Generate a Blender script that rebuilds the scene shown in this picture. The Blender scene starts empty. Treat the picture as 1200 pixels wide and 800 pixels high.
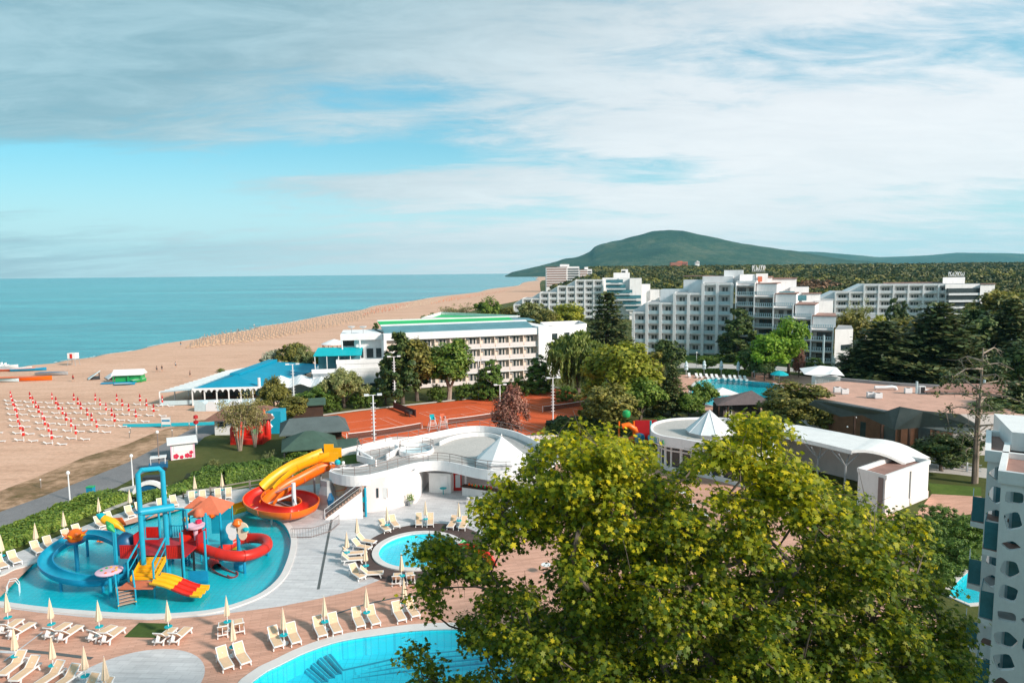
import bpy, math, random
import numpy as np
from mathutils import Vector, Matrix
from mathutils.geometry import tessellate_polygon
random.seed(11)
rng = np.random.default_rng(11)
R_ = math.radians
COL = bpy.context.scene.collection
H, F = 25.0, 800.0                     # eye height in metres, focal length in pixels of the 1200 px photograph
PITCH, ROLL = R_(5.71), R_(-0.573)
RCAM = Matrix.Rotation(math.pi/2 - PITCH, 3, 'X') @ Matrix.Rotation(ROLL, 3, 'Z')
def ray(px, py): return RCAM @ Vector(((px-600)/F, -(py-400)/F, -1))
def P(px, py, z=0.0):                  # point of the plane z seen at a pixel of the photograph
    v = ray(px, py); t = (z-H)/v.z
    return Vector((v.x*t, v.y*t, z))
def Q(px, py, Y):                      # point at depth Y
    v = ray(px, py); t = Y/v.y
    return Vector((v.x*t, Y, H+v.z*t))
def P2(px, py, z=0.0): p = P(px, py, z); return (p.x, p.y)
def smooth_line(pts, n=6, closed=False):
    pts = [Vector(p) for p in pts]; out = []; N = len(pts)
    rngs = range(N if closed else N-1)
    for i in rngs:
        if closed: a, b, c, d = pts[(i-1) % N], pts[i], pts[(i+1) % N], pts[(i+2) % N]
        else: a, b, c, d = pts[max(i-1, 0)], pts[i], pts[i+1], pts[min(i+2, N-1)]
        for k in range(n):
            t = k/n
            out.append(0.5*((2*b)+(c-a)*t+(2*a-5*b+4*c-d)*t*t+(3*b-a-3*c+d)*t*t*t))
    if not closed: out.append(pts[-1])
    return out
def offset(poly, d):                   # offset a closed 2D polygon (d>0 outwards for counter-clockwise)
    N = len(poly); out = []
    ar = sum(poly[i][0]*poly[(i+1) % N][1]-poly[(i+1) % N][0]*poly[i][1] for i in range(N))
    s = 1 if ar > 0 else -1
    for i in range(N):
        a = Vector(poly[i-1][:2]); b = Vector(poly[(i+1) % N][:2]); t = (b-a)
        if t.length < 1e-6: t = Vector((1, 0))
        t.normalize(); n = Vector((t.y, -t.x))*s
        out.append((poly[i][0]+n.x*d, poly[i][1]+n.y*d))
    return out
# ---------------------------------------------------------------- materials
def new_mat(name):
    m = bpy.data.materials.new(name); m.use_nodes = True
    nt = m.node_tree; b = nt.nodes['Principled BSDF']
    return m, nt, b
def N(nt, t, **kw):
    n = nt.nodes.new(t)
    for k, v in kw.items():
        if hasattr(n, k): setattr(n, k, v)
        else: n.inputs[k].default_value = v
    return n
def L(nt, a, b): nt.links.new(a, b)
def ramp(nt, fac, stops):
    r = nt.nodes.new('ShaderNodeValToRGB'); e = r.color_ramp.elements
    while len(e) < len(stops): e.new(0.5)
    for i, (p, c) in enumerate(stops): e[i].position = p; e[i].color = (*c, 1) if len(c) == 3 else c
    L(nt, fac, r.inputs[0]); return r.outputs[0]
def math_n(nt, op, a, b=None, clamp=False):
    n = nt.nodes.new('ShaderNodeMath'); n.operation = op; n.use_clamp = clamp
    for i, v in enumerate((a, b)):
        if v is None: continue
        if isinstance(v, (int, float)): n.inputs[i].default_value = v
        else: L(nt, v, n.inputs[i])
    return n.outputs[0]
def mixc(nt, fac, a, b, mode='MIX'):
    n = nt.nodes.new('ShaderNodeMix'); n.data_type = 'RGBA'; n.blend_type = mode
    for i, v in ((0, fac), (6, a), (7, b)):
        if isinstance(v, (int, float)): n.inputs[i].default_value = v
        elif isinstance(v, tuple): n.inputs[i].default_value = (*v, 1) if len(v) == 3 else v
        else: L(nt, v, n.inputs[i])
    return n.outputs[2]
def noise(nt, vec, scale, detail=4, rough=0.55, stretch=None):
    if stretch is not None:
        mp = nt.nodes.new('ShaderNodeMapping'); mp.inputs['Scale'].default_value = stretch
        L(nt, vec, mp.inputs['Vector']); vec = mp.outputs[0]
    n = N(nt, 'ShaderNodeTexNoise'); n.inputs['Scale'].default_value = scale
    n.inputs['Detail'].default_value = detail; n.inputs['Roughness'].default_value = rough
    L(nt, vec, n.inputs['Vector']); return n.outputs['Fac']
def coord(nt, world=True):
    return nt.nodes.new('ShaderNodeNewGeometry').outputs['Position'] if world else nt.nodes.new('ShaderNodeTexCoord').outputs['Object']
def bump(nt, b, h, strength=0.3, dist=0.05):
    n = N(nt, 'ShaderNodeBump'); n.inputs['Strength'].default_value = strength; n.inputs['Distance'].default_value = dist
    L(nt, h, n.inputs['Height']); L(nt, n.outputs[0], b.inputs['Normal'])
def plain(name, col, rough=0.6, var=0.12, scale=1.5, metal=0.0, dirt=0.0, spec=0.4, world=False):
    """a paint, plaster or plastic with wear: two scales of noise and optional dirt patches"""
    m, nt, b = new_mat(name); c = coord(nt, world)
    f = noise(nt, c, scale, 5, 0.6); g = noise(nt, c, scale*9, 3, 0.6)
    f2 = math_n(nt, 'ADD', math_n(nt, 'MULTIPLY', f, 0.7), math_n(nt, 'MULTIPLY', g, 0.3))
    lo = tuple(x*(1-var) for x in col); hi = tuple(min(1, x*(1+var)) for x in col)
    out = ramp(nt, f2, [(0.3, lo), (0.7, hi)])
    if dirt:
        d = noise(nt, c, scale*2.3, 6, 0.7, (1, 1, 0.25))
        k = ramp(nt, d, [(0.5, (0, 0, 0)), (0.75, (dirt, dirt, dirt))])
        out = mixc(nt, k, out, tuple(x*0.45 for x in col))
    L(nt, out, b.inputs['Base Color'])
    b.inputs['Roughness'].default_value = rough; b.inputs['Metallic'].default_value = metal
    b.inputs['Specular IOR Level'].default_value = spec
    return m
def leaf_mat(name, c1, c2, c3=None, trans=0.3, big=0.35):
    m, nt, b = new_mat(name); geo = nt.nodes.new('ShaderNodeNewGeometry')
    c = nt.nodes.new('ShaderNodeTexCoord').outputs['Object']
    rnd = geo.outputs['Random Per Island']
    st = [(0.0, c1), (0.55, c2), (1.0, c3 or tuple(x*1.35 for x in c2))]
    base = ramp(nt, rnd, st)
    nz = noise(nt, c, big, 3, 0.6)
    oi = nt.nodes.new('ShaderNodeObjectInfo').outputs['Random']
    v = math_n(nt, 'ADD', math_n(nt, 'MULTIPLY', nz, 1.1), math_n(nt, 'MULTIPLY', oi, 0.25))
    k = ramp(nt, v, [(0.3, (0.6, 0.66, 0.6)), (0.85, (1.3, 1.22, 1.0))])
    col = mixc(nt, 1.0, base, k, 'MULTIPLY')
    L(nt, col, b.inputs['Base Color']); b.inputs['Roughness'].default_value = 0.55
    b.inputs['Specular IOR Level'].default_value = 0.3
    if trans:
        t = nt.nodes.new('ShaderNodeBsdfTranslucent'); L(nt, mixc(nt, 1.0, col, (1.25, 1.3, 0.6), 'MULTIPLY'), t.inputs['Color'])
        mx = nt.nodes.new('ShaderNodeMixShader'); mx.inputs[0].default_value = trans
        L(nt, b.outputs[0], mx.inputs[1]); L(nt, t.outputs[0], mx.inputs[2])
        L(nt, mx.outputs[0], nt.nodes['Material Output'].inputs['Surface'])
    return m
M = {}
M['white'] = plain('white_plaster', (0.84, 0.82, 0.82), 0.75, 0.07, 0.5, dirt=0.3)
M['cream'] = plain('cream_plaster', (0.80, 0.65, 0.55), 0.8, 0.07, 0.6, dirt=0.15)
M['whitepaint'] = plain('white_paint', (0.78, 0.77, 0.76), 0.5, 0.07, 0.9, dirt=0.2)
M['whitemetal'] = plain('white_metal', (0.72, 0.73, 0.75), 0.4, 0.06, 2.0)
M['pinkwall'] = plain('pinkish_plaster', (0.78, 0.69, 0.67), 0.8, 0.08, 0.5, dirt=0.2)
M['roofgrey'] = plain('grey_roof', (0.33, 0.33, 0.34), 0.85, 0.15, 0.4, dirt=0.3)
M['roofteal'] = plain('teal_roof', (0.10, 0.24, 0.28), 0.5, 0.18, 0.3, dirt=0.2)
M['roofgreen'] = plain('green_roof_membrane', (0.01, 0.42, 0.12), 0.6, 0.12, 0.2)
M['darkgreenroof'] = plain('dark_green_roof', (0.055, 0.10, 0.075), 0.75, 0.25, 0.5, dirt=0.3)
M['slateroof'] = plain('slate_green_roof', (0.10, 0.125, 0.125), 0.8, 0.2, 0.3, dirt=0.3)
M['bluroof'] = plain('blue_awning_fabric', (0.0, 0.27, 0.42), 0.55, 0.12, 0.3)
M['teal'] = plain('turquoise_fabric', (0.0, 0.40, 0.46), 0.6, 0.1, 1.0)
M['glass'] = plain('dark_window_glass', (0.035, 0.05, 0.055), 0.12, 0.3, 1.0, spec=0.6)
M['glassteal'] = plain('tinted_glass', (0.06, 0.20, 0.24), 0.08, 0.25, 0.7, spec=0.7)
M['curtain'] = plain('window_curtain', (0.45, 0.42, 0.38), 0.8, 0.3, 2.5)
M['railblue'] = plain('bluish_railing', (0.50, 0.62, 0.66), 0.5, 0.1, 2.0)
M['rail'] = plain('brown_steel_rail', (0.22, 0.17, 0.16), 0.5, 0.1, 2.0)
M['terrac'] = plain('terracotta_roof_tiles', (0.58, 0.33, 0.25), 0.85, 0.18, 0.35, dirt=0.35)
M['terracdark'] = plain('faded_terracotta', (0.30, 0.17, 0.14), 0.85, 0.25, 0.5, dirt=0.4)
M['thatch'] = plain('grey_thatch', (0.13, 0.10, 0.10), 0.95, 0.3, 2.0, dirt=0.3)
M['brownroof'] = plain('brown_shingles', (0.20, 0.10, 0.075), 0.9, 0.3, 1.5, dirt=0.3)
M['darkwood'] = plain('dark_wood', (0.06, 0.03, 0.02), 0.7, 0.35, 1.0)
M['brownwood'] = plain('brown_wood', (0.20, 0.09, 0.05), 0.7, 0.3, 1.0)
M['greywood'] = plain('weathered_wood', (0.25, 0.21, 0.18), 0.85, 0.2, 2.0)
M['stepbrown'] = plain('brown_stair_tile', (0.46, 0.29, 0.22), 0.8, 0.15, 2.0)
M['blue'] = plain('turquoise_plastic', (0.01, 0.34, 0.50), 0.42, 0.12, 1.5, dirt=0.15)
M['bluedeep'] = plain('blue_plastic', (0.01, 0.25, 0.44), 0.4, 0.14, 0.8, dirt=0.25)
M['bluedark'] = plain('dark_blue_plastic', (0.01, 0.10, 0.22), 0.4, 0.1, 1.5)
M['red'] = plain('red_plastic', (0.60, 0.022, 0.012), 0.38, 0.16, 0.8, dirt=0.2)
M['redpanel'] = plain('dark_red_panel', (0.42, 0.015, 0.02), 0.4, 0.12, 1.2)
M['orange'] = plain('orange_fibreglass', (0.86, 0.15, 0.008), 0.36, 0.1, 0.6, dirt=0.15)
M['orangered'] = plain('orange_red_shingle', (0.62, 0.16, 0.08), 0.6, 0.12, 1.5)
M['yellow'] = plain('yellow_fibreglass', (0.88, 0.42, 0.01), 0.36, 0.1, 0.6, dirt=0.15)
M['pink'] = plain('pink_paint', (0.75, 0.48, 0.58), 0.5, 0.08, 1.5)
M['magenta'] = plain('crimson_paint', (0.60, 0.02, 0.07), 0.5, 0.1, 1.5)
M['green'] = plain('green_plastic', (0.02, 0.35, 0.10), 0.4, 0.1, 1.5)
M['beige'] = plain('beige_sling_fabric', (0.74, 0.50, 0.32), 0.7, 0.08, 3.0)
M['canvas'] = plain('cream_canvas', (0.74, 0.58, 0.42), 0.8, 0.08, 3.0)
M['wcanvas'] = plain('white_canvas', (0.78, 0.78, 0.79), 0.7, 0.05, 1.0)
M['plasticw'] = plain('white_plastic', (0.78, 0.76, 0.75), 0.4, 0.05, 3.0)
M['grey'] = plain('grey_metal', (0.36, 0.37, 0.38), 0.45, 0.12, 2.0)
M['dark'] = plain('dark_steel', (0.03, 0.03, 0.035), 0.5, 0.2, 2.0)
M['bark'] = plain('tree_bark', (0.13, 0.10, 0.08), 0.9, 0.35, 2.5)
M['barkpale'] = plain('pale_bark', (0.32, 0.25, 0.20), 0.9, 0.3, 2.5)
M['net'] = plain('tennis_net', (0.12, 0.05, 0.04), 0.9, 0.2, 3.0)
M['concrete'] = plain('concrete_slab', (0.42, 0.40, 0.39), 0.85, 0.12, 0.6, dirt=0.25)
M['hedge'] = leaf_mat('hedge_leaves', (0.044, 0.094, 0.017), (0.105, 0.189, 0.035), (0.192, 0.272, 0.056), 0.15)
M['leaf'] = leaf_mat('broadleaf_leaves', (0.060, 0.127, 0.021), (0.148, 0.238, 0.043), (0.263, 0.324, 0.070), 0.25)
M['bright'] = leaf_mat('bright_green_leaves', (0.081, 0.183, 0.016), (0.187, 0.327, 0.033), (0.294, 0.418, 0.054), 0.3)
M['yellowleaf'] = leaf_mat('yellow_green_leaves', (0.160, 0.197, 0.021), (0.335, 0.353, 0.043), (0.508, 0.470, 0.075), 0.3)
M['dark_leaf'] = leaf_mat('dark_needles', (0.027, 0.057, 0.018), (0.069, 0.113, 0.034), (0.135, 0.161, 0.047), 0.05)
M['cedar'] = leaf_mat('cedar_needles', (0.035, 0.066, 0.025), (0.081, 0.116, 0.044), (0.194, 0.190, 0.077), 0.05)
M['olive'] = leaf_mat('grey_green_leaves', (0.120, 0.157, 0.058), (0.228, 0.249, 0.106), (0.362, 0.366, 0.182), 0.2)
M['willow'] = leaf_mat('willow_leaves', (0.081, 0.131, 0.027), (0.175, 0.223, 0.054), (0.294, 0.313, 0.096), 0.25)
M['plum'] = leaf_mat('purple_plum_leaves', (0.121, 0.047, 0.047), (0.270, 0.115, 0.108), (0.446, 0.243, 0.203), 0.15)
M['dryleaf'] = leaf_mat('sparse_brown_leaves', (0.136, 0.112, 0.043), (0.272, 0.239, 0.113), (0.408, 0.393, 0.213), 0.2)
M['silver'] = leaf_mat('silvery_leaves', (0.162, 0.189, 0.162), (0.297, 0.338, 0.297), (0.486, 0.513, 0.459), 0.15)
M['browntree'] = leaf_mat('brownish_green_leaves', (0.087, 0.094, 0.025), (0.192, 0.189, 0.048), (0.348, 0.305, 0.083), 0.2)
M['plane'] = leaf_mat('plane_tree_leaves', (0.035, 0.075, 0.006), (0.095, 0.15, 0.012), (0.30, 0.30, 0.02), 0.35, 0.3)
M['planelit'] = leaf_mat('plane_tree_sunlit_leaves', (0.10, 0.15, 0.008), (0.28, 0.31, 0.015), (0.62, 0.52, 0.02), 0.4, 0.3)  # brighter yellow leaf copy: sunlight on the crown top put into the colour
M['forest'] = leaf_mat('woodland_canopy', (0.059, 0.067, 0.015), (0.083, 0.088, 0.021), (0.118, 0.112, 0.030), 0.0, 0.02)
M['forest2'] = leaf_mat('yellowish_canopy', (0.12, 0.12, 0.025), (0.15, 0.15, 0.03), (0.19, 0.18, 0.04), 0.0, 0.05)
M['forest3'] = leaf_mat('brownish_canopy', (0.10, 0.055, 0.03), (0.13, 0.07, 0.04), (0.16, 0.09, 0.05), 0.0, 0.05)
M['forest4'] = leaf_mat('deep_canopy', (0.03, 0.045, 0.012), (0.04, 0.06, 0.016), (0.06, 0.08, 0.02), 0.0, 0.05)
# ---- mesh builder
class MB:
    def __init__(s, root=None):
        s.V, s.Fc, s.Mi, s.mats = [], [], [], []
        s.T = Matrix.Identity(4) if root is None else root_matrix(root).inverted()
        s.smooth = False
    def mi(s, m):
        m = M[m] if isinstance(m, str) else m
        if m not in s.mats: s.mats.append(m)
        return s.mats.index(m)
    def add(s, vs, fs, m):
        o = len(s.V); k = s.mi(m)
        s.V += [tuple(s.T @ Vector(v)) for v in vs]
        for f in fs: s.Fc.append([o+i for i in f]); s.Mi.append(k)
    def box(s, x0, x1, y0, y1, z0, z1, m):
        s.add([(x0,y0,z0),(x1,y0,z0),(x1,y1,z0),(x0,y1,z0),(x0,y0,z1),(x1,y0,z1),(x1,y1,z1),(x0,y1,z1)],
              [(0,3,2,1),(4,5,6,7),(0,1,5,4),(1,2,6,5),(2,3,7,6),(3,0,4,7)], m)
    def bar(s, a, b, w, h, m, up=(0, 0, 1)):
        a = Vector(a); b = Vector(b); d = (b-a).normalized(); u = Vector(up)
        if abs(d.dot(u)) > 0.98: u = Vector((1, 0, 0))
        sx = d.cross(u).normalized()*(w/2); sz = sx.cross(d).normalized()*(h/2)
        vs = [p+i*sx+j*sz for p in (a, b) for (i, j) in ((-1,-1),(1,-1),(1,1),(-1,1))]
        s.add(vs, [(0,1,2,3),(7,6,5,4),(0,4,5,1),(1,5,6,2),(2,6,7,3),(3,7,4,0)], m)
    def prism(s, outline, z0, z1, m, mtop=None, bottom=True):
        n = len(outline)
        tri = tessellate_polygon([[Vector((p[0], p[1], 0)) for p in outline]])
        top = [(p[0], p[1], z1) for p in outline]; bot = [(p[0], p[1], z0) for p in outline]
        s.add(top, [tuple(t) for t in tri], mtop or m)
        if bottom: s.add(bot, [tuple(reversed(t)) for t in tri], m)
        s.add(bot+top, [(i, (i+1) % n, n+(i+1) % n, n+i) for i in range(n)], m)
    def wall(s, line, z0, z1, th, m, closed=False):   # thick wall along a 2D polyline
        n = len(line); pts = [Vector((p[0], p[1])) for p in line]; L_, R2 = [], []
        for i in range(n):
            if closed: a, b = pts[i-1], pts[(i+1) % n]
            else: a, b = pts[max(i-1, 0)], pts[min(i+1, n-1)]
            t = (b-a).normalized(); nn = Vector((-t.y, t.x))*(th/2)
            L_.append(pts[i]+nn); R2.append(pts[i]-nn)
        rngi = range(n) if closed else range(n-1)
        vs = [(p.x,p.y,z0) for p in L_]+[(p.x,p.y,z0) for p in R2]+[(p.x,p.y,z1) for p in L_]+[(p.x,p.y,z1) for p in R2]
        fs = []
        for i in rngi:
            j = (i+1) % n
            fs += [(i,j,2*n+j,2*n+i),(n+j,n+i,3*n+i,3*n+j),(2*n+i,2*n+j,3*n+j,3*n+i),(j,i,n+i,n+j)]
        if not closed: fs += [(0,2*n,3*n,n),(n-1,2*n-1,4*n-1,3*n-1)]
        s.add(vs, fs, m)
    def tube(s, path, r, m, n=8, closed=False, cap=True):
        path = [Vector(p) for p in path]; K = len(path)
        rr = r if isinstance(r, (list, tuple)) else [r]*K
        vs = []; u = None
        for i, p in enumerate(path):
            a = path[i-1] if (i > 0 or closed) else p; b = path[(i+1) % K] if (i < K-1 or closed) else p
            d = (b-a).normalized()
            if u is None: u = Vector((0,0,1)) if abs(d.z) < 0.9 else Vector((1,0,0))
            x = d.cross(u); 
            if x.length < 1e-4: x = d.cross(Vector((0,1,0)))
            x.normalize(); u = x.cross(d).normalized()
            for k in range(n):
                t = 2*math.pi*k/n; vs.append(p+(x*math.cos(t)+u*math.sin(t))*rr[i])
        fs = []
        for i in range(K if closed else K-1):
            for k in range(n):
                a = i*n+k; b = i*n+(k+1) % n; c = ((i+1) % K)*n+(k+1) % n; d2 = ((i+1) % K)*n+k
                fs.append((a, b, c, d2))
        if cap and not closed: fs += [tuple(reversed(range(n))), tuple(range((K-1)*n, K*n))]
        s.add(vs, fs, m)
    def lathe(s, prof, c, m, n=16, jag=0.0):
        vs = []; K = len(prof)
        for (r, z) in prof:
            for k in range(n):
                t = 2*math.pi*k/n; q = r*(1+(jag if k % 2 else -jag))
                vs.append((c[0]+q*math.cos(t), c[1]+q*math.sin(t), c[2]+z))
        fs = [(i*n+k, i*n+(k+1) % n, (i+1)*n+(k+1) % n, (i+1)*n+k) for i in range(K-1) for k in range(n)]
        fs += [tuple(reversed(range(n))), tuple(range((K-1)*n, K*n))]
        s.add(vs, fs, m)
    def channel(s, path, w, h, m, n=10, th=0.06, arc=math.pi, mi_=None):   # open half-pipe flume
        path = [Vector(p) for p in path]; K = len(path); vs = []
        for i, p in enumerate(path):
            a = path[max(i-1, 0)]; b = path[min(i+1, K-1)]; d = (b-a).normalized()
            x = d.cross(Vector((0,0,1))).normalized(); u = x.cross(d).normalized()
            for rr in (1.0, 1.0-th/(w/2)):
                for k in range(n+1):
                    t = -math.pi/2-arc/2+arc*k/n
                    vs.append(p+x*(w/2*rr*math.cos(t))+u*(h*(1+math.sin(t)*rr)))
        fs, fi = [], []; S = 2*(n+1)
        for i in range(K-1):
            for k in range(n):
                fs.append((i*S+k, i*S+k+1, (i+1)*S+k+1, (i+1)*S+k))
                o = n+1; fi.append((i*S+o+k+1, i*S+o+k, (i+1)*S+o+k, (i+1)*S+o+k+1))
            for k0, k1 in ((0, n+1), (n, 2*n+1)):
                fs.append((i*S+k0, (i+1)*S+k0, (i+1)*S+k1, i*S+k1))
        for i in (0, K-1):
            for k in range(n): fs.append((i*S+k, i*S+k+1, i*S+n+1+k+1, i*S+n+1+k))
        o = len(s.V); s.add(vs, fs, m); k_ = s.mi(mi_ or m)
        for f in fi: s.Fc.append([o+i for i in f]); s.Mi.append(k_)
    def build(s, name, parent=None, loc=None, rotz=0.0, smooth=None):
        me = bpy.data.meshes.new(name)
        V = s.V
        if loc is not None and parent is None:
            inv = (Matrix.Translation(Vector(loc)) @ Matrix.Rotation(rotz, 4, 'Z')).inverted()
            V = [tuple(inv @ Vector(v)) for v in V]
        me.from_pydata(V, [], s.Fc)
        for m in s.mats: me.materials.append(m)
        me.polygons.foreach_set('material_index', s.Mi)
        if smooth or s.smooth:
            me.polygons.foreach_set('use_smooth', [True]*len(me.polygons))
        me.update()
        if smooth or s.smooth:
            try: me.set_sharp_from_angle(angle=R_(40))
            except Exception: pass
        o = bpy.data.objects.new(name, me); COL.objects.link(o)
        if parent is not None:
            o.parent = parent
            if loc is not None: o.location = loc; o.rotation_euler = (0, 0, rotz)
        elif loc is not None: o.location = loc; o.rotation_euler = (0, 0, rotz)
        return o
def root_matrix(o): return Matrix.Translation(o.location) @ Matrix.Rotation(o.rotation_euler[2], 4, 'Z')
def tag(o, label, cat, group=None, kind=None):
    if label: o['label'] = label
    if cat: o['category'] = cat
    if group: o['group'] = group
    if kind: o['kind'] = kind
    return o
def thing(name, label, cat, loc=(0,0,0), rotz=0.0, group=None):
    o = bpy.data.objects.new(name, None); COL.objects.link(o)
    o.location = loc; o.rotation_euler = (0, 0, rotz); o.empty_display_size = 0.3
    return tag(o, label, cat, group)
def dup(o, loc=None, rotz=None, label=None, group=None, parent=None, scale=None):
    c = o.copy(); COL.objects.link(c); c.parent = parent
    if loc is not None: c.location = loc
    if rotz is not None: c.rotation_euler = (0, 0, rotz)
    if scale is not None: c.scale = scale
    if label: c['label'] = label
    if group: c['group'] = group
    for ch in [x for x in KIDS.get(o.name, [])]:
        d = dup(ch, parent=c); KIDS.setdefault(c.name, []).append(d)
    return c
KIDS = {}
def reg(o):                            # remember the children of a prototype for dup()
    KIDS[o.name] = list(o.children)
    for ch in o.children: reg(ch)
    return o
def struct(mb, name, smooth=False): return tag(mb.build(name, smooth=smooth), None, None, kind='structure')
def sheet(name, outer, holes, z, m):
    loops = [[Vector((p[0], p[1], 0)) for p in outer]]+[[Vector((p[0], p[1], 0)) for p in h] for h in holes]
    tri = tessellate_polygon(loops); pts = [(v.x, v.y, z) for l in loops for v in l]
    mb = MB(); mb.add(pts, [tuple(t) for t in tri], m); o = struct(mb, name)
    me = o.data
    # make every face look up
    for p in me.polygons:
        if p.normal.z < 0: p.flip()
    return o
def fast_mesh(name, V, mats, k, parent=None, mi=None, smooth=False):
    """V: (n*k,3) islands of one k-gon each"""
    n = len(V)//k; me = bpy.data.meshes.new(name)
    me.vertices.add(n*k); me.vertices.foreach_set('co', np.ascontiguousarray(V, dtype=np.float32).ravel())
    me.loops.add(n*k); me.loops.foreach_set('vertex_index', np.arange(n*k, dtype=np.int32))
    me.polygons.add(n); me.polygons.foreach_set('loop_start', np.arange(0, n*k, k, dtype=np.int32))
    for m in mats: me.materials.append(M[m] if isinstance(m, str) else m)
    if mi is not None: me.polygons.foreach_set('material_index', mi)
    me.update(calc_edges=True)
    o = bpy.data.objects.new(name, me); COL.objects.link(o)
    if parent is not None: o.parent = parent
    return o
# ---------------------------------------------------------------- camera, light, sky
sc = bpy.context.scene
cam_d = bpy.data.cameras.new('camera'); cam = bpy.data.objects.new('camera', cam_d); COL.objects.link(cam)
cam.location = (0, 0, H); cam.rotation_mode = 'XYZ'; cam.rotation_euler = RCAM.to_euler()
cam_d.sensor_width = 36; cam_d.lens = 24; cam_d.clip_start = 0.2; cam_d.clip_end = 60000
sc.camera = cam
SUN_DIR = Vector((0.86, -0.51, 0)).normalized(); EL = R_(30)
sd = Vector((SUN_DIR.x*math.cos(EL), SUN_DIR.y*math.cos(EL), math.sin(EL)))
sun_d = bpy.data.lights.new('sun', 'SUN'); sun = bpy.data.objects.new('sun', sun_d); COL.objects.link(sun)
sun_d.energy = 3.9; sun_d.angle = R_(7); sun_d.color = (1.0, 0.90, 0.80)
sun.rotation_euler = sd.to_track_quat('Z', 'Y').to_euler(); sun.location = (0, 0, 60)
w = bpy.data.worlds.new('World'); sc.world = w; w.use_nodes = True; nt = w.node_tree
bg = nt.nodes['Background']; bg.inputs['Strength'].default_value = 0.15
sky = nt.nodes.new('ShaderNodeTexSky'); sky.sky_type = 'NISHITA'; sky.sun_disc = False
sky.sun_elevation = EL; sky.sun_rotation = math.atan2(sd.x, sd.y); sky.altitude = 20
sky.air_density = 1.0; sky.dust_density = 1.5; sky.ozone_density = 1.5
tc = nt.nodes.new('ShaderNodeTexCoord').outputs['Generated']
sep = nt.nodes.new('ShaderNodeSeparateXYZ'); L(nt, tc, sep.inputs[0])
X, Y, Z = sep.outputs
def sm(lo, hi, v, a=0.0, b=1.0):
    n = nt.nodes.new('ShaderNodeMapRange'); n.interpolation_type = 'SMOOTHSTEP'; L(nt, v, n.inputs[0])
    for i, x in enumerate((lo, hi, a, b)): n.inputs[i+1].default_value = x
    return n.outputs[0]
zc = math_n(nt, 'ADD', math_n(nt, 'MAXIMUM', Z, 0.0), 0.14)
cx = math_n(nt, 'DIVIDE', X, zc); cy = math_n(nt, 'DIVIDE', Y, zc)
cmb = nt.nodes.new('ShaderNodeCombineXYZ'); L(nt, cx, cmb.inputs[0]); L(nt, cy, cmb.inputs[1])
rot = nt.nodes.new('ShaderNodeMapping'); rot.inputs['Rotation'].default_value = (0, 0, R_(-28)); rot.inputs['Location'].default_value = (3.1, 1.7, 0.4)
rot.inputs['Scale'].default_value = (0.55, 1.25, 1)
L(nt, cmb.outputs[0], rot.inputs['Vector'])
big = noise(nt, rot.outputs[0], 0.55, 3, 0.5); n1 = N(nt, 'ShaderNodeTexNoise', Scale=1.6, Detail=9.0, Roughness=0.6, Distortion=0.35)
L(nt, rot.outputs[0], n1.inputs['Vector'])
fine = n1.outputs['Fac']
cov = math_n(nt, 'ADD', math_n(nt, 'MULTIPLY', big, 0.55), math_n(nt, 'MULTIPLY', fine, 0.45))
# azimuth as x/y (photo: -0.75 left edge, 0.75 right edge), elevation as z/y
az = math_n(nt, 'DIVIDE', X, math_n(nt, 'MAXIMUM', Y, 0.05)); el = math_n(nt, 'DIVIDE', Z, math_n(nt, 'MAXIMUM', Y, 0.05))
def blob(a0, e0, sa, se, amp):
    u = math_n(nt, 'DIVIDE', math_n(nt, 'SUBTRACT', az, a0), sa); v = math_n(nt, 'DIVIDE', math_n(nt, 'SUBTRACT', el, e0), se)
    r2 = math_n(nt, 'ADD', math_n(nt, 'MULTIPLY', u, u), math_n(nt, 'MULTIPLY', v, v))
    return math_n(nt, 'MULTIPLY', math_n(nt, 'POWER', 2.718, math_n(nt, 'MULTIPLY', r2, -1.0)), amp)
bias = None
for b_ in ((0.45, 0.17, 0.45, 0.10, 0.20), (-0.15, 0.13, 0.28, 0.03, 0.14), (0.02, 0.30, 0.5, 0.10, 0.08),
           (-0.62, 0.145, 0.24, 0.034, -0.19), (0.21, 0.145, 0.13, 0.026, -0.17), (-0.18, 0.165, 0.14, 0.014, -0.2),
           (0.55, 0.40, 0.3, 0.14, 0.12), (-0.45, 0.30, 0.35, 0.10, 0.06)):
    q = blob(*b_); bias = q if bias is None else math_n(nt, 'ADD', bias, q)
cov = math_n(nt, 'ADD', cov, bias)
cov = math_n(nt, 'ADD', cov, sm(0.18, 0.5, el, 0.0, 0.12))
n2 = N(nt, 'ShaderNodeTexNoise', Scale=4.2, Detail=8.0, Roughness=0.68, Distortion=0.6); L(nt, rot.outputs[0], n2.inputs['Vector'])
cov = math_n(nt, 'ADD', cov, math_n(nt, 'MULTIPLY', math_n(nt, 'SUBTRACT', n2.outputs['Fac'], 0.5), 0.28))
mask = sm(0.42, 0.60, cov)
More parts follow.
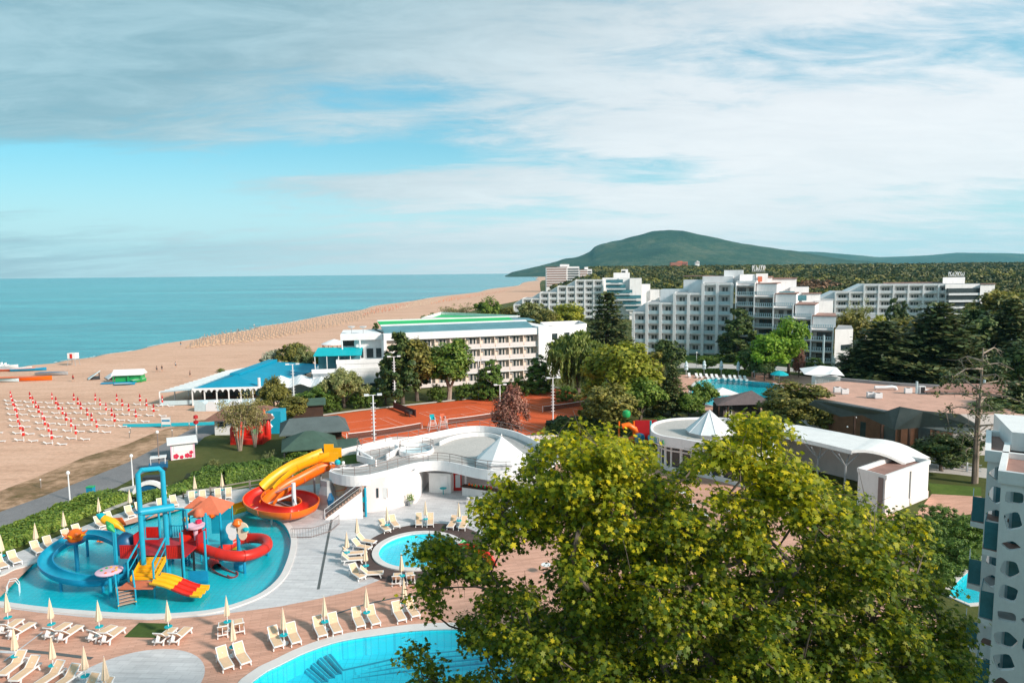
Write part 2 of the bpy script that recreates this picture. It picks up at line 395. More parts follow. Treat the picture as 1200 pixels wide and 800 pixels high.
# clouds: bright and slightly warm to the right, greyer blue to the upper left
side = sm(-1.05, 0.15, math_n(nt, 'SUBTRACT', az, math_n(nt, 'MULTIPLY', el, 1.5)))
ccol = mixc(nt, side, (1.2, 2.05, 2.4), (4.6, 4.6, 4.7))
thick = sm(0.36, 0.68, math_n(nt, 'ADD', math_n(nt, 'MULTIPLY', fine, 0.5), math_n(nt, 'MULTIPLY', n2.outputs['Fac'], 0.5)))
ccol = mixc(nt, math_n(nt, 'MULTIPLY', thick, 0.6), ccol, mixc(nt, side, (2.9, 3.9, 4.2), (5.4, 5.3, 5.3)))
skyc = mixc(nt, 1.0, sky.outputs[0], (0.45, 0.92, 0.92), 'MULTIPLY')
skyc = mixc(nt, 0.45, skyc, (1.1, 2.7, 3.3))
hz = sm(0.0, 0.22, el, 1.0, 0.0)
skyc = mixc(nt, math_n(nt, 'MULTIPLY', hz, 0.85), skyc, (3.9, 4.95, 5.2))
final = mixc(nt, math_n(nt, 'MULTIPLY', mask, 0.88), skyc, ccol)
L(nt, final, bg.inputs['Color'])
sc.view_settings.view_transform = 'Standard'; sc.view_settings.look = 'None'; sc.view_settings.exposure = 0.48; sc.view_settings.gamma = 1.0
sc.cycles.max_bounces = 6; sc.cycles.transparent_max_bounces = 12; sc.cycles.diffuse_bounces = 3
sc.cycles.glossy_bounces = 3; sc.cycles.transmission_bounces = 4; sc.cycles.volume_bounces = 0
sc.cycles.use_denoising = True
# ================================================================= setting
def ground_mat(name, stops, s1=0.03, s2=0.6, rough=0.95, bmp=0.3, stretch=None, w=(0.6, 0.4), fine=6.0):
    m, nt, b = new_mat(name); c = coord(nt)
    a = noise(nt, c, s1, 6, 0.6, stretch); d = noise(nt, c, s2, 6, 0.65, stretch)
    f = math_n(nt, 'ADD', math_n(nt, 'MULTIPLY', a, w[0]), math_n(nt, 'MULTIPLY', d, w[1]))
    col = ramp(nt, f, stops); g = noise(nt, c, fine, 4, 0.7)
    col = mixc(nt, 1.0, col, ramp(nt, g, [(0.3, (0.82,)*3), (0.7, (1.15,)*3)]), 'MULTIPLY')
    L(nt, col, b.inputs['Base Color']); b.inputs['Roughness'].default_value = rough; b.inputs['Specular IOR Level'].default_value = 0.2
    if bmp: bump(nt, b, g, bmp, 0.08)
    return m
M['sand'] = ground_mat('beach_sand', [(0.32, (0.48, 0.28, 0.19)), (0.5, (0.64, 0.39, 0.275)), (0.68, (0.72, 0.46, 0.34))], 0.04, 0.35, stretch=(0.35, 1.3, 1.0), bmp=0.6, w=(0.45, 0.55), fine=1.6)
M['grass'] = ground_mat('lawn_grass', [(0.3, (0.07, 0.06, 0.02)), (0.48, (0.07, 0.085, 0.02)), (0.7, (0.12, 0.12, 0.04))], 0.09, 0.9, bmp=0.6)
M['freshgrass'] = ground_mat('fresh_lawn', [(0.3, (0.05, 0.09, 0.015)), (0.5, (0.08, 0.13, 0.02)), (0.7, (0.12, 0.17, 0.03))], 0.2, 1.2, bmp=0.6)
M['scrub'] = ground_mat('dry_scrub', [(0.36, (0.12, 0.09, 0.035)), (0.47, (0.26, 0.16, 0.09)), (0.58, (0.50, 0.31, 0.20)), (0.7, (0.62, 0.39, 0.26))], 0.16, 0.9, bmp=0.5, stretch=(1, 1, 1))
M['asphalt'] = ground_mat('path_asphalt', [(0.3, (0.17, 0.165, 0.17)), (0.7, (0.25, 0.24, 0.245))], 0.1, 1.0, bmp=0.2)
M['clay'] = ground_mat('court_clay', [(0.3, (0.56, 0.085, 0.025)), (0.7, (0.72, 0.135, 0.045))], 0.06, 0.5, bmp=0.1, stretch=(1, 0.6, 1))
M['clayline'] = plain('court_line_tape', (0.70, 0.42, 0.34), 0.8, 0.1, 0.5)
M['paleflag'] = ground_mat('pale_paving', [(0.3, (0.42, 0.40, 0.38)), (0.7, (0.55, 0.51, 0.48))], 0.12, 0.9, bmp=0.1)
def planks(name, c1, c2, c3, rot, sx, sy, mort, rough=0.75):
    m, nt, b = new_mat(name); c = coord(nt)
    mp = nt.nodes.new('ShaderNodeMapping'); mp.inputs['Rotation'].default_value = (0, 0, rot); L(nt, c, mp.inputs['Vector'])
    br = nt.nodes.new('ShaderNodeTexBrick'); L(nt, mp.outputs[0], br.inputs['Vector'])
    br.inputs['Scale'].default_value = 1.0; br.inputs['Brick Width'].default_value = sx; br.inputs['Row Height'].default_value = sy
    br.inputs['Mortar Size'].default_value = mort; br.offset = 0.37
    br.inputs['Color1'].default_value = (*c1, 1); br.inputs['Color2'].default_value = (*c2, 1); br.inputs['Mortar'].default_value = (*c3, 1)
    a = noise(nt, mp.outputs[0], 0.9, 5, 0.65, (0.35, 2.2, 1)); g = noise(nt, c, 0.12, 4, 0.6)
    f = math_n(nt, 'ADD', math_n(nt, 'MULTIPLY', a, 0.6), math_n(nt, 'MULTIPLY', g, 0.4))
    col = mixc(nt, 1.0, br.outputs['Color'], ramp(nt, f, [(0.3, (0.72,)*3), (0.7, (1.2,)*3)]), 'MULTIPLY')
    L(nt, col, b.inputs['Base Color']); b.inputs['Roughness'].default_value = rough; b.inputs['Specular IOR Level'].default_value = 0.3
    return m
M['deck'] = planks('wood_look_tiles', (0.68, 0.38, 0.28), (0.58, 0.315, 0.225), (0.42, 0.22, 0.16), R_(-14), 1.2, 0.2, 0.012)
M['whitedeck'] = planks('pale_grey_tiles', (0.60, 0.585, 0.59), (0.54, 0.525, 0.535), (0.40, 0.39, 0.40), R_(4), 0.9, 0.45, 0.012)
M['rim'] = plain('pool_rim_stone', (0.66, 0.62, 0.60), 0.6, 0.07, 0.8, world=True)
M['rubber'] = plain('dark_rubber_mat', (0.085, 0.055, 0.05), 0.9, 0.25, 1.5, world=True)
M['turf'] = plain('artificial_turf', (0.05, 0.085, 0.012), 0.95, 0.25, 3.0, world=True)
def pool_floor(name, c1, c2):
    m, nt, b = new_mat(name); c = coord(nt)
    g = noise(nt, c, 0.15, 4, 0.6); br = nt.nodes.new('ShaderNodeTexBrick'); br.offset = 0; br.inputs['Scale'].default_value = 1; br.inputs['Brick Width'].default_value = 0.5; br.inputs['Row Height'].default_value = 0.5; br.inputs['Mortar Size'].default_value = 0.022
    br.inputs['Color1'].default_value = (1, 1, 1, 1); br.inputs['Color2'].default_value = (0.9, 0.94, 0.95, 1); br.inputs['Mortar'].default_value = (0.62, 0.75, 0.8, 1); L(nt, c, br.inputs['Vector'])
    col = mixc(nt, 1.0, ramp(nt, g, [(0.3, c1), (0.7, c2)]), br.outputs['Color'], 'MULTIPLY')
    L(nt, col, b.inputs['Base Color']); b.inputs['Roughness'].default_value = 0.6; return m
M['poolfloor'] = pool_floor('turquoise_pool_floor', (0.0, 0.50, 0.60), (0.0, 0.60, 0.68))
M['poolfloor_bright'] = pool_floor('bright_pool_tiles', (0.02, 0.62, 0.78), (0.03, 0.74, 0.86))
def water_mat(name, tint, rough=0.03, scale=2.6, bm=0.6, refl=1.0):
    m = bpy.data.materials.new(name); m.use_nodes = True; nt = m.node_tree; nt.nodes.clear()
    out = nt.nodes.new('ShaderNodeOutputMaterial'); c = coord(nt)
    t = nt.nodes.new('ShaderNodeBsdfTransparent'); t.inputs['Color'].default_value = (*tint, 1)
    g = nt.nodes.new('ShaderNodeBsdfGlossy'); g.inputs['Roughness'].default_value = rough; g.inputs['Color'].default_value = (0.9*refl, 0.9*refl, 0.9*refl, 1)
    h = noise(nt, c, scale, 4, 0.6, (1, 1.4, 1)); bp = nt.nodes.new('ShaderNodeBump'); bp.inputs['Strength'].default_value = bm; bp.inputs['Distance'].default_value = 0.06
    L(nt, h, bp.inputs['Height']); L(nt, bp.outputs[0], g.inputs['Normal'])
    lw = nt.nodes.new('ShaderNodeLayerWeight'); lw.inputs['Blend'].default_value = 0.5; L(nt, bp.outputs[0], lw.inputs['Normal'])
    fac = math_n(nt, 'ADD', math_n(nt, 'MULTIPLY', math_n(nt, 'POWER', lw.outputs['Facing'], 4.0), 0.75), 0.02)
    mx = nt.nodes.new('ShaderNodeMixShader'); L(nt, fac, mx.inputs[0]); L(nt, t.outputs[0], mx.inputs[1]); L(nt, g.outputs[0], mx.inputs[2])
    L(nt, mx.outputs[0], out.inputs['Surface']); return m
M['poolwater'] = water_mat('pool_water', (0.75, 0.97, 0.98))
# sea
m, nt, b = new_mat('sea_water'); c = coord(nt)
sx = nt.nodes.new('ShaderNodeSeparateXYZ'); L(nt, c, sx.inputs[0])
streak = noise(nt, c, 0.004, 5, 0.6, (0.35, 1.6, 1)); near = noise(nt, c, 0.06, 6, 0.65, (0.5, 1.6, 1))
f = math_n(nt, 'ADD', math_n(nt, 'MULTIPLY', streak, 0.6), math_n(nt, 'MULTIPLY', near, 0.4))
col = ramp(nt, f, [(0.33, (0.0, 0.13, 0.18)), (0.5, (0.008, 0.26, 0.31)), (0.64, (0.05, 0.42, 0.46))])
L(nt, col, b.inputs['Base Color']); b.inputs['Roughness'].default_value = 0.22; b.inputs['IOR'].default_value = 1.33
b.inputs['Specular IOR Level'].default_value = 0.35
wv = noise(nt, c, 0.35, 6, 0.7, (0.6, 1.5, 1)); bump(nt, b, wv, 0.45, 0.4)
M['sea'] = m
sea_pts = [(-30000, -200), (30000, -200), (30000, 40000), (-30000, 40000)]
# shoreline: world points read off the photograph
shore_px = [(-60,438),(0,434),(25,430),(60,425.5),(90,421),(125,415.5),(160,409.5),(220,398.5),(260,392),(300,384.5),(330,378.5),(400,367),(440,359),(480,352.5),(540,344.5),(580,338.5),(610,333),(628,328.5)]
shore = [P(x, y) for x, y in shore_px]
shore = smooth_line([(p.x, p.y) for p in shore], 5)
shore = [(p[0]+1.2*math.sin(i*0.9)*(p[1]/200), p[1]) for i, p in enumerate(shore)]
far = [(95, 2700), (160, 4000), (60, 5500), (-20, 6400), (700, 7200), (3000, 9500), (30000, 12000)]
near_l = [(-260, 170), (-300, 60), (-320, -150)]
land = list(reversed(near_l)) + [s for s in shore] + far + [(30000, -150)]
# holes for the three pools
kid_px = [(-70,699),(-62,683),(-30,677),(0,676),(18,668),(40,661),(87,637),(130,617),(175,602),(212,596),(250,593.5),(280,595),(303,601.5),(322,608),(334,617),(340.5,631),(340,645),(335,662),(326,679),(306,696),(275,709),(240,717),(175,721),(100,717),(45,712),(0,706),(-45,702)]
kid = [(p.x, p.y) for p in smooth_line([P2(x, y) for x, y in kid_px], 4, True)]
main_px = [(290,812),(308,791),(330,779.5),(360,765),(400,752),(453,743.5),(488,739.5),(530,738),(570,740),(590,752),(600,775),(600,830),(560,900),(400,930),(310,860)]
mainp = [(p.x, p.y) for p in smooth_line([P2(x, y) for x, y in main_px], 4, True)]
rc = P(500, 646); 
def circ(cx, cy, r, n=56, e=1.0): return [(cx+r*math.cos(2*math.pi*k/n), cy+r*e*math.sin(2*math.pi*k/n)) for k in range(n)]
rp = P(492, 644); pl = P(445, 645); pr = P(537, 645); RR = (pr.x-pl.x)/2; sp = circ((pl.x+pr.x)/2, P(492, 645).y, RR, e=1.08)
second_px = [(815,470),(812,455),(822,446),(850,444),(885,447.5),(912,451),(915,462),(900,472),(860,478)]
second = [(p.x, p.y) for p in smooth_line([P2(x, y) for x, y in second_px], 4, True)]
side_px = [(1108,697),(1128,676),(1150,659),(1176,640),(1215,640),(1215,700),(1170,705),(1135,708)]
sidep = [P2(x, y) for x, y in side_px]
holes = [kid, mainp, sp, second, sidep]
sheet('sea', sea_pts, holes, -0.35, M['sea'])
sheet('beach', land, holes, 0.0, M['sand'])
mb = MB(); n_ = len(shore)                     # the beach face sloping into the water
vs = [(x, y, 0.0) for x, y in near_l[::-1]+shore+far[:4]]; out = []
ln = near_l[::-1]+shore+far[:4]
for i, (x, y) in enumerate(ln):
    a = Vector(ln[max(i-1, 0)]); b2 = Vector(ln[min(i+1, len(ln)-1)]); t = (b2-a).normalized(); out.append((x-t.y*5, y+t.x*5, -0.8))
M['wetsand'] = ground_mat('wet_sand', [(0.3, (0.34, 0.22, 0.15)), (0.7, (0.44, 0.29, 0.20))], 0.05, 0.5, rough=0.45)
K = len(ln); mb.add(vs+out, [(i, K+i, K+i+1, i+1) for i in range(K-1)], 'wetsand'); o = struct(mb, 'beach_face')
for p in o.data.polygons:
    if p.normal.z < 0: p.flip()
# foam line along the water's edge
foam = []
M['foam'] = plain('sea_foam', (0.72, 0.78, 0.78), 0.7, 0.1, 0.3, world=True)
mb = MB()
for i in range(4, K-6):
    a, b2 = Vector(ln[i]), Vector(ln[i+1])
    if random.random() < 0.25: continue
    t = (b2-a).normalized(); nn = Vector((-t.y, t.x)); wd = random.uniform(0.3, 0.9); of = 2.6
    mb.add([(*(a+nn*of), -0.33), (*(b2+nn*of), -0.33), (*(b2+nn*(of+wd)), -0.33), (*(a+nn*(of+wd)), -0.33)], [(0,1,2,3)], 'foam')
tag(mb.build('foam'), 'thin white line of foam where the sea meets the sand', None, kind='stuff')
# inland ground
edge_px = [(-140,720),(0,612),(40,598),(90,580),(140,563),(190,538),(222,513),(262,503),(300,487),(332,470),(345,455),(365,445),(395,437),(405,422),(455,401),(490,384),(520,374),(560,362),(600,354),(630,347),(652,336)]
edge = [P2(x, y) for x, y in edge_px]
grass_outer = [(-60, -140)] + edge + [(120, 1500), (260, 3000), (500, 5000), (30000, 9000), (30000, -140)]
sheet('ground', grass_outer, holes, 0.03, M['grass'])
scrub_px = [(-60,625),(0,590),(0,575),(40,560),(100,535),(150,520),(185,505),(235,492),(262,489),(262,500),(225,508),(195,530),(150,547),(100,567),(50,588),(0,606),(-60,640)]
sheet('scrub_verge', [P2(x, y) for x, y in scrub_px], [], 0.015, M['scrub'])
path_px = [(-60,630),(0,600),(50,582),(100,562),(150,542),(190,521),(222,504),(262,489),(300,478),(305,490),(268,503),(240,512),(222,528),(190,543),(137,571),(85,588),(37,606),(0,619),(-60,650)]
sheet('path', [P2(x, y) for x, y in path_px], [], 0.05, M['asphalt'])
# paved pads between path and pool
pads = [[(160,556),(190,540),(235,541),(240,556),(200,563)], ]
pale2 = [(112,592),(142,572),(165,567),(235,571),(268,571),(268,577),(200,583),(150,590),(125,600)]
sheet('pavement', [P2(x, y) for x, y in pale2], [], 0.045, M['paleflag'])
board_px = [(144,497),(170,496.5),(245,494.5),(268,492.5),(268,496.5),(245,498.5),(170,500.5),(144,500.5)]
sheet('boardwalk', [P2(x, y) for x, y in board_px], [], 0.06, M['teal'])
# resort decks
pink_outer = [(-90,692),(0,700),(60,640),(345,560),(400,545),(640,520),(800,540),(905,575),(1070,607),(1092,579),(1150,582),(1155,600),(1100,608),(1080,620),(1075,700),(1100,730),(1090,900),(-90,900)]
deck_holes = [kid, mainp, sp]
sheet('deck', [P2(x, y) for x, y in pink_outer], deck_holes, 0.05, M['deck'])
wd_px = [(-90,699),(-90,680),(-40,672),(0,655),(40,640),(110,612),(150,598),(175,589),(215,580),(260,575),(300,571),(350,570),(388,565),(400,548),(520,535),(640,540),(650,600),(640,622),(600,627),(571,634),(568,655),(545,672),(500,682),(453,677),(411,693),(373,702),(328,711),(290,716),(240,722.5),(175,727),(100,723.5),(45,718),(0,712),(-50,707)]
sheet('paving', [P2(x, y) for x, y in wd_px], [kid, sp], 0.056, M['whitedeck'])
ring = [(p[0], p[1]) for p in circ((pl.x+pr.x)/2+0.45, P(492, 645).y-0.1, RR*1.66, 64, 1.14)]
sheet('rubber_surface', ring, [sp], 0.062, M['rubber'])
patch = [(95-0,0)]
sheet('turf_mat', [P2(x, y) for x, y in ((145,747),(163,730),(200,731),(190,748))], [], 0.062, M['turf'])
sheet('slab', circ(*P2(150, 806), 4.3, 48), [], 0.061, M['whitedeck'])
# drains
mb = MB()
def strip(pts, w, z, m):
    pts = [Vector(P2(x, y)) for x, y in pts]
    for a, b2 in zip(pts[:-1], pts[1:]):
        t = (b2-a).normalized(); n2 = Vector((-t.y, t.x))*w/2
        mb.add([(*(a-n2), z), (*(b2-n2), z), (*(b2+n2), z), (*(a+n2), z)], [(0,1,2,3)], m)
M['drain'] = plain('drain_grate', (0.10, 0.11, 0.11), 0.6, 0.25, 3.0, world=True)
strip([(389,607),(373,691)], 0.22, 0.066, 'drain')
strip([(392,720),(430,708),(463,701),(500,698)], 0.2, 0.066, 'drain')
strip([(-20,757),(20,762),(60,766),(108,772)], 0.30, 0.066, 'drain')
struct(mb, 'drain_channel')
mb = MB(); strip([(-20,763),(18,765)], 0.3, 0.066, 'whitedeck'); strip([(5,775),(50,741)], 0.12, 0.07, 'whitedeck'); struct(mb, 'paving_band')
def ccw(poly):
    ar = sum(poly[i][0]*poly[(i+1) % len(poly)][1]-poly[(i+1) % len(poly)][0]*poly[i][1] for i in range(len(poly)))
    return poly if ar > 0 else poly[::-1]
def pool(poly, depth, fm, rimw, rimh, wm='poolwater', wz=-0.10):
    poly = ccw(poly); mb = MB(); n = len(poly)
    tri = tessellate_polygon([[Vector((*p, 0)) for p in poly]])
    mb.add([(*p, -depth) for p in poly], [tuple(t) for t in tri], fm)
    mb.add([(*p, -depth) for p in poly]+[(*p, 0.06) for p in poly], [(i, n+i, n+(i+1) % n, (i+1) % n) for i in range(n)], fm)
    o = struct(mb, 'pool_basin')
    for p in o.data.polygons:
        if abs(p.normal.z) > 0.5 and p.normal.z < 0: p.flip()
    sheet('pool_water', offset(poly, -0.01), [], wz, M[wm])
    if rimw:
        outp = offset(poly, rimw); mb = MB()
        vs = [(*p, 0.0) for p in poly]+[(*p, 0.0) for p in outp]+[(*p, rimh) for p in poly]+[(*p, rimh) for p in outp]
        fs = []
        for i in range(n):
            j = (i+1) % n
            fs += [(2*n+i, 2*n+j, 3*n+j, 3*n+i), (n+i, n+j, 3*n+j, 3*n+i), (j, i, 2*n+i, 2*n+j)]
        mb.add(vs, fs, 'rim'); struct(mb, 'pool_rim')
pool(kid, 0.40, 'poolfloor', 0.55, 0.16)
pool(mainp, 1.25, 'poolfloor_bright', 0.85, 0.12)
pool(sp, 0.45, 'poolfloor_bright', 0.6, 0.17)
pool(second, 1.0, 'poolfloor', 0.6, 0.12)
pool(sidep, 1.0, 'poolfloor', 0.4, 0.12)
M['stepedge'] = plain('pool_step_edge_strips', (0.0, 0.28, 0.42), 0.5, 0.1, 2.0)  # darker blue strip along each step edge
# submerged steps of the main pool
mb = MB()
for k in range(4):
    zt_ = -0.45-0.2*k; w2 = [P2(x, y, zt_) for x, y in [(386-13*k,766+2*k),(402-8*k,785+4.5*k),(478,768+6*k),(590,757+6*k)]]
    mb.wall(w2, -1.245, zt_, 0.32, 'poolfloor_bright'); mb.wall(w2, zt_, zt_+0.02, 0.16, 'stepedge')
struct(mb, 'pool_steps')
mb = MB(); q = [P2(x, y, -1.2) for x, y in ((327,792),(331,787),(347,781),(350,786))]; mb.prism(q, -1.24, -1.2, 'bluedark'); struct(mb, 'pool_drain')
# second pool terrace and paths to the right
sheet('terrace', [P2(x, y) for x, y in ((785,440),(880,436),(990,444),(1000,462),(930,470),(905,482),(858,490),(850,520),(838,520),(838,490),(800,476))], [second], 0.05, M['deck'])
sheet('path', [P2(x, y) for x, y in ((790,425),(900,428),(985,437),(985,441),(900,433),(790,431))], [], 0.045, M['paleflag'])
sheet('path', [P2(x, y) for x, y in ((1075,552),(1120,556),(1160,561),(1240,572),(1240,560),(1160,549),(1120,546),(1080,542))], [], 0.045, M['paleflag'])
sheet('lawn', [P2(x, y) for x, y in ((1088,566),(1150,571),(1150,585),(1092,580))], [], 0.042, M['freshgrass'])
sheet('lawn', [P2(x, y) for x, y in ((790,412),(1000,418),(1000,436),(900,427),(790,424))], [], 0.042, M['freshgrass'])
sheet('lawn', [P2(x, y) for x, y in ((215,588),(245,578),(262,570),(300,561),(372,556),(372,566),(345,569),(300,571),(262,575),(240,580))], [], 0.044, M['freshgrass'])
sheet('lawn', [P2(x, y) for x, y in ((1085,622),(1150,600),(1200,610),(1200,640),(1150,650),(1105,695),(1080,720))], [], 0.052, M['freshgrass'])
# tennis courts
clay_px = [(376,488),(420,482),(567,466.5),(612,460),(650,455),(699,467),(692,482),(668,495),(640,508),(560,514),(425,530),(403,513)]
sheet('court_surface', [P2(x, y) for x, y in clay_px], [], 0.05, M['clay'])
mb = MB(); mb.wall([P2(376,487), P2(420,481), P2(567,465.5), P2(612,459), P2(650,454), P2(700,466.5)], 0, 0.18, 0.5, 'paleflag'); struct(mb, 'kerb')
def court(cx, cy, ang):
    mb = MB(); u = Vector((math.cos(ang), math.sin(ang))); v = Vector((-u.y, u.x)); c0 = Vector((cx, cy))
    def ln_(a, b2, w=0.10):
        a = c0+u*a[0]+v*a[1]; b2 = c0+u*b2[0]+v*b2[1]; t = (b2-a).normalized(); n2 = Vector((-t.y, t.x))*w/2
        mb.add([(*(a-n2), 0.056), (*(b2-n2), 0.056), (*(b2+n2), 0.056), (*(a+n2), 0.056)], [(0,1,2,3)], 'clayline')
    for s in (-1, 1):
        ln_((s*5.49,-11.9),(s*5.49,11.9)); ln_((s*4.12,-11.9),(s*4.12,11.9)); ln_((-5.49,s*11.9),(5.49,s*11.9)); ln_((-4.12,s*6.4),(4.12,s*6.4))
    ln_((0,-6.4),(0,6.4)); struct(mb, 'court_markings')
    return u, v, c0
def net(cx, cy, ang, label, sag=0.12):
    t = thing('tennis_net', label, 'tennis net', (cx, cy, 0.05), ang)
    mb = MB(); xs = [-6.1+12.2*i/10 for i in range(11)]; zs = [0.98-sag*(1-(x/6.1)**2) for x in xs]
    for i in range(10):
        mb.add([(xs[i],0.01,0.06),(xs[i+1],0.01,0.06),(xs[i+1],0.01,zs[i+1]),(xs[i],0.01,zs[i]),(xs[i],-0.01,0.06),(xs[i+1],-0.01,0.06),(xs[i+1],-0.01,zs[i+1]),(xs[i],-0.01,zs[i])],
               [(0,1,2,3),(7,6,5,4),(0,4,5,1),(3,2,6,7)], 'netmesh')
    mb.build('net_mesh', t)
    mb = MB(); mb.tube([(x, 0, z+0.03) for x, z in zip(xs, zs)], 0.06, 'plasticw', 5); mb.build('top_band', t)
    for s in (-1, 1):
        mb = MB(); mb.tube([(s*6.35,0,0),(s*6.35,0,1.10)], 0.06, 'plasticw', 6); mb.build('post', t)
m = bpy.data.materials.new('net_mesh'); m.use_nodes = True; nt = m.node_tree; b = nt.nodes['Principled BSDF']
b.inputs['Base Color'].default_value = (0.10, 0.05, 0.04, 1); ck = nt.nodes.new('ShaderNodeTexChecker'); ck.inputs['Scale'].default_value = 20
L(nt, nt.nodes.new('ShaderNodeTexCoord').outputs['Object'], ck.inputs['Vector']); L(nt, ck.outputs['Fac'], b.inputs['Alpha']); M['netmesh'] = m
A1 = math.atan2(7.3, 10.7)
ca, cb = P(405, 516), P(496, 503); c1 = ((ca.x+cb.x)/2, (ca.y+cb.y)/2)
court(*c1, A1); net(*c1, A1, 'long clay court net nearest the changing pavilion, its white band sagging')
u1 = Vector((math.cos(A1), math.sin(A1))); c2 = (c1[0]+u1.x*17.3, c1[1]+u1.y*17.3)
court(*c2, A1); net(*c2, A1, 'clay court net running behind the two white umpire chairs to the plum tree')
v1 = Vector((-u1.y, u1.x))
c3 = P(668, 478); court(c3.x, c3.y, A1); net(c3.x, c3.y, A1, 'tennis net on the far right clay court behind the plum tree')
d1, d2 = P(461, 479), P(487, 489); mb = MB()
t = thing('windbreak_screen', 'short dark screen standing on the clay court before the first light mast', 'screen', ((d1.x+d2.x)/2, (d1.y+d2.y)/2, 0.05), math.atan2(d2.y-d1.y, d2.x-d1.x))
ll = (Vector(d2)-Vector(d1)).length; mb = MB(); mb.box(-ll/2, ll/2, -0.02, 0.02, 0.15, 1.3, 'net'); mb.build('panel', t)
for s in (-1, 0, 1):
    mb = MB(); mb.tube([(s*ll/2, 0.05, 0), (s*ll/2, 0.05, 1.4)], 0.05, 'dark', 6); mb.build('post', t)
mb = MB(); mb.box(ll/2-2.6, ll/2-0.6, -0.9, -0.2, 0.45, 0.95, 'dark')
for sx_ in (ll/2-2.5, ll/2-0.7): mb.box(sx_-0.05, sx_+0.05, -0.85, -0.75, 0, 0.5, 'dark')
o = mb.build('bench', loc=(0,0,0)); o.location = t.location; o.rotation_euler = t.rotation_euler
tag(o, 'dark bench on the clay court beside the dark screen', 'bench')
def umpire(px, py, frame, seat, label):
    p = P(px, py); t = thing('umpire_chair', label, 'umpire chair', (p.x, p.y, 0.05), R_(20))
    mb = MB()
    for sx_ in (-1, 1):
        for sy_ in (-1, 1): mb.bar((sx_*0.75, sy_*0.8, 0), (sx_*0.33, sy_*0.3, 1.75), 0.08, 0.08, frame)
    for z in (0.4, 0.8, 1.2): 
        f_ = 0.75-(0.42*z/1.75); mb.bar((-f_, -0.8+0.5*z/1.75, z), (f_, -0.8+0.5*z/1.75, z), 0.07, 0.05, frame)
        mb.bar((-f_, 0.8-0.5*z/1.75, z), (f_, 0.8-0.5*z/1.75, z), 0.05, 0.05, frame)
    mb.build('frame', t)
    mb = MB(); mb.box(-0.38, 0.38, -0.35, 0.35, 1.75, 1.83, seat); mb.build('seat', t)
    mb = MB(); mb.box(-0.38, 0.38, 0.28, 0.35, 1.83, 2.5, seat); mb.build('backrest', t)
    for s_ in (-0.38, 0.38): mb = MB(); mb.box(s_-0.04, s_+0.04, -0.3, 0.3, 1.83, 2.1, frame); mb.build('armrest', t)
    return t
umpire(507, 504, 'plasticw', 'teal', 'white umpire chair with a turquoise seat on the clay court')
umpire(519, 503, 'plasticw', 'orangered', 'white umpire chair with a pale red seat, right of the turquoise one')
# light masts
def mast(px, py, topy, label, kind='tennis', col='whitemetal'):
    p = P(px, py); D = p.y; v = ray(px, topy); h = H+v.z*(D/v.y); t = thing('light_mast', label, 'light mast', (p.x, p.y, 0.03), R_(15))
    mb = MB(); mb.tube([(0,0,0),(0,0,h)], [0.14, 0.10] if kind != 'globe' else [0.09, 0.06], col, 8)
    if kind == 'tennis':
        z = 1.5
        while z < h-1: mb.box(-0.34, 0.34, -0.035, 0.035, z, z+0.07, col); z += 0.55
    mb.build('pole', t)
    if kind in ('tennis', 'double'):
        mb = MB(); mb.bar((-1.0, 0, h), (1.0, 0, h), 0.08, 0.08, col); mb.build('crossbar', t)
        for s in (-0.9, 0.9):
            mb = MB(); mb.box(s-0.32, s+0.32, -0.5, 0.12, h-0.02, h+0.2, col); mb.box(s-0.27, s+0.27, -0.45, 0.08, h-0.035, h-0.02, 'canvas'); mb.build('floodlight', t)
    else:
        mb = MB(); mb.lathe([(0.05,0),(0.18,0.06),(0.21,0.2),(0.14,0.36),(0.03,0.42)], (0,0,h), 'plasticw', 12); mb.smooth = True; mb.build('lamp_globe', t)
    return t
mast(439, 530, 463, 'tall white rung mast standing behind the pool pavilion before the near net')
mast(463, 478.5, 418, 'white floodlight mast at the court edge before the pines')
mast(561, 468, 422, 'slim white floodlight mast in front of the hotel between two trees')
mast(648, 492, 443, 'white floodlight mast with rungs right of the plum tree')
mast(586, 476, 451, 'double headed white floodlight rising above the plum tree', 'double')
mast(345, 482, 427, 'tall white mast beside the beach restaurant and its trees')
for px, py, ty, lb in ((82, 586, 556, 'white globe lamp left of the other two along the beach path'), (156, 569, 536, 'white globe lamp beside the turquoise bucket frame on the beach path'),
                   (816, 432, 414, 'white globe lamp on the lawn before the stepped hotel'), (701, 466, 436, 'white globe lamp between the willow and the yellow green tree'),
                   (187, 551, 508, 'thin dark lamp post right of the tower frame on the beach path')):
    mast(px, py, ty, lb, 'globe', 'whitemetal' if 'dark' not in lb else 'rail')
for i, (px, py, ty) in enumerate(((231, 520, 497),)):
    t = mast(px, py, ty, 'white pole with a red speaker on top right of the flowered kiosk', 'none')
    for c_ in list(t.children):
        if c_.name.startswith('lamp_globe'): bpy.data.objects.remove(c_)
    D = P(px, py).y; v = ray(px, ty); h = H+v.z*(D/v.y); mb = MB()
    mb.lathe([(0.1,0),(0.35,0.1),(0.35,0.5),(0.1,0.6)], (0,0,h), 'redpanel', 8); mb.lathe([(0.1,0),(0.35,0.1),(0.3,0.5),(0.1,0.6)], (0,0,h+0.8), 'redpanel', 8); mb.tube([(0,0,h),(0,0,h+1)], 0.04, 'dark', 5); mb.build('horn_speaker', t)
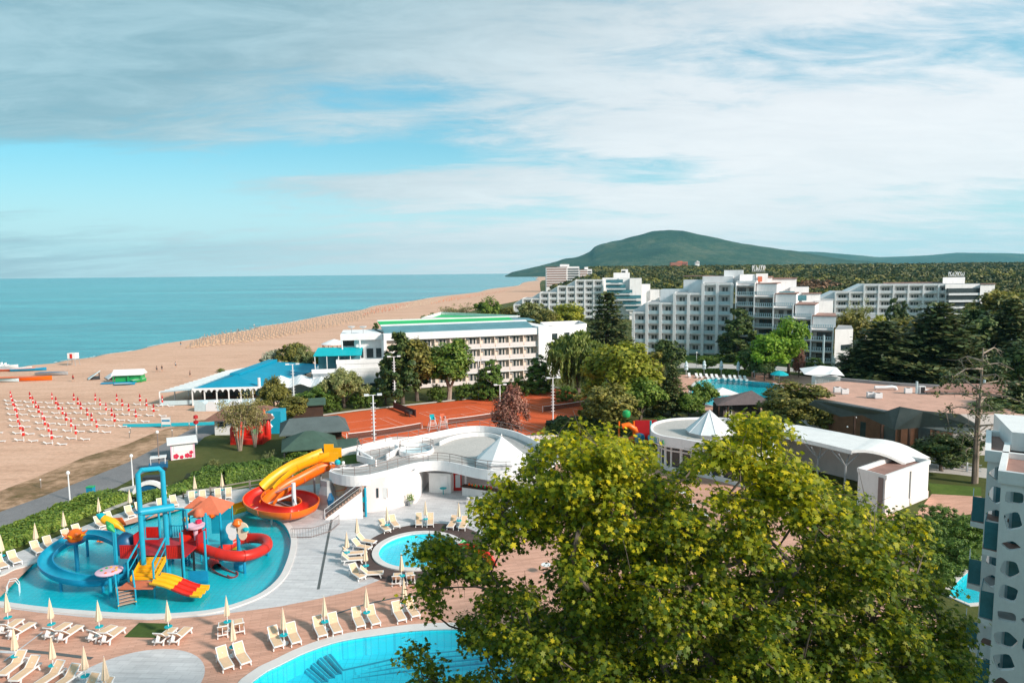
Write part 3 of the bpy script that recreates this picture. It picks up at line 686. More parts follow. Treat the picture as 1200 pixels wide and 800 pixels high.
# ---------------------------------------------------------------- terrain, hill and far ridge
def hor(px): return 326-px*0.01
def interp(t, pts):
    xs = [p[0] for p in pts]; ys = [p[1] for p in pts]; return float(np.interp(t, xs, ys))
def vnoise(x, y, s): # cheap smooth value noise
    x = x/s; y = y/s; xi = np.floor(x).astype(int); yi = np.floor(y).astype(int); xf = x-xi; yf = y-yi
    def h_(a, b_): 
        q_ = np.sin(a*127.1+b_*311.7)*43758.5453; return q_-np.floor(q_)
    u_ = xf*xf*(3-2*xf); v_ = yf*yf*(3-2*yf)
    return (h_(xi, yi)*(1-u_)+h_(xi+1, yi)*u_)*(1-v_)+(h_(xi, yi+1)*(1-u_)+h_(xi+1, yi+1)*u_)*v_
def grid_mesh(name, XX, YY, ZZ, m):
    h_, w_ = XX.shape; V = np.stack([XX, YY, ZZ], -1).reshape(-1, 3); idx = np.arange(h_*w_).reshape(h_, w_)
    f_ = np.stack([idx[:-1,:-1], idx[:-1,1:], idx[1:,1:], idx[1:,:-1]], -1).reshape(-1, 4)
    me = bpy.data.meshes.new(name); me.from_pydata(V.tolist(), [], f_.tolist()); me.materials.append(m)
    me.polygons.foreach_set('use_smooth', [True]*len(me.polygons)); me.update()
    o = bpy.data.objects.new(name, me); COL.objects.link(o); return tag(o, None, None, kind='structure')
prof1 = [(592,0),(598,0.8),(620,5),(640,10),(660,15),(680,19),(692,22.5),(697,27),(710,32),(730,36.5),(750,40),(765,43),(785,44.5),(800,44),(815,41),(840,37),(870,31.5),(900,26),(930,20),(960,15),(1000,10),(1100,4),(1200,0)]
pxs = np.linspace(592, 1230, 220); Ds = np.linspace(4200, 8200, 90)
PX, DD = np.meshgrid(pxs, Ds); XX = (PX-600)/F*DD
pr_ = np.interp(PX, [p[0] for p in prof1], [p[1] for p in prof1])*6000/800
s_ = np.clip((DD-4200)/1800, 0, 1); s_ = s_*s_*(3-2*s_); e_ = np.clip((8200-DD)/2200, 0, 1); e_ = e_*e_*(3-2*e_)
toe = np.clip((PX-592)/8, 0, 1)
ZZ = (pr_+24*toe)*np.minimum(s_, e_)*(0.80+0.2*s_) + (vnoise(XX, DD, 420)-0.5)*50*s_*e_*np.clip(pr_/90, 0, 1) + (vnoise(XX, DD, 150)-0.5)*22*np.clip(pr_/90, 0, 1) - 2
# hill cover
M['hill'] = ground_mat('wooded_hillside', [(0.3, (0.008, 0.024, 0.014)), (0.5, (0.03, 0.065, 0.03)), (0.66, (0.12, 0.13, 0.07))], 0.0025, 0.018, bmp=1.0, fine=0.045)
M['hill'].node_tree.nodes['Bump'].inputs['Distance'].default_value = 14.0
grid_mesh('hill', XX, DD, ZZ, M['hill'])
prof2 = [(880,10),(905,17),(930,21.5),(960,21),(1000,17.5),(1030,15.5),(1060,14.5),(1090,15.5),(1120,18),(1150,17.5),(1200,16.5),(1300,15)]
pxs = np.linspace(870, 1330, 90); Ds = np.linspace(8600, 13500, 40); PX, DD = np.meshgrid(pxs, Ds); XX = (PX-600)/F*DD
pr_ = np.interp(PX, [p[0] for p in prof2], [p[1] for p in prof2])*11000/800
s_ = np.clip((DD-8600)/2400, 0, 1); s_ = s_*s_*(3-2*s_)
grid_mesh('ridge', XX, DD, (pr_+22)*s_+(vnoise(XX, DD, 600)-0.5)*60*s_-3, M['hill'])
# rising woodland floor behind the hotels
def woodland(x, d):
    r = x/d; side_ = np.clip((r-0.055)/0.06, 0, 1)
    k = np.clip((d-240)/1300, 0, 1); k = k*k*(3-2*k)
    back = np.clip((2600-d)/900, 0, 1)
    return 23*k*side_*back + 8*np.clip((d-240)/120, 0, 1)*side_*0.4*back
rr_ = np.linspace(0.04, 1.25, 70); Ds = np.concatenate([np.linspace(225, 1600, 60), np.linspace(1700, 4600, 12)])
RR_, DD = np.meshgrid(rr_, Ds); XX = RR_*DD
grid_mesh('woodland_floor', XX, DD, woodland(XX, DD)-0.4+0.4*np.clip((DD-225)/30, 0, 1)-0.1, M['grass'])

# the air
mb = MB(); mb.box(-9000, 12500, -400, 14200, -2.2, 620, 'white'); hz_o = mb.build('haze'); hz_o.data.materials.clear()
m = bpy.data.materials.new('haze_air'); m.use_nodes = True; nt = m.node_tree; nt.nodes.clear(); o_ = nt.nodes.new('ShaderNodeOutputMaterial'); v_ = nt.nodes.new('ShaderNodeVolumePrincipled')
v_.inputs['Color'].default_value = (0.28, 0.80, 1.0, 1); v_.inputs['Density'].default_value = 0.00004; v_.inputs['Anisotropy'].default_value = 0.1; L(nt, v_.outputs[0], o_.inputs['Volume']); hz_o.data.materials.append(m)
tag(hz_o, 'thin bluish haze over the far sea and hills', None, kind='stuff')
# ================================================================= pool furniture
def make_lounger():
    t = thing('sun_lounger', 'cream sling sun lounger with white frame', 'sun lounger', group='cream sun loungers round the pools')
    mb = MB()                                            # local: head at -x, foot at +x, length 1.95
    for s in (-0.31, 0.31): mb.bar((-0.95, s, 0.36), (0.98, s, 0.34), 0.06, 0.09, 'plasticw')
    mb.bar((0.97, -0.33, 0.34), (0.97, 0.33, 0.34), 0.06, 0.09, 'plasticw'); mb.bar((-0.93, -0.33, 0.36), (-0.93, 0.33, 0.36), 0.06, 0.08, 'plasticw')
    mb.build('frame', t)
    for sx in (-0.62, 0.72):
        for sy in (-0.31, 0.31):
            mb = MB(); mb.bar((sx, sy, 0.33), (sx+(0.12 if sx > 0 else -0.12), sy*1.05, 0.0), 0.06, 0.10, 'plasticw', up=(1,0,0)); mb.build('leg', t)
    mb = MB(); mb.box(-0.28, 0.94, -0.27, 0.27, 0.375, 0.40, 'beige'); mb.build('seat', t)
    mb = MB(); a = Vector((-0.30, 0, 0.39)); e = Vector((-0.86, 0, 0.93))
    mb.bar(a, e, 0.56, 0.025, 'beige')
    for s in (-0.31, 0.31): mb.bar(a+Vector((0,s,0)), e+Vector((0,s,0)), 0.05, 0.06, 'plasticw')
    mb.bar(e+Vector((0,-0.33,0)), e+Vector((0,0.33,0)), 0.06, 0.06, 'plasticw')
    mb.build('backrest', t)
    mb = MB()
    mb.bar((-0.88, 0, 0.36), (-0.66, 0, 0.72), 0.035, 0.4, 'plasticw')
    mb.build('prop', t)
    return reg(t)
def make_parasol():
    t = thing('parasol', 'closed cream parasol', 'parasol', group='closed cream parasols round the pools')
    mb = MB(); mb.tube([(0,0,0.05),(0,0,2.35)], 0.028, 'plasticw', 6); mb.build('pole', t)
    mb = MB(); mb.lathe([(0.03,0.0),(0.17,0.03),(0.19,0.12),(0.13,0.6),(0.075,1.05),(0.035,1.35),(0.01,1.45)], (0,0,1.05), 'canvas', 12, 0.18); mb.lathe([(0.012,0),(0.02,0.05),(0.004,0.1)], (0,0,2.49), 'plasticw', 6); mb.build('canopy', t)
    mb = MB(); mb.lathe([(0.30,0),(0.32,0.05),(0.1,0.12),(0.05,0.3)], (0,0,0.0), 'plasticw', 14); mb.build('base', t)
    mb = MB(); mb.lathe([(0.24,0),(0.27,0.015),(0.27,0.04),(0.24,0.05)], (0,0,0.62), 'teal', 18); mb.build('side_table', t)
    return reg(t)
LG, PS = make_lounger(), make_parasol(); used = {'l': False, 'p': False}
def lounger(hx, hy, fx, fy, label, zg=0.062):
    a, b2 = P(hx, hy, 0.3), P(fx, fy, 0.3); c = (a+b2)/2; ang = math.atan2(b2.y-a.y, b2.x-a.x)
    if used['l']: dup(LG, (c.x, c.y, zg), ang, label)
    else: used['l'] = True; LG.location = (c.x, c.y, zg); LG.rotation_euler = (0,0,ang); LG['label'] = label
def parasol(px, py, label, tip=None, zg=0.062, sc_=1.0):
    c = P(px, py, zg)
    if used['p']: o = dup(PS, (c.x, c.y, zg), random.uniform(0, 6), label, scale=(sc_,)*3)
    else: used['p'] = True; PS.location = (c.x, c.y, zg); PS['label'] = label
# (place, parasol foot, [lounger (head px, foot px), ...])
sets = [
 ('at the left edge by the pool rim, before the turquoise water', (10,733), [(2,742,22,728),(12,747,38,731)]),
 ('second pair along the lower pool rim from the photo left', (61,741), [(55,747,79,732),(69,751,94,734)]),
 ('third pair along the lower pool rim, left of the green mat', (117,744), [(107,749,131,736),(121,753,142,737)]),
 ('standing on the edge of the green turf mat', (198,744), [(186,752,201,739),(203,752,219,738)]),
 ('under the red tube slide exit, close to the pool rim', (267,738), [(261,745,262,731),(281,741,279,728)]),
 ('on the wood tiles left of the big pool corner', (274,768), [(257,765,270,786),(276,760,291,781)]),
 ('first pair along the big pool from its left corner', (333,754), [(317,740,329,762),(339,737,349,756)]),
 ('second pair along the big pool, left of the dark floor drain', (381,738), [(370,729,380,748),(388,726,397,743)]),
 ('third pair along the big pool, over the curved drain', (430,727), [(416,719,424,736),(432,717,442,733)]),
 ('fourth pair along the big pool, touching the tree leaves', (474,715), [(463,713,472,728),(478,709,488,723)]),
 ('below the dark ring of the round pool, backs to the viewer', (471,683), [(464,685,466,673),(482,684,480,672)]),
 ('at the lower left corner beside the long floor drain', (19,779), [(27,773,3,791),(43,779,17,798)]),
 ('second pair up from the bottom left, over the drain end', (63,790), [(74,784,42,805),(92,788,60,810)]),
 ('at the bottom edge left of the pale round slab', (101,803), [(112,801,88,819),(128,806,104,823)]),
 ('at the far left beside the clipped hedge', (3,659), [(-8,656,10,668),(8,650,26,663)]),
 ('second pair along the hedge from the left', (43,644), [(34,638,53,651),(49,632,67,646)]),
 ('third pair along the hedge, behind the sun flower sprayer', (76,629), [(71,625,88,636),(83,619,101,630)]),
 ('fourth pair along the hedge, beside the parrot sprayer', (117,611), [(109,609,126,620),(121,604,137,614)]),
 ('fifth pair along the hedge, left of the bucket frame', (153,600), [(147,597,157,607),(160,593,168,602)]),
 ('behind the legs of the bucket frame', (194,590), [(186,588,191,599),(201,585,207,594)]),
 ('at the top of the play pool, left of the last pair', (229,583), [(224,580,226,590),(237,579,239,588)]),
 ('at the top of the play pool, right beside the yellow slide exit', (261,580), [(255,577,256,586),(268,576,268,585)]),
 ('upper left of the round pool, near the stair foot', (419,637), [(413,639,434,643),(418,633,440,636)]),
 ('due left of the round pool ring', (407,655), [(402,657,424,655),(402,650,424,648)]),
 ('lower left of the round pool ring', (429,671), [(411,668,426,678),(426,673,444,672)]),
 ('upper edge of the round pool ring, left of two front pairs', (454,622), [(444,613,457,624),(458,609,466,618)]),
 ('facing the round pool from before the dark doorway', (499,615), [(491,606,491,617),(505,606,504,617)]),
 ('facing the round pool from its upper right', (538,617), [(534,609,526,620),(546,610,540,621)]),
]
for place, (ux, uy), ls in sets:
    parasol(ux, uy, 'parasol '+place)
    for k, (a, b2, c_, d_) in enumerate(ls):
        side = ('left' if a < ls[1-k][0] else 'right') if abs(a-ls[1-k][0]) > 3 else ('upper' if b2 < ls[1-k][1] else 'lower')
        lounger(a, b2, c_, d_, side+' lounger '+place)
parasol(125, 816, 'closed cream parasol cut by the bottom edge on the pale slab')
parasol(523, 672, 'closed cream parasol between the round pool and the plane leaves')
lounger(515, 683, 517, 671, 'cream lounger half hidden by plane leaves below the round pool')
# ================================================================= water play tower
base = P(180, 684); TW = thing('water_play_tower', 'big water play tower with blue frame, red panels and slides standing in the turquoise pool', 'play tower', (base.x, base.y, -0.4))
def part(mb, name, parent=TW, smooth=False): return mb.build(name, parent, smooth=smooth)
XL, XR = P(139, 683).x, P(222, 677).x; Y0, Y1 = base.y+0.2, base.y+4.6; ZD = 2.1
XM = (XL+XR)/2
mb = MB(TW); mb.box(XL+1.35, XR-1.6, Y0+0.3, Y1, ZD-0.12, ZD, 'redpanel'); mb.box(XL, XL+1.3, Y0+0.4, Y1-0.4, ZD-0.12, ZD, 'redpanel'); mb.box(XR-1.5, XR, Y0+0.4, Y1, ZD-0.12, ZD, 'redpanel'); part(mb, 'platform')
posts = [(XL, Y0, 4.6), (XL, Y1, 4.3), (XL+1.7, Y0+0.2, 2.9), (XR, Y0, 4.3), (XR, Y1, 4.3), (XM-0.6, Y1+0.3, 4.6), (XM+0.6, Y1+0.3, 4.6), (XR-1.6, Y0+0.4, 3.0), (XR-1.7, Y1, 4.6), (XL+1.3, Y1, 4.6), (XR+0.9, Y1+0.8, 4.0), (XR+0.9, Y0+2.0, 3.6)]
for x, y, h in posts:
    mb = MB(TW); mb.tube([(x, y, -0.4), (x, y, h)], 0.10, 'blue', 8); mb.lathe([(0.16, 0), (0.16, 0.3), (0.1, 0.35)], (x, y, -0.4), 'bluedeep', 8); part(mb, 'post', smooth=True)
# roof bars at the back
mb = MB(TW); zz = 4.45
mb.tube([(XL+1.3, Y1, zz+0.1), (XM-0.6, Y1+0.3, zz+0.15), (XM+0.6, Y1+0.3, zz+0.15), (XR-1.7, Y1, zz+0.1)], 0.09, 'blue', 8)
mb.tube([(XL+0.7, Y0+1, 4.3), (XL+1.3, Y1, zz+0.1)], 0.08, 'blue', 8); mb.tube([(XR-0.1, Y0+1.2, 4.2), (XR-1.7, Y1, zz+0.1)], 0.08, 'blue', 8); part(mb, 'top_rail')
# tall bucket frame
fl, fr = P(170, 684), P(198, 672); tl, tr = Q(161, 551, fl.y-0.3), Q(190, 548, fr.y-0.3)
mb = MB(TW); mb.tube([(fl.x, fl.y, -0.4), tl-Vector((0,0,0.3)), tl+Vector((0.25,0.1,0)), tr-Vector((0.25,0.1,0)), tr-Vector((0,0,0.3)), (fr.x, fr.y, -0.4)], 0.20, 'blue', 10); part(mb, 'bucket_frame', smooth=True)
bl, br = Q(163, 600, fl.y-0.2), Q(203, 594, fr.y-0.2)
mb = MB(TW); mb.tube([bl, br], 0.33, 'blue', 14); mb.lathe([(0.35,0),(0.38,0.05)], bl, 'bluedeep', 10); bk = part(mb, 'tipping_bucket', smooth=True)
# panels
def panel(x0, x1, y, z0, z1, m='redpanel', t=0.06, along='x', name='panel'):
    mb = MB(TW)
    if along == 'x': mb.box(x0, x1, y-t/2, y+t/2, z0, z1, m)
    else: mb.box(y-t/2, y+t/2, x0, x1, z0, z1, m)
    o = part(mb, name)
    if z1-z0 > 0.6 and m in ('redpanel',) and along == 'x':
        mb = MB(TW); n_s = 9
        for k in range(n_s):
            xx = x0+(x1-x0)*(k+0.5)/n_s; mb.box(xx-0.03, xx+0.03, y-t/2-0.03, y-t/2-0.002, z0+0.15, z1-0.15, 'red')
        mb.build('slat', o).matrix_parent_inverse.identity()
        c_ = o.children[0]
    return o
panel(XL+0.15, XL+1.6, Y0+0.25, ZD-0.1, ZD+1.05); panel(XR-1.45, XR-0.15, Y0+0.25, ZD-0.15, ZD+1.0)
panel(XL+0.1, XL+1.2, Y1, ZD, ZD+1.0); panel(XR-1.6, XR-0.4, Y1, ZD, ZD+1.0)
panel(Y0+2.6, Y1, XL, ZD, ZD+1.0, along='y'); panel(Y0+2.4, Y1, XR, ZD, ZD+0.9, 'redpanel', along='y')
mb = MB(TW)
for k in range(9): mb.tube([(XM-0.9+0.22*k, Y1+0.25, ZD), (XM-0.9+0.22*k, Y1+0.25, ZD+1.0)], 0.03, 'bluedeep', 6)
mb.tube([(XM-1.0, Y1+0.25, ZD+1.0), (XM+1.0, Y1+0.25, ZD+1.0)], 0.05, 'blue', 6); part(mb, 'balustrade')
# lower blue walls and dark play boards
mb = MB(TW); mb.box(XL+0.2, XL+0.28, Y0+0.4, Y1, 0.2, 1.4, 'bluedeep'); part(mb, 'play_board')
mb = MB(TW); mb.box(XR+0.1, XR+1.7, Y0+0.5, Y0+0.58, -0.3, 0.75, 'bluedeep'); part(mb, 'play_board')
mb = MB(TW); mb.box(XR+0.9, XR+1.9, Y1+0.8, Y1+0.88, 1.1, 3.3, 'blue'); part(mb, 'play_board')
for k, (x_, y_) in enumerate(((XL+0.8, Y0+1.5), (XL+1.0, Y0+2.8), (XR-0.9, Y0+1.6), (XR-0.5, Y0+2.8))):
    mb = MB(TW); mb.tube([(x_, y_, -0.4), (x_, y_, ZD-0.1)], 0.09, 'dark', 6); part(mb, 'support')
# pyramid roof with ball on top
rc_ = Q(248, 614, 61.0); zr = 3.75
for (m_, cx_, cy_, s_) in (('orangered', rc_.x, rc_.y, 1.55), ('orangered', rc_.x-1.6, rc_.y+1.2, 1.0)):
    mb = MB(TW); h_ = 1.05*s_/1.3
    vs = [(cx_-s_, cy_-s_, zr), (cx_+s_, cy_-s_, zr), (cx_+s_, cy_+s_, zr), (cx_-s_, cy_+s_, zr), (cx_, cy_, zr+h_)]
    vs += [(v[0], v[1], v[2]-0.08) for v in vs[:4]]
    mb.add(vs, [(0,1,4),(1,2,4),(2,3,4),(3,0,4),(0,5,6,1),(1,6,7,2),(2,7,8,3),(3,8,5,0),(8,7,6,5)], m_); part(mb, 'roof')
for dx in (-1.4, 1.4):
    for dy in (-1.3, 1.3):
        mb = MB(TW); mb.tube([(rc_.x+dx, rc_.y+dy, -0.4), (rc_.x+dx, rc_.y+dy, zr)], 0.07, 'dark' if dy < 0 else 'blue', 6); part(mb, 'roof_post')
mb = MB(TW); mb.box(rc_.x-0.6, rc_.x+1.3, rc_.y+1.25, rc_.y+1.33, 0.9, 3.3, 'blue'); part(mb, 'wall_panel')
# yellow stair and lower flight, handrails
mb = MB(TW); s0 = P(182, 686); x0_, x1_ = XM-0.75, XM+1.15; zl = 0.95; yl = Y0-1.0
nst = 6
for k in range(nst):
    za = zl+(ZD-zl)*(k+1)/nst; mb.box(x0_, x1_, yl+0.35*k-0.6, yl+0.35*k-0.2, za-0.16, za, 'yellow')
for x_ in (x0_, x1_): mb.bar((x_, yl-0.7, zl), (x_, yl+1.5, ZD), 0.08, 0.4, 'yellow')
part(mb, 'upper_steps')
mb = MB(TW); mb.box(x0_-0.2, x1_+0.5, yl-1.9, yl-0.65, zl-0.12, zl, 'orangered'); part(mb, 'landing')
a = Vector((x0_-0.1, yl-1.3, zl)); b_ = P(149, 705); b_ = Vector((b_.x, b_.y, -0.2)); d_ = (b_-a); dn_ = Vector((d_.x, d_.y, 0)).normalized(); sd_ = Vector((-dn_.y, dn_.x, 0))
mb = MB(TW)
for k in range(6):
    q_ = a+d_*((k+0.5)/6); mb.bar(q_-sd_*0.55, q_+sd_*0.55, 0.32, 0.07, 'stepbrown')
part(mb, 'stair_tread')
for s in (-1, 1):
    mb = MB(TW); mb.bar(a+sd_*0.6*s-Vector((0,0,0.12)), b_+sd_*0.6*s-Vector((0,0,0.05)), 0.07, 0.34, 'yellow'); part(mb, 'stair_stringer')
    mb = MB(TW); up = Vector((0,0,1.0))
    mb.tube([b_+sd_*0.6*s-Vector((0,0,0.2)), b_+sd_*0.6*s+up, a+sd_*0.6*s+up, a+sd_*0.6*s-Vector((0,0,1.2))], 0.06, 'blue', 6)
    if s == -1 or True:
        mb.tube([b_+sd_*0.6*s+up*0.66, a+sd_*0.6*s+up*0.66], 0.03, 'blue', 5); mb.tube([b_+sd_*0.6*s+up*0.33, a+sd_*0.6*s+up*0.33], 0.03, 'blue', 5)
    part(mb, 'handrail', smooth=True)
for x_ in (x0_-0.05, x1_+0.05):
    mb = MB(TW); mb.tube([(x_, yl-0.8, -0.4), (x_, yl-0.8, zl+1.6), (x_, yl+1.3, ZD+1.6), (x_, yl+1.3, ZD-0.3)], 0.08, 'blue', 8)
    mb.tube([(x_, yl-0.8, zl+0.8), (x_, yl+1.3, ZD+0.8)], 0.04, 'blue', 6); part(mb, 'handrail', smooth=True)
# triple yellow and red slide
sA = Vector((x1_+0.35, yl-1.2, zl)); sB = P(240, 697); sB = Vector((sB.x, sB.y, -0.05)); dd = sB-sA; side_v = Vector((-dd.y, dd.x, 0)).normalized()
zf = lambda t: (zl+0.12)*(1-t)**1.2 + 0.12*math.sin(t*math.pi*2.0)*0.9
for k in (-1, 0, 1):
    for seg, (t0, t1, mm) in enumerate(((0, 0.42, 'yellow'), (0.42, 0.80, 'red'), (0.80, 1.0, 'yellow'))):
        path = []
        for i in range(7):
            t = t0+(t1-t0)*i/6; p = sA+dd*t+side_v*0.62*k; p.z = zf(t)+0.12; path.append(p)
        mb = MB(TW); mb.channel(path, 0.64, 0.30, mm, 6, 0.06); part(mb, 'slide_lane')
# red spiral tube slide
def pq(l): return [Q(x, y, Y_) for x, y, Y_ in l]
red = pq([(222,630,58),(232,639,57.3),(248,646,56.6),(266,650,56.2),(286,651,56.4),(303,647,57.6),(313,640,59.2),(311,632,60.8),(300,629,61.6),(284,631,61.8),(268,640,61.0),(255,652,59.6),(250,662,58.0),(256,670,56.9),(266,675,56.2),(277,678,55.6)])
red = smooth_line(red, 4); zs_ = np.linspace(red[0].z, 0.15, len(red))
for i, p in enumerate(red): p.z = 0.5*p.z+0.5*zs_[i]-0.25 if i < len(red)-1 else 0.15
k1 = int(len(red)*0.84)
mb = MB(TW); mb.tube(red[:k1+1], 0.46, 'red', 14, cap=False)
for i in range(4, k1, 6): 
    d_ = (red[i+1]-red[i]).normalized(); mb.tube([red[i]-d_*0.05, red[i]+d_*0.05], 0.53, 'red', 14, cap=False)
part(mb, 'tube_slide', smooth=True)
mb = MB(TW); mb.channel([p-Vector((0,0,0.46)) for p in red[k1:]], 0.95, 0.46, 'red', 10, 0.08, arc=math.pi*1.2); part(mb, 'slide_exit', smooth=True)
mb = MB(TW); e0 = red[0]; mb.add([tuple(e0+Vector(v)) for v in ((-0.5,-0.75,-0.75),(-0.5,0.75,-0.75),(-0.5,0.75,1.0),(-0.5,-0.75,1.0),(0.35,-0.45,-0.5),(0.35,0.45,-0.5),(0.35,0.45,0.5),(0.35,-0.45,0.5))],
   [(0,1,2,3),(7,6,5,4),(0,4,5,1),(1,5,6,2),(2,6,7,3),(3,7,4,0)], 'red'); part(mb, 'slide_hood')
mb = MB(TW); fz = Q(229, 619, 57.6); mb.lathe([(0.15,-1.0),(0.2,0),(0.75,0.15),(0.8,0.35),(0.72,0.36),(0.2,0.2)], fz, 'pink', 16); part(mb, 'funnel', smooth=True)
for i in (16, 26, 40):
    p = red[i]; mb = MB(TW); mb.tube([(p.x, p.y, -0.4), (p.x, p.y, p.z-0.4)], 0.12, 'bluedeep', 8); part(mb, 'slide_support')
# blue open flume
bluep = pq([(143,634,57.2),(130,634,59.0),(112,636,60.2),(92,640,60.2),(72,646,58.6),(57,655,56.6),(54,665,55.0),(63,675,53.7),(80,682,53.0),(100,684,52.8),(120,680,53.2),(136,672,54.2),(148,664,55.2)])
bluep = smooth_line(bluep, 4); zs_ = np.linspace(1.5, -0.15, len(bluep))
for i, p in enumerate(bluep): p.z = zs_[i]
mb = MB(TW); mb.channel(bluep, 1.15, 0.62, 'bluedeep', 10, 0.10, arc=math.pi*1.1, mi_='blue'); part(mb, 'open_slide', smooth=True)
for i in (10, 20, 30, 40):
    p = bluep[i]; mb = MB(TW); mb.tube([(p.x, p.y, -0.4), (p.x, p.y, p.z)], 0.12, 'bluedeep', 8); part(mb, 'slide_support')
mb = MB(TW); e = bluep[0]; mb.lathe([(0.3,-0.9),(0.75,-0.8),(0.85,0),(0.6,0.7),(0.2,1.0)], e+Vector((0.3,0,0.5)), 'bluedark', 14); part(mb, 'slide_tunnel', smooth=True)
# ---- sprayers: things of their own
def sprayer(px, py, name, label, fn):
    p = P(px, py, -0.3); t = thing(name, label, 'water sprayer', (p.x, p.y, -0.4)); fn(t); return t
def sun_flower(t):
    mb = MB(); mb.tube([(0,0,0),(0,0,2.6)], 0.17, 'bluedeep', 10); mb.build('stem', t, smooth=True)
    mb = MB(); mb.lathe([(0.1,0),(0.75,0.05),(0.8,0.2),(0.3,0.25)], (0,0,2.5), 'bluedark', 14); mb.build('collar', t)
    mb = MB(); mb.lathe([(0.05,-0.05),(0.5,0),(0.62,0.3),(0.55,0.75),(0.3,1.0),(0.05,1.05)], (0,0,2.7), 'orange', 16); mb.build('flower', t, smooth=True)
    f = t.children[-1]; mb = MB()
    for k in range(12):
        a = 2*math.pi*k/12; mb.tube([(0.5*math.cos(a),0.5*math.sin(a),3.15),(0.95*math.cos(a),0.95*math.sin(a),3.25+0.25*(k%2))], [0.16,0.03], 'yellow' if k % 3 == 0 else 'orange', 6)
    mb.build('petal', f)
sprayer(91, 667, 'flower_sprayer', 'orange sun flower sprayer on a blue stem inside the blue slide loop', sun_flower)
def table(t):
    mb = MB(); mb.tube([(0,0,0),(0,0,2.0)], 0.13, 'blue', 10); mb.build('stem', t, smooth=True)
    mb = MB(); mb.lathe([(0.2,0),(0.95,0.1),(1.0,0.2),(0.9,0.26),(0.1,0.2)], (0,0,2.0), 'pink', 20); mb.build('bowl', t, smooth=True)
    mb = MB()
    for k in range(7):
        a = k*2.4; mb.lathe([(0.05,0),(0.12,0.05),(0.02,0.12)], (0.55*math.cos(a),0.55*math.sin(a),2.22), ('yellow','green','orange')[k % 3], 8)
    mb.build('nozzle', t)
sprayer(130, 698, 'bowl_sprayer', 'pink bowl sprayer on a blue stem before the blue slide loop', table)
def parrot(t):
    mb = MB(); mb.tube([(0,0,0),(0,0,4.9)], 0.11, 'blue', 8); mb.build('pole', t, smooth=True)
    mb = MB(); mb.tube([(-1.0,0.1,5.8),(-0.6,0,5.55),(0,0,5.3),(0.55,0,5.0),(1.0,-0.05,4.55)], [0.22,0.36,0.38,0.26,0.06], 'yellow', 10); mb.build('body', t, smooth=True)
    mb = MB(); mb.tube([(-1.35,0.1,5.95),(-1.05,0.1,5.85),(-0.8,0.1,5.7)], [0.06,0.28,0.34], 'teal', 10); mb.build('head', t, smooth=True)
    for s in (-1, 1):
        mb = MB(); mb.tube([(-0.3,s*0.3,5.5),(0.2,s*0.7,5.2),(0.6,s*0.8,4.8)], [0.1,0.3,0.05], 'green' if s < 0 else 'orange', 8); mb.build('wing', t)
sprayer(137, 683, 'parrot_sprayer', 'yellow and green parrot sprayer on a tall blue pole left of the tower', parrot)
def butterfly(t):
    mb = MB(); mb.tube([(0,0,0),(0,0,3.4)], 0.16, 'bluedeep', 10); mb.lathe([(0.5,0),(0.5,0.5),(0.3,0.7)], (0,0,0), 'bluedeep', 12); mb.build('stem', t, smooth=True)
    mb = MB(); mb.tube([(0,0,2.6),(0,0,4.1)], [0.14,0.2], 'brownwood', 8); mb.lathe([(0.3,0),(0.45,0.25),(0.3,0.55),(0.05,0.65)], (0,0,3.8), 'orange', 12); mb.build('body', t, smooth=True)
    for s in (-1, 1):
        mb = MB()
        for (dz, r) in ((3.55, 0.62), (3.0, 0.42)): mb.prism([(s*(0.45)+r*0.85*math.cos(a), r*math.sin(a)) for a in [2*math.pi*k/14 for k in range(14)]], -0.04-0.05*r, 0.04, 'plasticw' if s < 0 else 'canvas')
        # stand the wings upright
        n2 = len(mb.V)//2; mb.V = [(x, z-0.1, (y+(3.55 if i < n2 else 3.0))) for i, (x, y, z) in enumerate(mb.V)]
        mb.build('wing', t)
    mb = MB(); mb.lathe([(0.1,0),(0.3,0.1),(0.3,0.3),(0.1,0.4)], (0.75,-0.1,3.35), 'teal', 8); mb.build('eye', t)
sprayer(281, 664, 'butterfly_sprayer', 'white winged butterfly sprayer on a blue stem behind the red tube slide', butterfly)
def spinner(t):
    mb = MB(); mb.tube([(0,0,0),(0,0,4.0)], 0.10, 'blue', 8); mb.build('pole', t, smooth=True)
    mb = MB(); mb.lathe([(0.1,0),(0.45,0.2),(0.5,0.5),(0.3,0.9),(0.05,1.0)], (0,0,3.9), 'orangered', 12); mb.build('head', t, smooth=True)
    for k, m_ in enumerate(('orange','green','yellow','magenta')):
        a = k*1.57+0.4; mb = MB(); mb.tube([(0,0,4.1),(1.0*math.cos(a),1.0*math.sin(a),4.0)], [0.05,0.05], 'blue', 6); mb.lathe([(0.05,-0.2),(0.28,0),(0.28,0.2),(0.05,0.3)], (1.1*math.cos(a),1.1*math.sin(a),3.9), m_, 8); mb.build('cup', t)
sprayer(236, 655, 'cup_sprayer', 'orange topped sprayer with coloured cups behind the small pyramid roof', spinner)
mb = MB(); p = P(120, 634, -0.1); mb.lathe([(0.05,-0.1),(0.3,0),(0.3,0.15),(0.05,0.25)], (0,0,0), 'orange', 10)
for k in range(5): mb.lathe([(0.03,0),(0.16,0.08),(0.02,0.2)], (0.35*math.cos(k*1.256),0.35*math.sin(k*1.256),0), 'orange', 6)
o = mb.build('floating_toy'); o.location = (p.x, p.y, -0.08); tag(o, 'small orange star toy floating in the pool above the blue slide loop', 'pool toy')
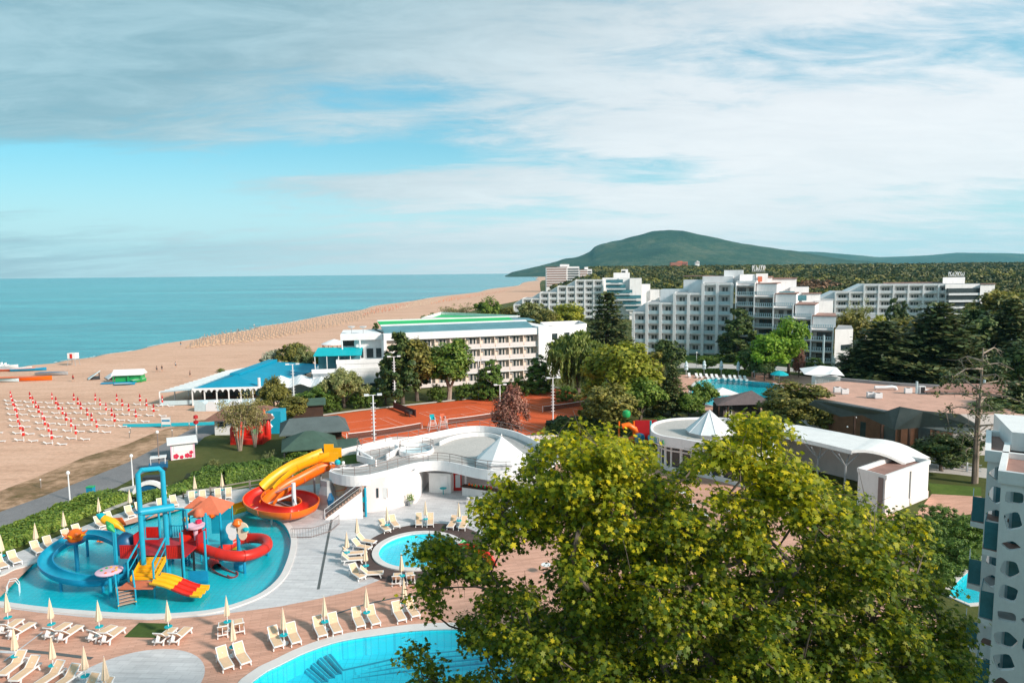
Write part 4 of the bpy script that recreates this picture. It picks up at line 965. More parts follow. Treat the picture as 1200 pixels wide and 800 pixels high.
# toucan like head sprayer at the yellow box by the pool
mb = MB(); p = P(271, 640, -0.1); mb.box(-0.7,0.7,-0.3,0.3,-0.3,0.9,'yellow'); mb.box(-0.5,0.5,-0.34,-0.302,0.1,0.7,'orange'); o = mb.build('step_block'); o.location = (p.x, p.y, 0); tag(o, 'yellow block in the water behind the red tube slide', 'play block')
# ladder rail
t = thing('pool_ladder', 'pale steel pool ladder at the left end of the play pool', 'pool ladder', (*P2(14, 692), 0), R_(30))
for s in (-0.25, 0.25):
    mb = MB(); mb.tube([(0.5,s,-0.4),(0.5,s,0.5),(0.3,s,0.9),(-0.1,s,0.9),(-0.3,s,0.5),(-0.3,s,0.0)], 0.03, 'whitemetal', 6); mb.build('rail', t)
# ================================================================= big orange water slide
sl0 = P(346, 618); WS = thing('water_slide', 'orange and yellow spiral water slide running from the pavilion roof into the pool', 'water slide', (sl0.x, sl0.y, 0.05))
yel = smooth_line(pq([(383,533,76.5),(375,536,76.0),(363,541,75.3),(349,547,74.6),(336,555,73.8),(324,564,72.8),(316,572,72.0)]), 4)
org = smooth_line(pq([(322,569,72.6),(311,576,71.9),(301,584,71.0),(296,592,69.8),(299,600,68.4),(310,606,67.3),(327,609,66.8),(344,608,67.0),(358,602,68.2),(364,595,69.6),(361,588,71.2),(349,584,72.6),(333,584,73.4),(317,587,73.0),(303,592,71.8),(292,597,70.6)]), 4)
ext = smooth_line(pq([(296,595,71.0),(286,599,70.2),(278,602,69.6),(271,604.5,69.0)]), 4)
zz = np.linspace(org[0].z, 1.0, len(org))
for i, p in enumerate(org): p.z = 0.35*p.z+0.65*zz[i]-0.75
for p in yel: p.z -= 0.45
org2 = smooth_line(pq([(389,547,75.6),(380,549,75.0),(368,555,74.0),(355,562,73.0),(343,568,72.2),(331,576,71.2),(321,584,70.2),(314,592,69.2)]), 4)
mb = MB(WS); mb.channel(yel, 2.2, 1.0, 'yellow', 12, 0.10, arc=math.pi*1.05); part(mb, 'upper_flume', WS, True)
mb = MB(WS); mb.channel(org, 1.9, 0.95, 'orange', 12, 0.10, arc=math.pi*1.05, mi_='red'); part(mb, 'spiral_flume', WS, True)
for p in org2: p.z -= 0.35
mb = MB(WS); mb.channel(org2, 1.7, 0.8, 'orange', 12, 0.08, arc=math.pi*1.05); part(mb, 'inner_flume', WS, True)
for p in ext: p.z = max(p.z-0.1, 0.2)
mb = MB(WS); mb.channel(ext, 1.9, 0.8, 'yellow', 10, 0.10); part(mb, 'exit_flume', WS, True)
for path, m_, idx in ((org, 'orangered', range(6, len(org)-4, 7)), (org2, 'orangered', range(5, len(org2)-3, 7)), (yel, 'yellow', range(5, len(yel)-3, 7))):
    for i in idx:
        d_ = (path[i+1]-path[i]).normalized(); mb = MB(WS); w_ = 2.02 if path is org else (1.8 if path is org2 else 2.3)
        mb.channel([path[i]-d_*0.06-Vector((0,0,0.05)), path[i]+d_*0.06-Vector((0,0,0.05))], w_, w_/2, m_, 12, 0.12); part(mb, 'joint_flange', WS)
mb = MB(WS)
e = yel[0]; mb.box(e.x-0.6, e.x+1.5, e.y-0.9, e.y-0.8, e.z-0.1, e.z+0.95, 'yellow'); mb.box(e.x-0.5, e.x+0.6, e.y+0.7, e.y+0.8, e.z, e.z+1.55, 'yellow'); mb.box(e.x+0.6, e.x+1.5, e.y+0.7, e.y+0.8, e.z, e.z+1.1, 'yellow'); part(mb, 'start_gate', WS)
cp = Q(346, 618, 70.0); mb = MB(WS); mb.tube([(cp.x, cp.y, 0.05), (cp.x, cp.y, 3.3)], 0.22, 'whitemetal', 12); mb.lathe([(0.4,0),(0.4,0.12)], (cp.x, cp.y, 0.05), 'grey', 12); part(mb, 'mast', WS, True)
for i, zz_ in ((14, 1.6), (30, 1.2), (44, 1.0), (4, 2.6)):
    p = org[min(i, len(org)-1)]; mb = MB(WS); mb.bar((cp.x, cp.y, zz_+0.5), (p.x, p.y, p.z), 0.14, 0.16, 'whitemetal'); mb.bar((cp.x, cp.y, 0.6), (p.x, p.y, p.z), 0.08, 0.08, 'whitemetal'); part(mb, 'brace', WS)
for p in (yel[4], yel[14], org2[8], org[8], org[22]):
    mb = MB(WS); mb.tube([(p.x, p.y, 0.0 if p is not org[8] else -0.3), (p.x, p.y, p.z)], 0.11, 'grey', 8); part(mb, 'support', WS)
# low fence at the slide foot
q1 = P(345, 631); line = [(q1.x-0.3, q1.y), (q1.x+1.6, q1.y+0.1), (q1.x+3.0, q1.y+1.5), (q1.x+3.4, q1.y+3.6)]
t = thing('metal_fence', 'low brown bar fence curving round the foot of the orange slide', 'fence', (q1.x, q1.y, 0.06))
for z_ in (1.0, 0.15):
    mb = MB(t); mb.tube([(x, y, z_) for x, y in line], 0.035, 'rail', 6); mb.build('rail', t)
mb = MB(t); sm_ = smooth_line(line, 8)
for p in sm_: mb.tube([(p.x, p.y, 0.06), (p.x, p.y, 1.0)], 0.015, 'rail', 4)
mb.build('bars', t)
# ---- rainbow arch slide by the round pool
ac = P(552, 658); t = thing('arch_slide', 'small red arched children slide on the dark mat beside the round pool', 'slide', (ac.x, ac.y, 0.07), R_(-25))
for k, (m_, r) in enumerate((('red', 2.3), ('orange', 2.0), ('yellow', 1.7), ('red', 1.45))):
    mb = MB(); mb.tube([(r*math.cos(a), 0.1*k, r*0.62*math.sin(a)) for a in [math.pi*j/18 for j in range(19)]], 0.17, m_, 8); mb.build('arch', t, smooth=True)
mb = MB(); mb.channel([(-0.6, 0.6, 1.3), (-0.9, -0.3, 0.9), (-1.4, -1.2, 0.35), (-1.8, -1.9, 0.1)], 0.8, 0.35, 'green', 8, 0.07); mb.build('chute', t, smooth=True)
# ================================================================= buildings
def facade_parts(root, bays, glass='glass', rail='railblue', frame='whitepaint', ww=1.9, wh=2.1, curtain=True, railh=1.0, two=True, railt=0.05, barsrail=False):
    """bays: list of (x0, width, z, recess, winscale) in the frame of the building; one window and one balcony rail each (copied)"""
    proto = {}
    for (x0, w_, z, y_, rw) in bays:
        key = round(w_, 2)
        if ('w', key) not in proto:
            mb = MB(); a = w_*rw; n2 = 3 if a > 2.4 else 2
            mb.box(-a/2, a/2, -0.06, 0.0, 0.0, wh, frame); o = mb.build('window', root)
            for k in range(n2):
                xa = -a/2+0.07+k*(a-0.07)/n2
                mb = MB(); mb.box(xa, xa+(a-0.07)/n2-0.07, -0.09, -0.062, 0.07, wh-0.07, glass if not (curtain and k == 0) else glass)
                if curtain: mb.box(xa+0.02, xa+0.22+0.1*(k % 2), -0.10, -0.092, 0.1, wh-0.1, 'curtain')
                mb.build('pane', o)
            proto[('w', key)] = o; reg(o); o.location = (x0+w_/2, y_, z+0.05)
        else: dup(proto[('w', key)], (x0+w_/2, y_, z+0.05), 0.0, parent=root)
        if rail:
            if ('r', key) not in proto:
                mb = MB(); mb.box(-w_/2+0.02, w_/2-0.02, -railt/2, railt/2, railh-0.08, railh, rail)
                if barsrail:
                    nb = max(4, int(w_/0.55))
                    for k in range(nb+1): xx = -w_/2+0.05+(w_-0.1)*k/nb; mb.box(xx-0.07, xx+0.07, -railt/2, railt/2, 0.05, railh-0.1, rail)
                    mb.box(-w_/2+0.02, w_/2-0.02, -railt/2, railt/2, 0.0, 0.10, rail)
                else: mb.box(-w_/2+0.04, w_/2-0.04, -railt/2+0.01, railt/2-0.01, 0.0, railh-0.08, rail)
                o = mb.build('balcony_rail', root); proto[('r', key)] = o; o.location = (x0+w_/2, 0.06, z+0.02)
            else: dup(proto[('r', key)], (x0+w_/2, 0.06, z+0.02), 0.0, parent=root)
# ---------------------------------------------------------------- four storey hotel
A = Vector((-27.2, 144.9)); B = Vector((6.3, 156.9)); u = (B-A).normalized(); ang = math.atan2(u.y, u.x); LN = (B-A).length
HT = thing('hotel', 'four storey cream hotel with green roof strips behind the clay tennis courts', 'hotel', (A.x, A.y, 0.03), ang)
fh = 2.75; z0 = 0.2
mb = MB(); mb.box(0, LN, 0.85, 15, 0, 11.3, 'cream')
for k in range(1, 5): mb.box(0, LN, 0.0, 0.85, z0+fh*k-0.28, z0+fh*k-0.02, 'white')
mb.box(-0.2, LN+0.2, -0.25, 1.6, z0+fh*4-0.28, z0+fh*4+1.15, 'white')
mb.box(LN-0.4, LN+2.6, -0.6, 14, 0, 12.7, 'white')
nb = 9; bw = 3.45; xs0 = LN-0.4-nb*bw
for k in range(nb+1): mb.box(xs0+k*bw-0.1, xs0+k*bw+0.1, 0.15, 0.85, 0, 11.1, 'cream')
mb.box(-0.2, 0.4, -0.3, 15, 0, 12.3, 'white'); mb.build('wall', HT)
bays = [(xs0+k*bw+0.1, bw-0.2, z0+fh*f_, 0.83, 0.52) for k in range(nb) for f_ in range(4)]
bays += [(xs0-k*bw+0.1-bw, bw-0.2, z0+fh*f_, 1.38, 0.5) for k in range(0) for f_ in range(4)]
facade_parts(HT, bays, rail='pinkwall', curtain=True, railh=0.85)
acb = None
for k in range(nb):
    for f_ in range(4):
        if (k*7+f_*3) % 5 == 0: continue
        if acb is None:
            mb = MB(); mb.box(-0.4, 0.4, -0.3, 0, 0, 0.55, 'dark'); mb.box(-0.36, 0.36, -0.33, -0.302, 0.05, 0.5, 'grey'); acb = mb.build('air_conditioner', HT); acb.location = (xs0+k*bw+0.6, 0.82, z0+fh*f_+1.8)
        else: dup(acb, (xs0+k*bw+0.6, 0.82, z0+fh*f_+1.8), 0.0, parent=HT)
def slab(mbx, pts, th, m): # roof plane of 4 points with thickness
    top = [Vector(p) for p in pts]; bot = [p-Vector((0,0,th)) for p in top]; n = len(top)
    mbx.add(top+bot, [tuple(range(n)), tuple(range(2*n-1, n-1, -1))]+[(i, n+i, n+(i+1) % n, (i+1) % n) for i in range(n)], m)
mb = MB(); zr = z0+fh*4+1.0
slab(mb, [(0.4,1.6,zr),(LN-0.4,1.6,zr),(LN-0.4,7,zr+1.3),(0.4,7,zr+1.3)], 0.2, 'roofteal')
slab(mb, [(0.4,7.0,zr+1.45),(LN-0.4,7.0,zr+1.45),(LN-0.4,7.8,zr+1.6),(0.4,7.8,zr+1.6)], 0.2, 'whitepaint')
slab(mb, [(0.4,7.8,zr+1.6),(LN-3.4,7.8,zr+1.6),(LN-3.4,11.5,zr+2.1),(0.4,11.5,zr+2.1)], 0.2, 'roofgreen')
slab(mb, [(0.4,11.5,zr+2.3),(LN-0.4,11.5,zr+2.3),(LN-0.4,12.2,zr+2.35),(0.4,12.2,zr+2.35)], 0.2, 'whitepaint')
slab(mb, [(LN-3.4,7.8,zr+1.55),(LN+2,7.8,zr+1.5),(LN+2,12,zr+1.7),(LN-3.4,12,zr+2.0)], 0.2, 'roofteal')
mb.build('roof', HT)
mb = MB(); mb.box(5, LN-2, 12.4, 18, 8, 12.4, 'white'); mb.build('rear_block', HT)
# rear wing with green flat roof and parapet
mb = MB(); wl = [(-24.5, 186), (1.5, 183), (1.5, 192), (-22, 212)]
T_ = HT; mbw = MB(HT); mbw.prism(wl, 0, 12.4, 'white', 'roofgreen'); mbw.build('rear_wing', HT)
mbw = MB(HT); mbw.wall(wl, 12.4, 13.2, 0.35, 'white', closed=True); mbw.build('parapet', HT)
# right wing going back
mb = MB(HT); q0 = B+u*2.2
rw = [(q0.x-0.2, q0.y+2.0), (18.3, 167.5), (17.5, 178), (q0.x-1, q0.y+16)]
mb.prism(rw, 0, 11.6, 'white', 'roofgrey'); mb.build('side_wing', HT)
mb = MB(HT); mb.wall(rw, 11.6, 12.5, 0.3, 'white', closed=True); mb.build('parapet', HT)
rv = Vector((rw[1][0]-rw[0][0], rw[1][1]-rw[0][1])); rl = rv.length; rv.normalize(); wn = None
for f_ in range(4):
    for k in range(3):
        p = Vector(rw[0])+rv*(1.6+k*3.9); mb = MB(HT)
        n2 = Vector((rv.y, -rv.x)); c_ = p+n2*0.03
        mb.bar((c_.x, c_.y, z0+fh*f_+1.5), (c_.x+rv.x*1.7, c_.y+rv.y*1.7, z0+fh*f_+1.5), 0.1, 1.5, 'glass'); mb.build('window', HT)
# left stepped end of the hotel
LX = thing('terrace_restaurant', 'white stepped restaurant block with turquoise awning at the seaward end of the cream hotel', 'restaurant', (A.x-7, A.y-3, 0.03), ang*0.55)
mb = MB(); mb.box(-2.5, 7.3, 0, 16, 0, 6.4, 'white'); mb.box(-7.5, -2.5, 1, 14, 0, 4.6, 'white'); mb.box(-2.6, 7.3, -0.1, 0.2, 6.4, 7.3, 'white'); mb.box(-2.6,-2.3, 0.2, 16, 6.4, 7.3, 'white'); mb.box(1.0, 7.2, 5, 16, 6.4, 11.6, 'white'); mb.box(-1.5, 7.4, 6, 16, 8.9, 9.4, 'white'); mb.box(-1.8, 7.3, 3.8, 16, 11.0, 12.3, 'white'); mb.build('wall', LX)
for x_ in (1.5, 3.6, 5.6):
    mb = MB(); mb.box(x_, x_+1.4, 4.9, 4.99, 7.0, 9.0, 'glass'); mb.build('window', LX)
mb = MB(); mb.box(-1.6, 1.0, 7, 7.08, 9.5, 10.8, 'glass'); mb.build('window', LX)
mb = MB(); mb.tube([(-1.5,4.0,6.4),(-1.5,4.0,11)], 0.15, 'white', 8); mb.build('pillar', LX); mb = MB(); mb.tube([(2.2,4.0,9.3),(2.2,4.0,11.1)], 0.2, 'white', 8); mb.build('pillar', LX)
mb = MB(); slab(mb, [(-7.2,0.2,8.3),(2.6,0.2,8.2),(2.8,5,9.3),(-6.6,5,9.5)], 0.12, 'teal'); mb.build('awning', LX)
for x_ in (-6.9,-4.5,-2.1, 0.3,2.4):
    mb = MB(); mb.tube([(x_,0.4,4.6),(x_,0.4,8.2)], 0.09, 'whitepaint', 6); mb.build('post', LX)
mb = MB(); mb.box(-7.6, 7.0, -0.05, 0.05, 4.6, 5.5, 'whitepaint'); mb.build('balustrade', LX)
mb = MB(); mb.box(-6.5, 2.2, 3.8, 3.9, 4.7, 8.0, 'glassteal'); mb.build('glazing', LX)
mb = MB(); mb.box(4.2, 5.6, -0.08, 0.0, 0.1, 2.2, 'glass'); mb.build('door', LX)
for k, (x_, m_) in enumerate(((-0.6,'dark'),(2.4,'dark'))):
    mb = MB(); mb.box(x_, x_+1.0, -0.07, 0.0, 1.0, 2.0, m_); mb.build('window', LX)
dish = MB(); dish.lathe([(0.05,0),(0.4,0.1),(0.6,0.3)], (0,0,0.8), 'plasticw', 12); dish.tube([(0,0,0),(0,0,0.85)],0.05,'grey',6)
for k, (x_, y_) in enumerate(((0.5,6),(3.0,5))):
    o = dish.build('satellite_dish', LX); o.location = (x_, y_, 12.3); o.scale = (1.4,)*3
# ---------------------------------------------------------------- stepped white hotels
def stepped(name, label, loc, rz, bw, fh, nl, z0, depth, ww=0.55, rail='railblue', recess=1.5, glass='glass', finm='white', wallm='pinkwall', slopes=True, barsrail=False, fin=0.45, extra=None):
    t = thing(name, label, 'hotel', loc, rz); n = len(nl)
    w_ = MB()
    for k, f_ in enumerate(nl):
        x0 = k*bw; top = z0+fh*f_
        w_.box(x0, x0+bw, recess, depth, 0, top, wallm)
        for j in range(f_+1): w_.box(x0+fin/2, x0+bw-fin/2, 0.1, recess, z0+fh*j-0.22, z0+fh*j, finm)
        w_.box(x0-0.1, x0+bw+0.1, 0.0, depth+0.2, top, top+0.55, finm)
        w_.box(x0+0.3, x0+bw-0.3, 0.4, depth-0.3, top+0.55, top+0.62, 'roofgrey')
    w_.build('wall', t)
    for k in range(n+1):
        f_ = max(nl[min(k, n-1)], nl[max(k-1, 0)]); mb = MB(); mb.box(k*bw-fin/2, k*bw+fin/2, -0.12, recess+0.2, 0, z0+fh*f_+0.3, finm); mb.build('fin', t)
    if slopes:
        for k in range(1, n):
            if nl[k] != nl[k-1]:
                s = 1 if nl[k] > nl[k-1] else -1; lo = z0+fh*min(nl[k], nl[k-1])+0.5; hi = z0+fh*max(nl[k], nl[k-1])+0.6
                xa = k*bw; xb = xa-s*bw*1.15; mb = MB()
                for (ya, yb) in ((recess+0.4, depth*0.9),):
                    vs = [(xa,ya,lo),(xb,ya,lo),(xa,ya,hi),(xa,yb,lo),(xb,yb,lo),(xa,yb,hi)]; vs = [(x, y, z+0.1) for x, y, z in vs]
                    mb.add(vs, [(0,1,2),(3,5,4),(1,4,5,2),(0,3,4,1),(0,2,5,3)], finm)
                mb.build('sloped_roof', t)
    facade_parts(t, [(k*bw+fin/2, bw-fin, z0+fh*j, recess-0.02, ww) for k, f_ in enumerate(nl) for j in range(f_)], rail=rail, glass=glass, barsrail=barsrail, railh=0.95)
    return t
# big central hotel: left wing
a1, b1 = Vector((37.2, 208.6)), Vector((64.2, 199.2)); d1 = b1-a1; r1 = math.atan2(d1.y, d1.x)
CH = stepped('stepped_hotel', 'largest white stepped hotel with balcony grid and rooftop lettering, behind the second pool', (a1.x, a1.y, 0.03), r1, d1.length/7, 2.88, [4,5,5,6,6,7,7], 0.8, 15, fin=0.85, wallm='white')
mb = MB(); mb.box(20, 28.7, 4, 18, 21, 23.4, 'white'); mb.box(26, 31.5, 8, 16, 20, 25.2, 'white'); mb.box(14, 22, 9, 18, 18.5, 22.4, 'white'); mb.box(7, 15, 8, 18, 15.5, 19.4, 'white'); mb.build('upper_block', CH)
mb = MB(); mb.box(13.8, 29, 8.8, 18.2, 23.4, 23.6, 'terracdark'); mb.build('roof_edge', CH)
# right wing of the central hotel: boxes stepping down to the right
def unit(root, px0, px1, ya, yb, ytopw, yrail, nrow, depthD, fhp=2.88, white=True):
    pass
us = [(861,882.5,197,333,None),(882.5,905,193.5,333,346),(905,928,189.5,345,359),(928,950,185.5,357.5,371.5),(950,976,181,371,384.5)]
tops = []
for k, (xa, xb, D, yw, yr) in enumerate(us):
    pa, pb = Q(xa, 400, D), Q(xb, 400, D-2.2); dv = Vector((pb.x-pa.x, pb.y-pa.y)); rz = math.atan2(dv.y, dv.x); wdt = dv.length
    ztop = (Q(xa, yr, D).z) if yr else Q(xa, yw, D).z
    nf = max(1, int((ztop-0.4)/2.88)); zb = ztop-2.88*nf-0.3
    org_ = Vector((pa.x, pa.y, 0.03)); Mi_ = Matrix.Translation(org_) @ Matrix.Rotation(rz, 4, 'Z')
    mb = MB(); mb.T = root_matrix(CH).inverted() @ Mi_
    mb.box(0, wdt, 1.5, 16, 0, ztop, 'pinkwall')
    for j in range(nf+1): mb.box(0.1, wdt-0.1, 0.0, 1.5, zb+2.88*j-0.22, zb+2.88*j, 'white')
    mb.box(0, wdt, 1.5, 16, ztop, ztop+0.12, 'roofgrey')
    for xx in (0, wdt): mb.box(xx-0.14, xx+0.14, -0.2, 1.6, 0, ztop+0.5, 'white')
    if yr:
        zw = Q(xa, yw, D+2).z; mb.box(0.3, wdt+0.6, 2.6, 16.2, ztop+0.1, zw, 'white'); mb.box(0.2, wdt+0.7, 2.5, 16.3, zw, zw+0.25, 'terracdark')
    else: mb.box(-0.2, wdt+0.3, 2.2, 16.2, ztop-0.1, ztop+0.9, 'white')
    mb.build('stepped_wall', CH)
    sub = bpy.data.objects.new('balcony_stack', None); COL.objects.link(sub); sub.parent = CH; sub.matrix_local = mb.T
    # windows and rails as children of the hotel itself, placed through the stack's frame
    base_ = mb.T; rzl = rz-r1; wn_ = rl_ = None
    for j in range(nf):
        zf_ = zb+2.88*j
        lw = base_ @ Vector((wdt/2, 1.48, zf_+0.05)); lr = base_ @ Vector((wdt/2, 0.05, zf_+0.02))
        if wn_ is None:
            m2 = MB(); a_ = wdt-0.7; m2.box(-a_/2, a_/2, -0.06, 0, 0, 2.1, 'darkwood'); wn_ = m2.build('window', CH)
            for q_ in range(4):
                m2 = MB(); m2.box(-a_/2+0.1+q_*a_/4, -a_/2+a_/4-0.1+q_*a_/4, -0.09, -0.062, 0.07, 2.0, 'curtain' if q_ % 2 == 0 and (k+q_) % 3 else 'glass'); m2.build('pane', wn_)
            reg(wn_); wn_.location = lw; wn_.rotation_euler = (0,0,rzl)
            m2 = MB(); nbb = 9; m2.box(-wdt/2+0.1, wdt/2-0.1, -0.03, 0.03, 0.9, 1.0, 'railblue'); m2.box(-wdt/2+0.1, wdt/2-0.1, -0.03, 0.03, 0, 0.1, 'railblue')
            for q_ in range(nbb+1): xx = -wdt/2+0.15+(wdt-0.3)*q_/nbb; m2.box(xx-0.12, xx+0.12, -0.025, 0.025, 0.1, 0.9, 'railblue')
            rl_ = m2.build('balcony_rail', CH); rl_.location = lr; rl_.rotation_euler = (0,0,rzl)
        else: dup(wn_, lw, rzl, parent=CH); dup(rl_, lr, rzl, parent=CH)
    if yr: o = dup(rl_, base_ @ Vector((wdt/2, 0.05, ztop+0.02)), rzl, parent=CH)
    bpy.data.objects.remove(sub)
# white rear steps, end gable, roof structures
def wbox(root, px0, px1, ytop, D, dep, zbot, m='white', edge=None, name='rear_step', yb_=None):
    p0, p1 = Q(px0, ytop, D), Q(px1, ytop, D); zt = (p0.z+p1.z)/2; mb = MB(root); mb.prism([(p0.x, D), (p1.x, D), (p1.x*(1+dep/D)-(0), D+dep), (p0.x*(1+dep/D), D+dep)], zbot, zt, m, 'roofgrey')
    o = mb.build(name, root)
    if edge:
        mb = MB(root); mb.wall([(p0.x-0.2, D-0.15), (p1.x+0.2, D-0.15)], zt, zt+0.3, 0.5, edge); mb.build('roof_edge', root)
    return o
for a_ in ((905,933.5,326.5,206,8,14,'terracdark'),(926,948,336.5,204,8,12,None),(940,961.5,344,202,8,9,'terracdark'),(955,976.5,352.5,200,8,6,None),(868,905,325,203,10,15,'terracdark'),(867,885.5,321.5,200.5,6,19,None),(886,900,320.5,200,6,19,None)):
    wbox(CH, a_[0], a_[1], a_[2], a_[3], a_[4], a_[5], 'white', a_[6])
for (xa, xb, ya, yb, D) in ((888,893,324,330,199.7),(913,931,341.5,349,197),(932,945,346,352,196.5)):
    p0, p1 = Q(xa, ya, D), Q(xb, yb, D); mb = MB(CH); mb.box(0,0,0,0,0,0,'white') if False else None
    m2 = MB(CH); m2.bar((p0.x, D, (p0.z+p1.z)/2), (p1.x, D, (p0.z+p1.z)/2), 0.1, p0.z-p1.z, 'glassteal' if xa > 900 else 'orangered'); m2.build('window', CH)
# roof sign frame
mb = MB(CH); s0_, s1_ = Q(881, 318, 200), Q(897, 318, 200); mb.bar(s0_, s1_, 0.15, 0.15, 'grey')
n_l = 7
mb.build('sign_frame', CH)
zz_ = Q(889, 318, 200).z
for k in range(n_l):
    x_ = s0_.x+(s1_.x-s0_.x)*(k+0.5)/n_l; mb = MB(CH)
    mb.tube([(x_+0.26*math.cos(t_)*(1 if k % 2 else 0.7), 200, zz_+1.0+0.8*math.sin(t_)) for t_ in [i_*0.75+k for i_ in range(7)]], 0.11, 'plasticw', 5); mb.build('sign_letter', CH)
# end gable wing
g0, g1 = P(977, 433), P(1001, 433); zt = Q(980, 386, g0.y).z; mb = MB(CH); mb.prism([(g0.x, g0.y), (g1.x, g0.y+1), (g1.x+5, g0.y+12), (g0.x+7.5, g0.y+14)], 3.0, zt, 'white', 'roofgrey'); mb.build('end_wing', CH)
mb = MB(CH); mb.prism([(g0.x+0.6, g0.y+.4), (g0.x+1.8, g0.y+.4), (g0.x+3, g0.y+5), (g0.x+2, g0.y+5)], 0, 3.0, 'white'); mb.build('pillar', CH)
mb = MB(CH); mb.prism([(g0.x+3.5, g0.y+1.2), (g1.x, g0.y+1.6), (g1.x+5, g0.y+8), (g0.x+4.5, g0.y+8)], 0, 3.0, 'pinkwall'); mb.build('ground_floor', CH)
w0, w1 = Q(986, 407, g0.y+0.35), Q(998, 406, g0.y+0.85); mb = MB(CH); mb.bar(w0, w1, 0.3, 1.3, 'glass'); mb.build('window', CH)
mb = MB(CH); p_ = Q(977, 395, g0.y-6); mb.tube([(p_.x-1, p_.y+3, 0), (p_.x-1, p_.y+3, 9)], 0.25, 'railblue', 8); mb.build('column', CH)
# far stepped hotel on the left of it
a2, b2_ = Vector((1.2, 333)), Vector((43.5, 326)); d2_ = b2_-a2; r2 = math.atan2(d2_.y, d2_.x); n2_ = 10
FH = stepped('stepped_hotel', 'distant white stepped hotel rising to the right behind the cream hotel, near the beach', (a2.x, a2.y, 0.03), r2, d2_.length/n2_, 2.9, [3,4,4,5,5,6,6,7,7,7], 0.6, 14, ww=0.6, rail='whitemetal', fin=0.7, wallm='white', glass='glass')
us2 = [(706,725,330,325.5),(725,738,327,325.8),(738,752,324,326)]
for (xa, xb, D, yt) in us2: wbox(FH, xa, xb, yt, D, 14, 0, 'white')
for (xa, xb, y_) in ((710,730,329.5),(710,733,335.5),(711,741,341.5),(712,751,348),(730,751,354.5),(733,751,360)):
    D = 323.6; p0, p1 = Q(xa, y_, D), Q(xb, y_, D-1); mb = MB(FH); mb.bar((p0.x, D, p0.z), (p1.x, D-1, p0.z), 0.6, 1.5, 'glassteal'); mb.build('window', FH)
    mb = MB(FH); mb.bar((p0.x, D-0.8, p0.z-1.3), (p1.x, D-1.8, p0.z-1.3), 0.3, 0.5, 'whitemetal'); mb.build('balcony_rail', FH)
for a_ in ((752,762,333,331,12,0),(762,773,339.5,330,12,0),(773,782,348,329,12,0),(719,738,319.5,334,6,18),(728,736,315.5,335,5,22)): wbox(FH, *a_)
mb = MB(FH); m_ = Q(731, 318.5, 334.6); mb.bar((m_.x-1, 334.5, m_.z), (m_.x+0.8, 334.5, m_.z), 0.2, 1.0, 'glass'); mb.build('window', FH)
# low white rows left of it (continuation towards the beach)
# right stepped hotel
a3, b3 = Vector((119.5, 276)), Vector((169.5, 262)); d3 = b3-a3; r3 = math.atan2(d3.y, d3.x)
RH = stepped('stepped_hotel', 'white stepped hotel at the right among dark conifers, with its own roof lettering', (a3.x, a3.y, 0.03), r3, d3.length/10, 2.85, [4,4,5,5,6,6,6,6,6,6], 1.5, 14, ww=0.62, rail='whitemetal', fin=0.6, wallm='white')
wbox(RH, 982, 1009, 345, 276, 14, 0, 'white'); wbox(RH, 1009, 1034, 338, 282, 10, 0); wbox(RH, 1035, 1108, 331.5, 279, 10, 10, 'white', 'terracdark'); wbox(RH, 1105, 1131, 325, 272, 8, 15)
wbox(RH, 1108, 1149, 333, 258, 12, 0, 'white'); wbox(RH, 1149, 1166, 333, 256, 16, 0, 'white', 'terracdark')
for k, y_ in enumerate((340.5, 348.5, 356, 364)):
    D = 257.4; p0, p1 = Q(1110, y_, D), Q(1148, y_, D); mb = MB(RH); mb.bar((p0.x, D, p0.z), (p1.x, D, p0.z), 0.8, 1.7, 'glass'); mb.build('window', RH)
    mb = MB(RH); mb.bar((p0.x, D-1.0, p0.z-1.35), (p1.x, D-1.0, p0.z-1.35), 0.15, 0.8, 'whitemetal'); mb.build('balcony_rail', RH)
mb = MB(RH); s0_, s1_ = Q(1111, 323.5, 272), Q(1130, 323.5, 272); mb.bar(s0_, s1_, 0.2, 0.2, 'grey'); mb.build('sign_frame', RH)
for k in range(8):
    x_ = s0_.x+(s1_.x-s0_.x)*(k+0.5)/8; mb = MB(RH); mb.tube([(x_+0.34*math.cos(t_)*(1 if k % 2 else 0.7), 272, s0_.z+0.9+0.75*math.sin(t_)) for t_ in [i_*0.75+k*1.3 for i_ in range(7)]], 0.13, 'plasticw', 5); mb.build('sign_letter', RH)
# low white building and corner seen among the trees
def block(name, label, cat, px0, px1, ytop, ybase, dep, m, mt, extra=None, zb=0.03, rot=0.0):
    D = P((px0+px1)/2, ybase).y; p0, p1 = Q(px0, ytop, D), Q(px1, ytop, D); t = thing(name, label, cat, ((p0.x+p1.x)/2, D, zb), rot); w2 = (p1.x-p0.x)/2; h_ = p0.z
    mb = MB(); mb.box(-w2, w2, 0, dep, 0, h_, m); mb.build('wall', t); mb = MB(); mb.box(-w2-0.2, w2+0.2, -0.2, dep+0.2, h_, h_+0.35, mt); mb.build('roof', t)
    return t, w2, h_
t, w2, h_ = block('annex_building', 'low white flat roofed annex between the two big stepped hotels among trees', 'building', 1012, 1050, 374, 402, 14, 'white', 'roofgrey')
for k in range(4): mb = MB(); mb.box(-w2+1+k*2.4, -w2+2.6+k*2.4, -0.07, 0, h_-2.6, h_-1.0, 'glass'); mb.build('window', t)
t, w2, h_ = block('annex_building', 'small white building corner with dark windows right of the conifers', 'building', 1192, 1215, 359, 400, 12, 'white', 'roofgrey')
mb = MB(); mb.box(-w2+0.5, -w2+2.5, -0.07, 0, h_-2.6, h_-1.2, 'glass'); mb.build('window', t)
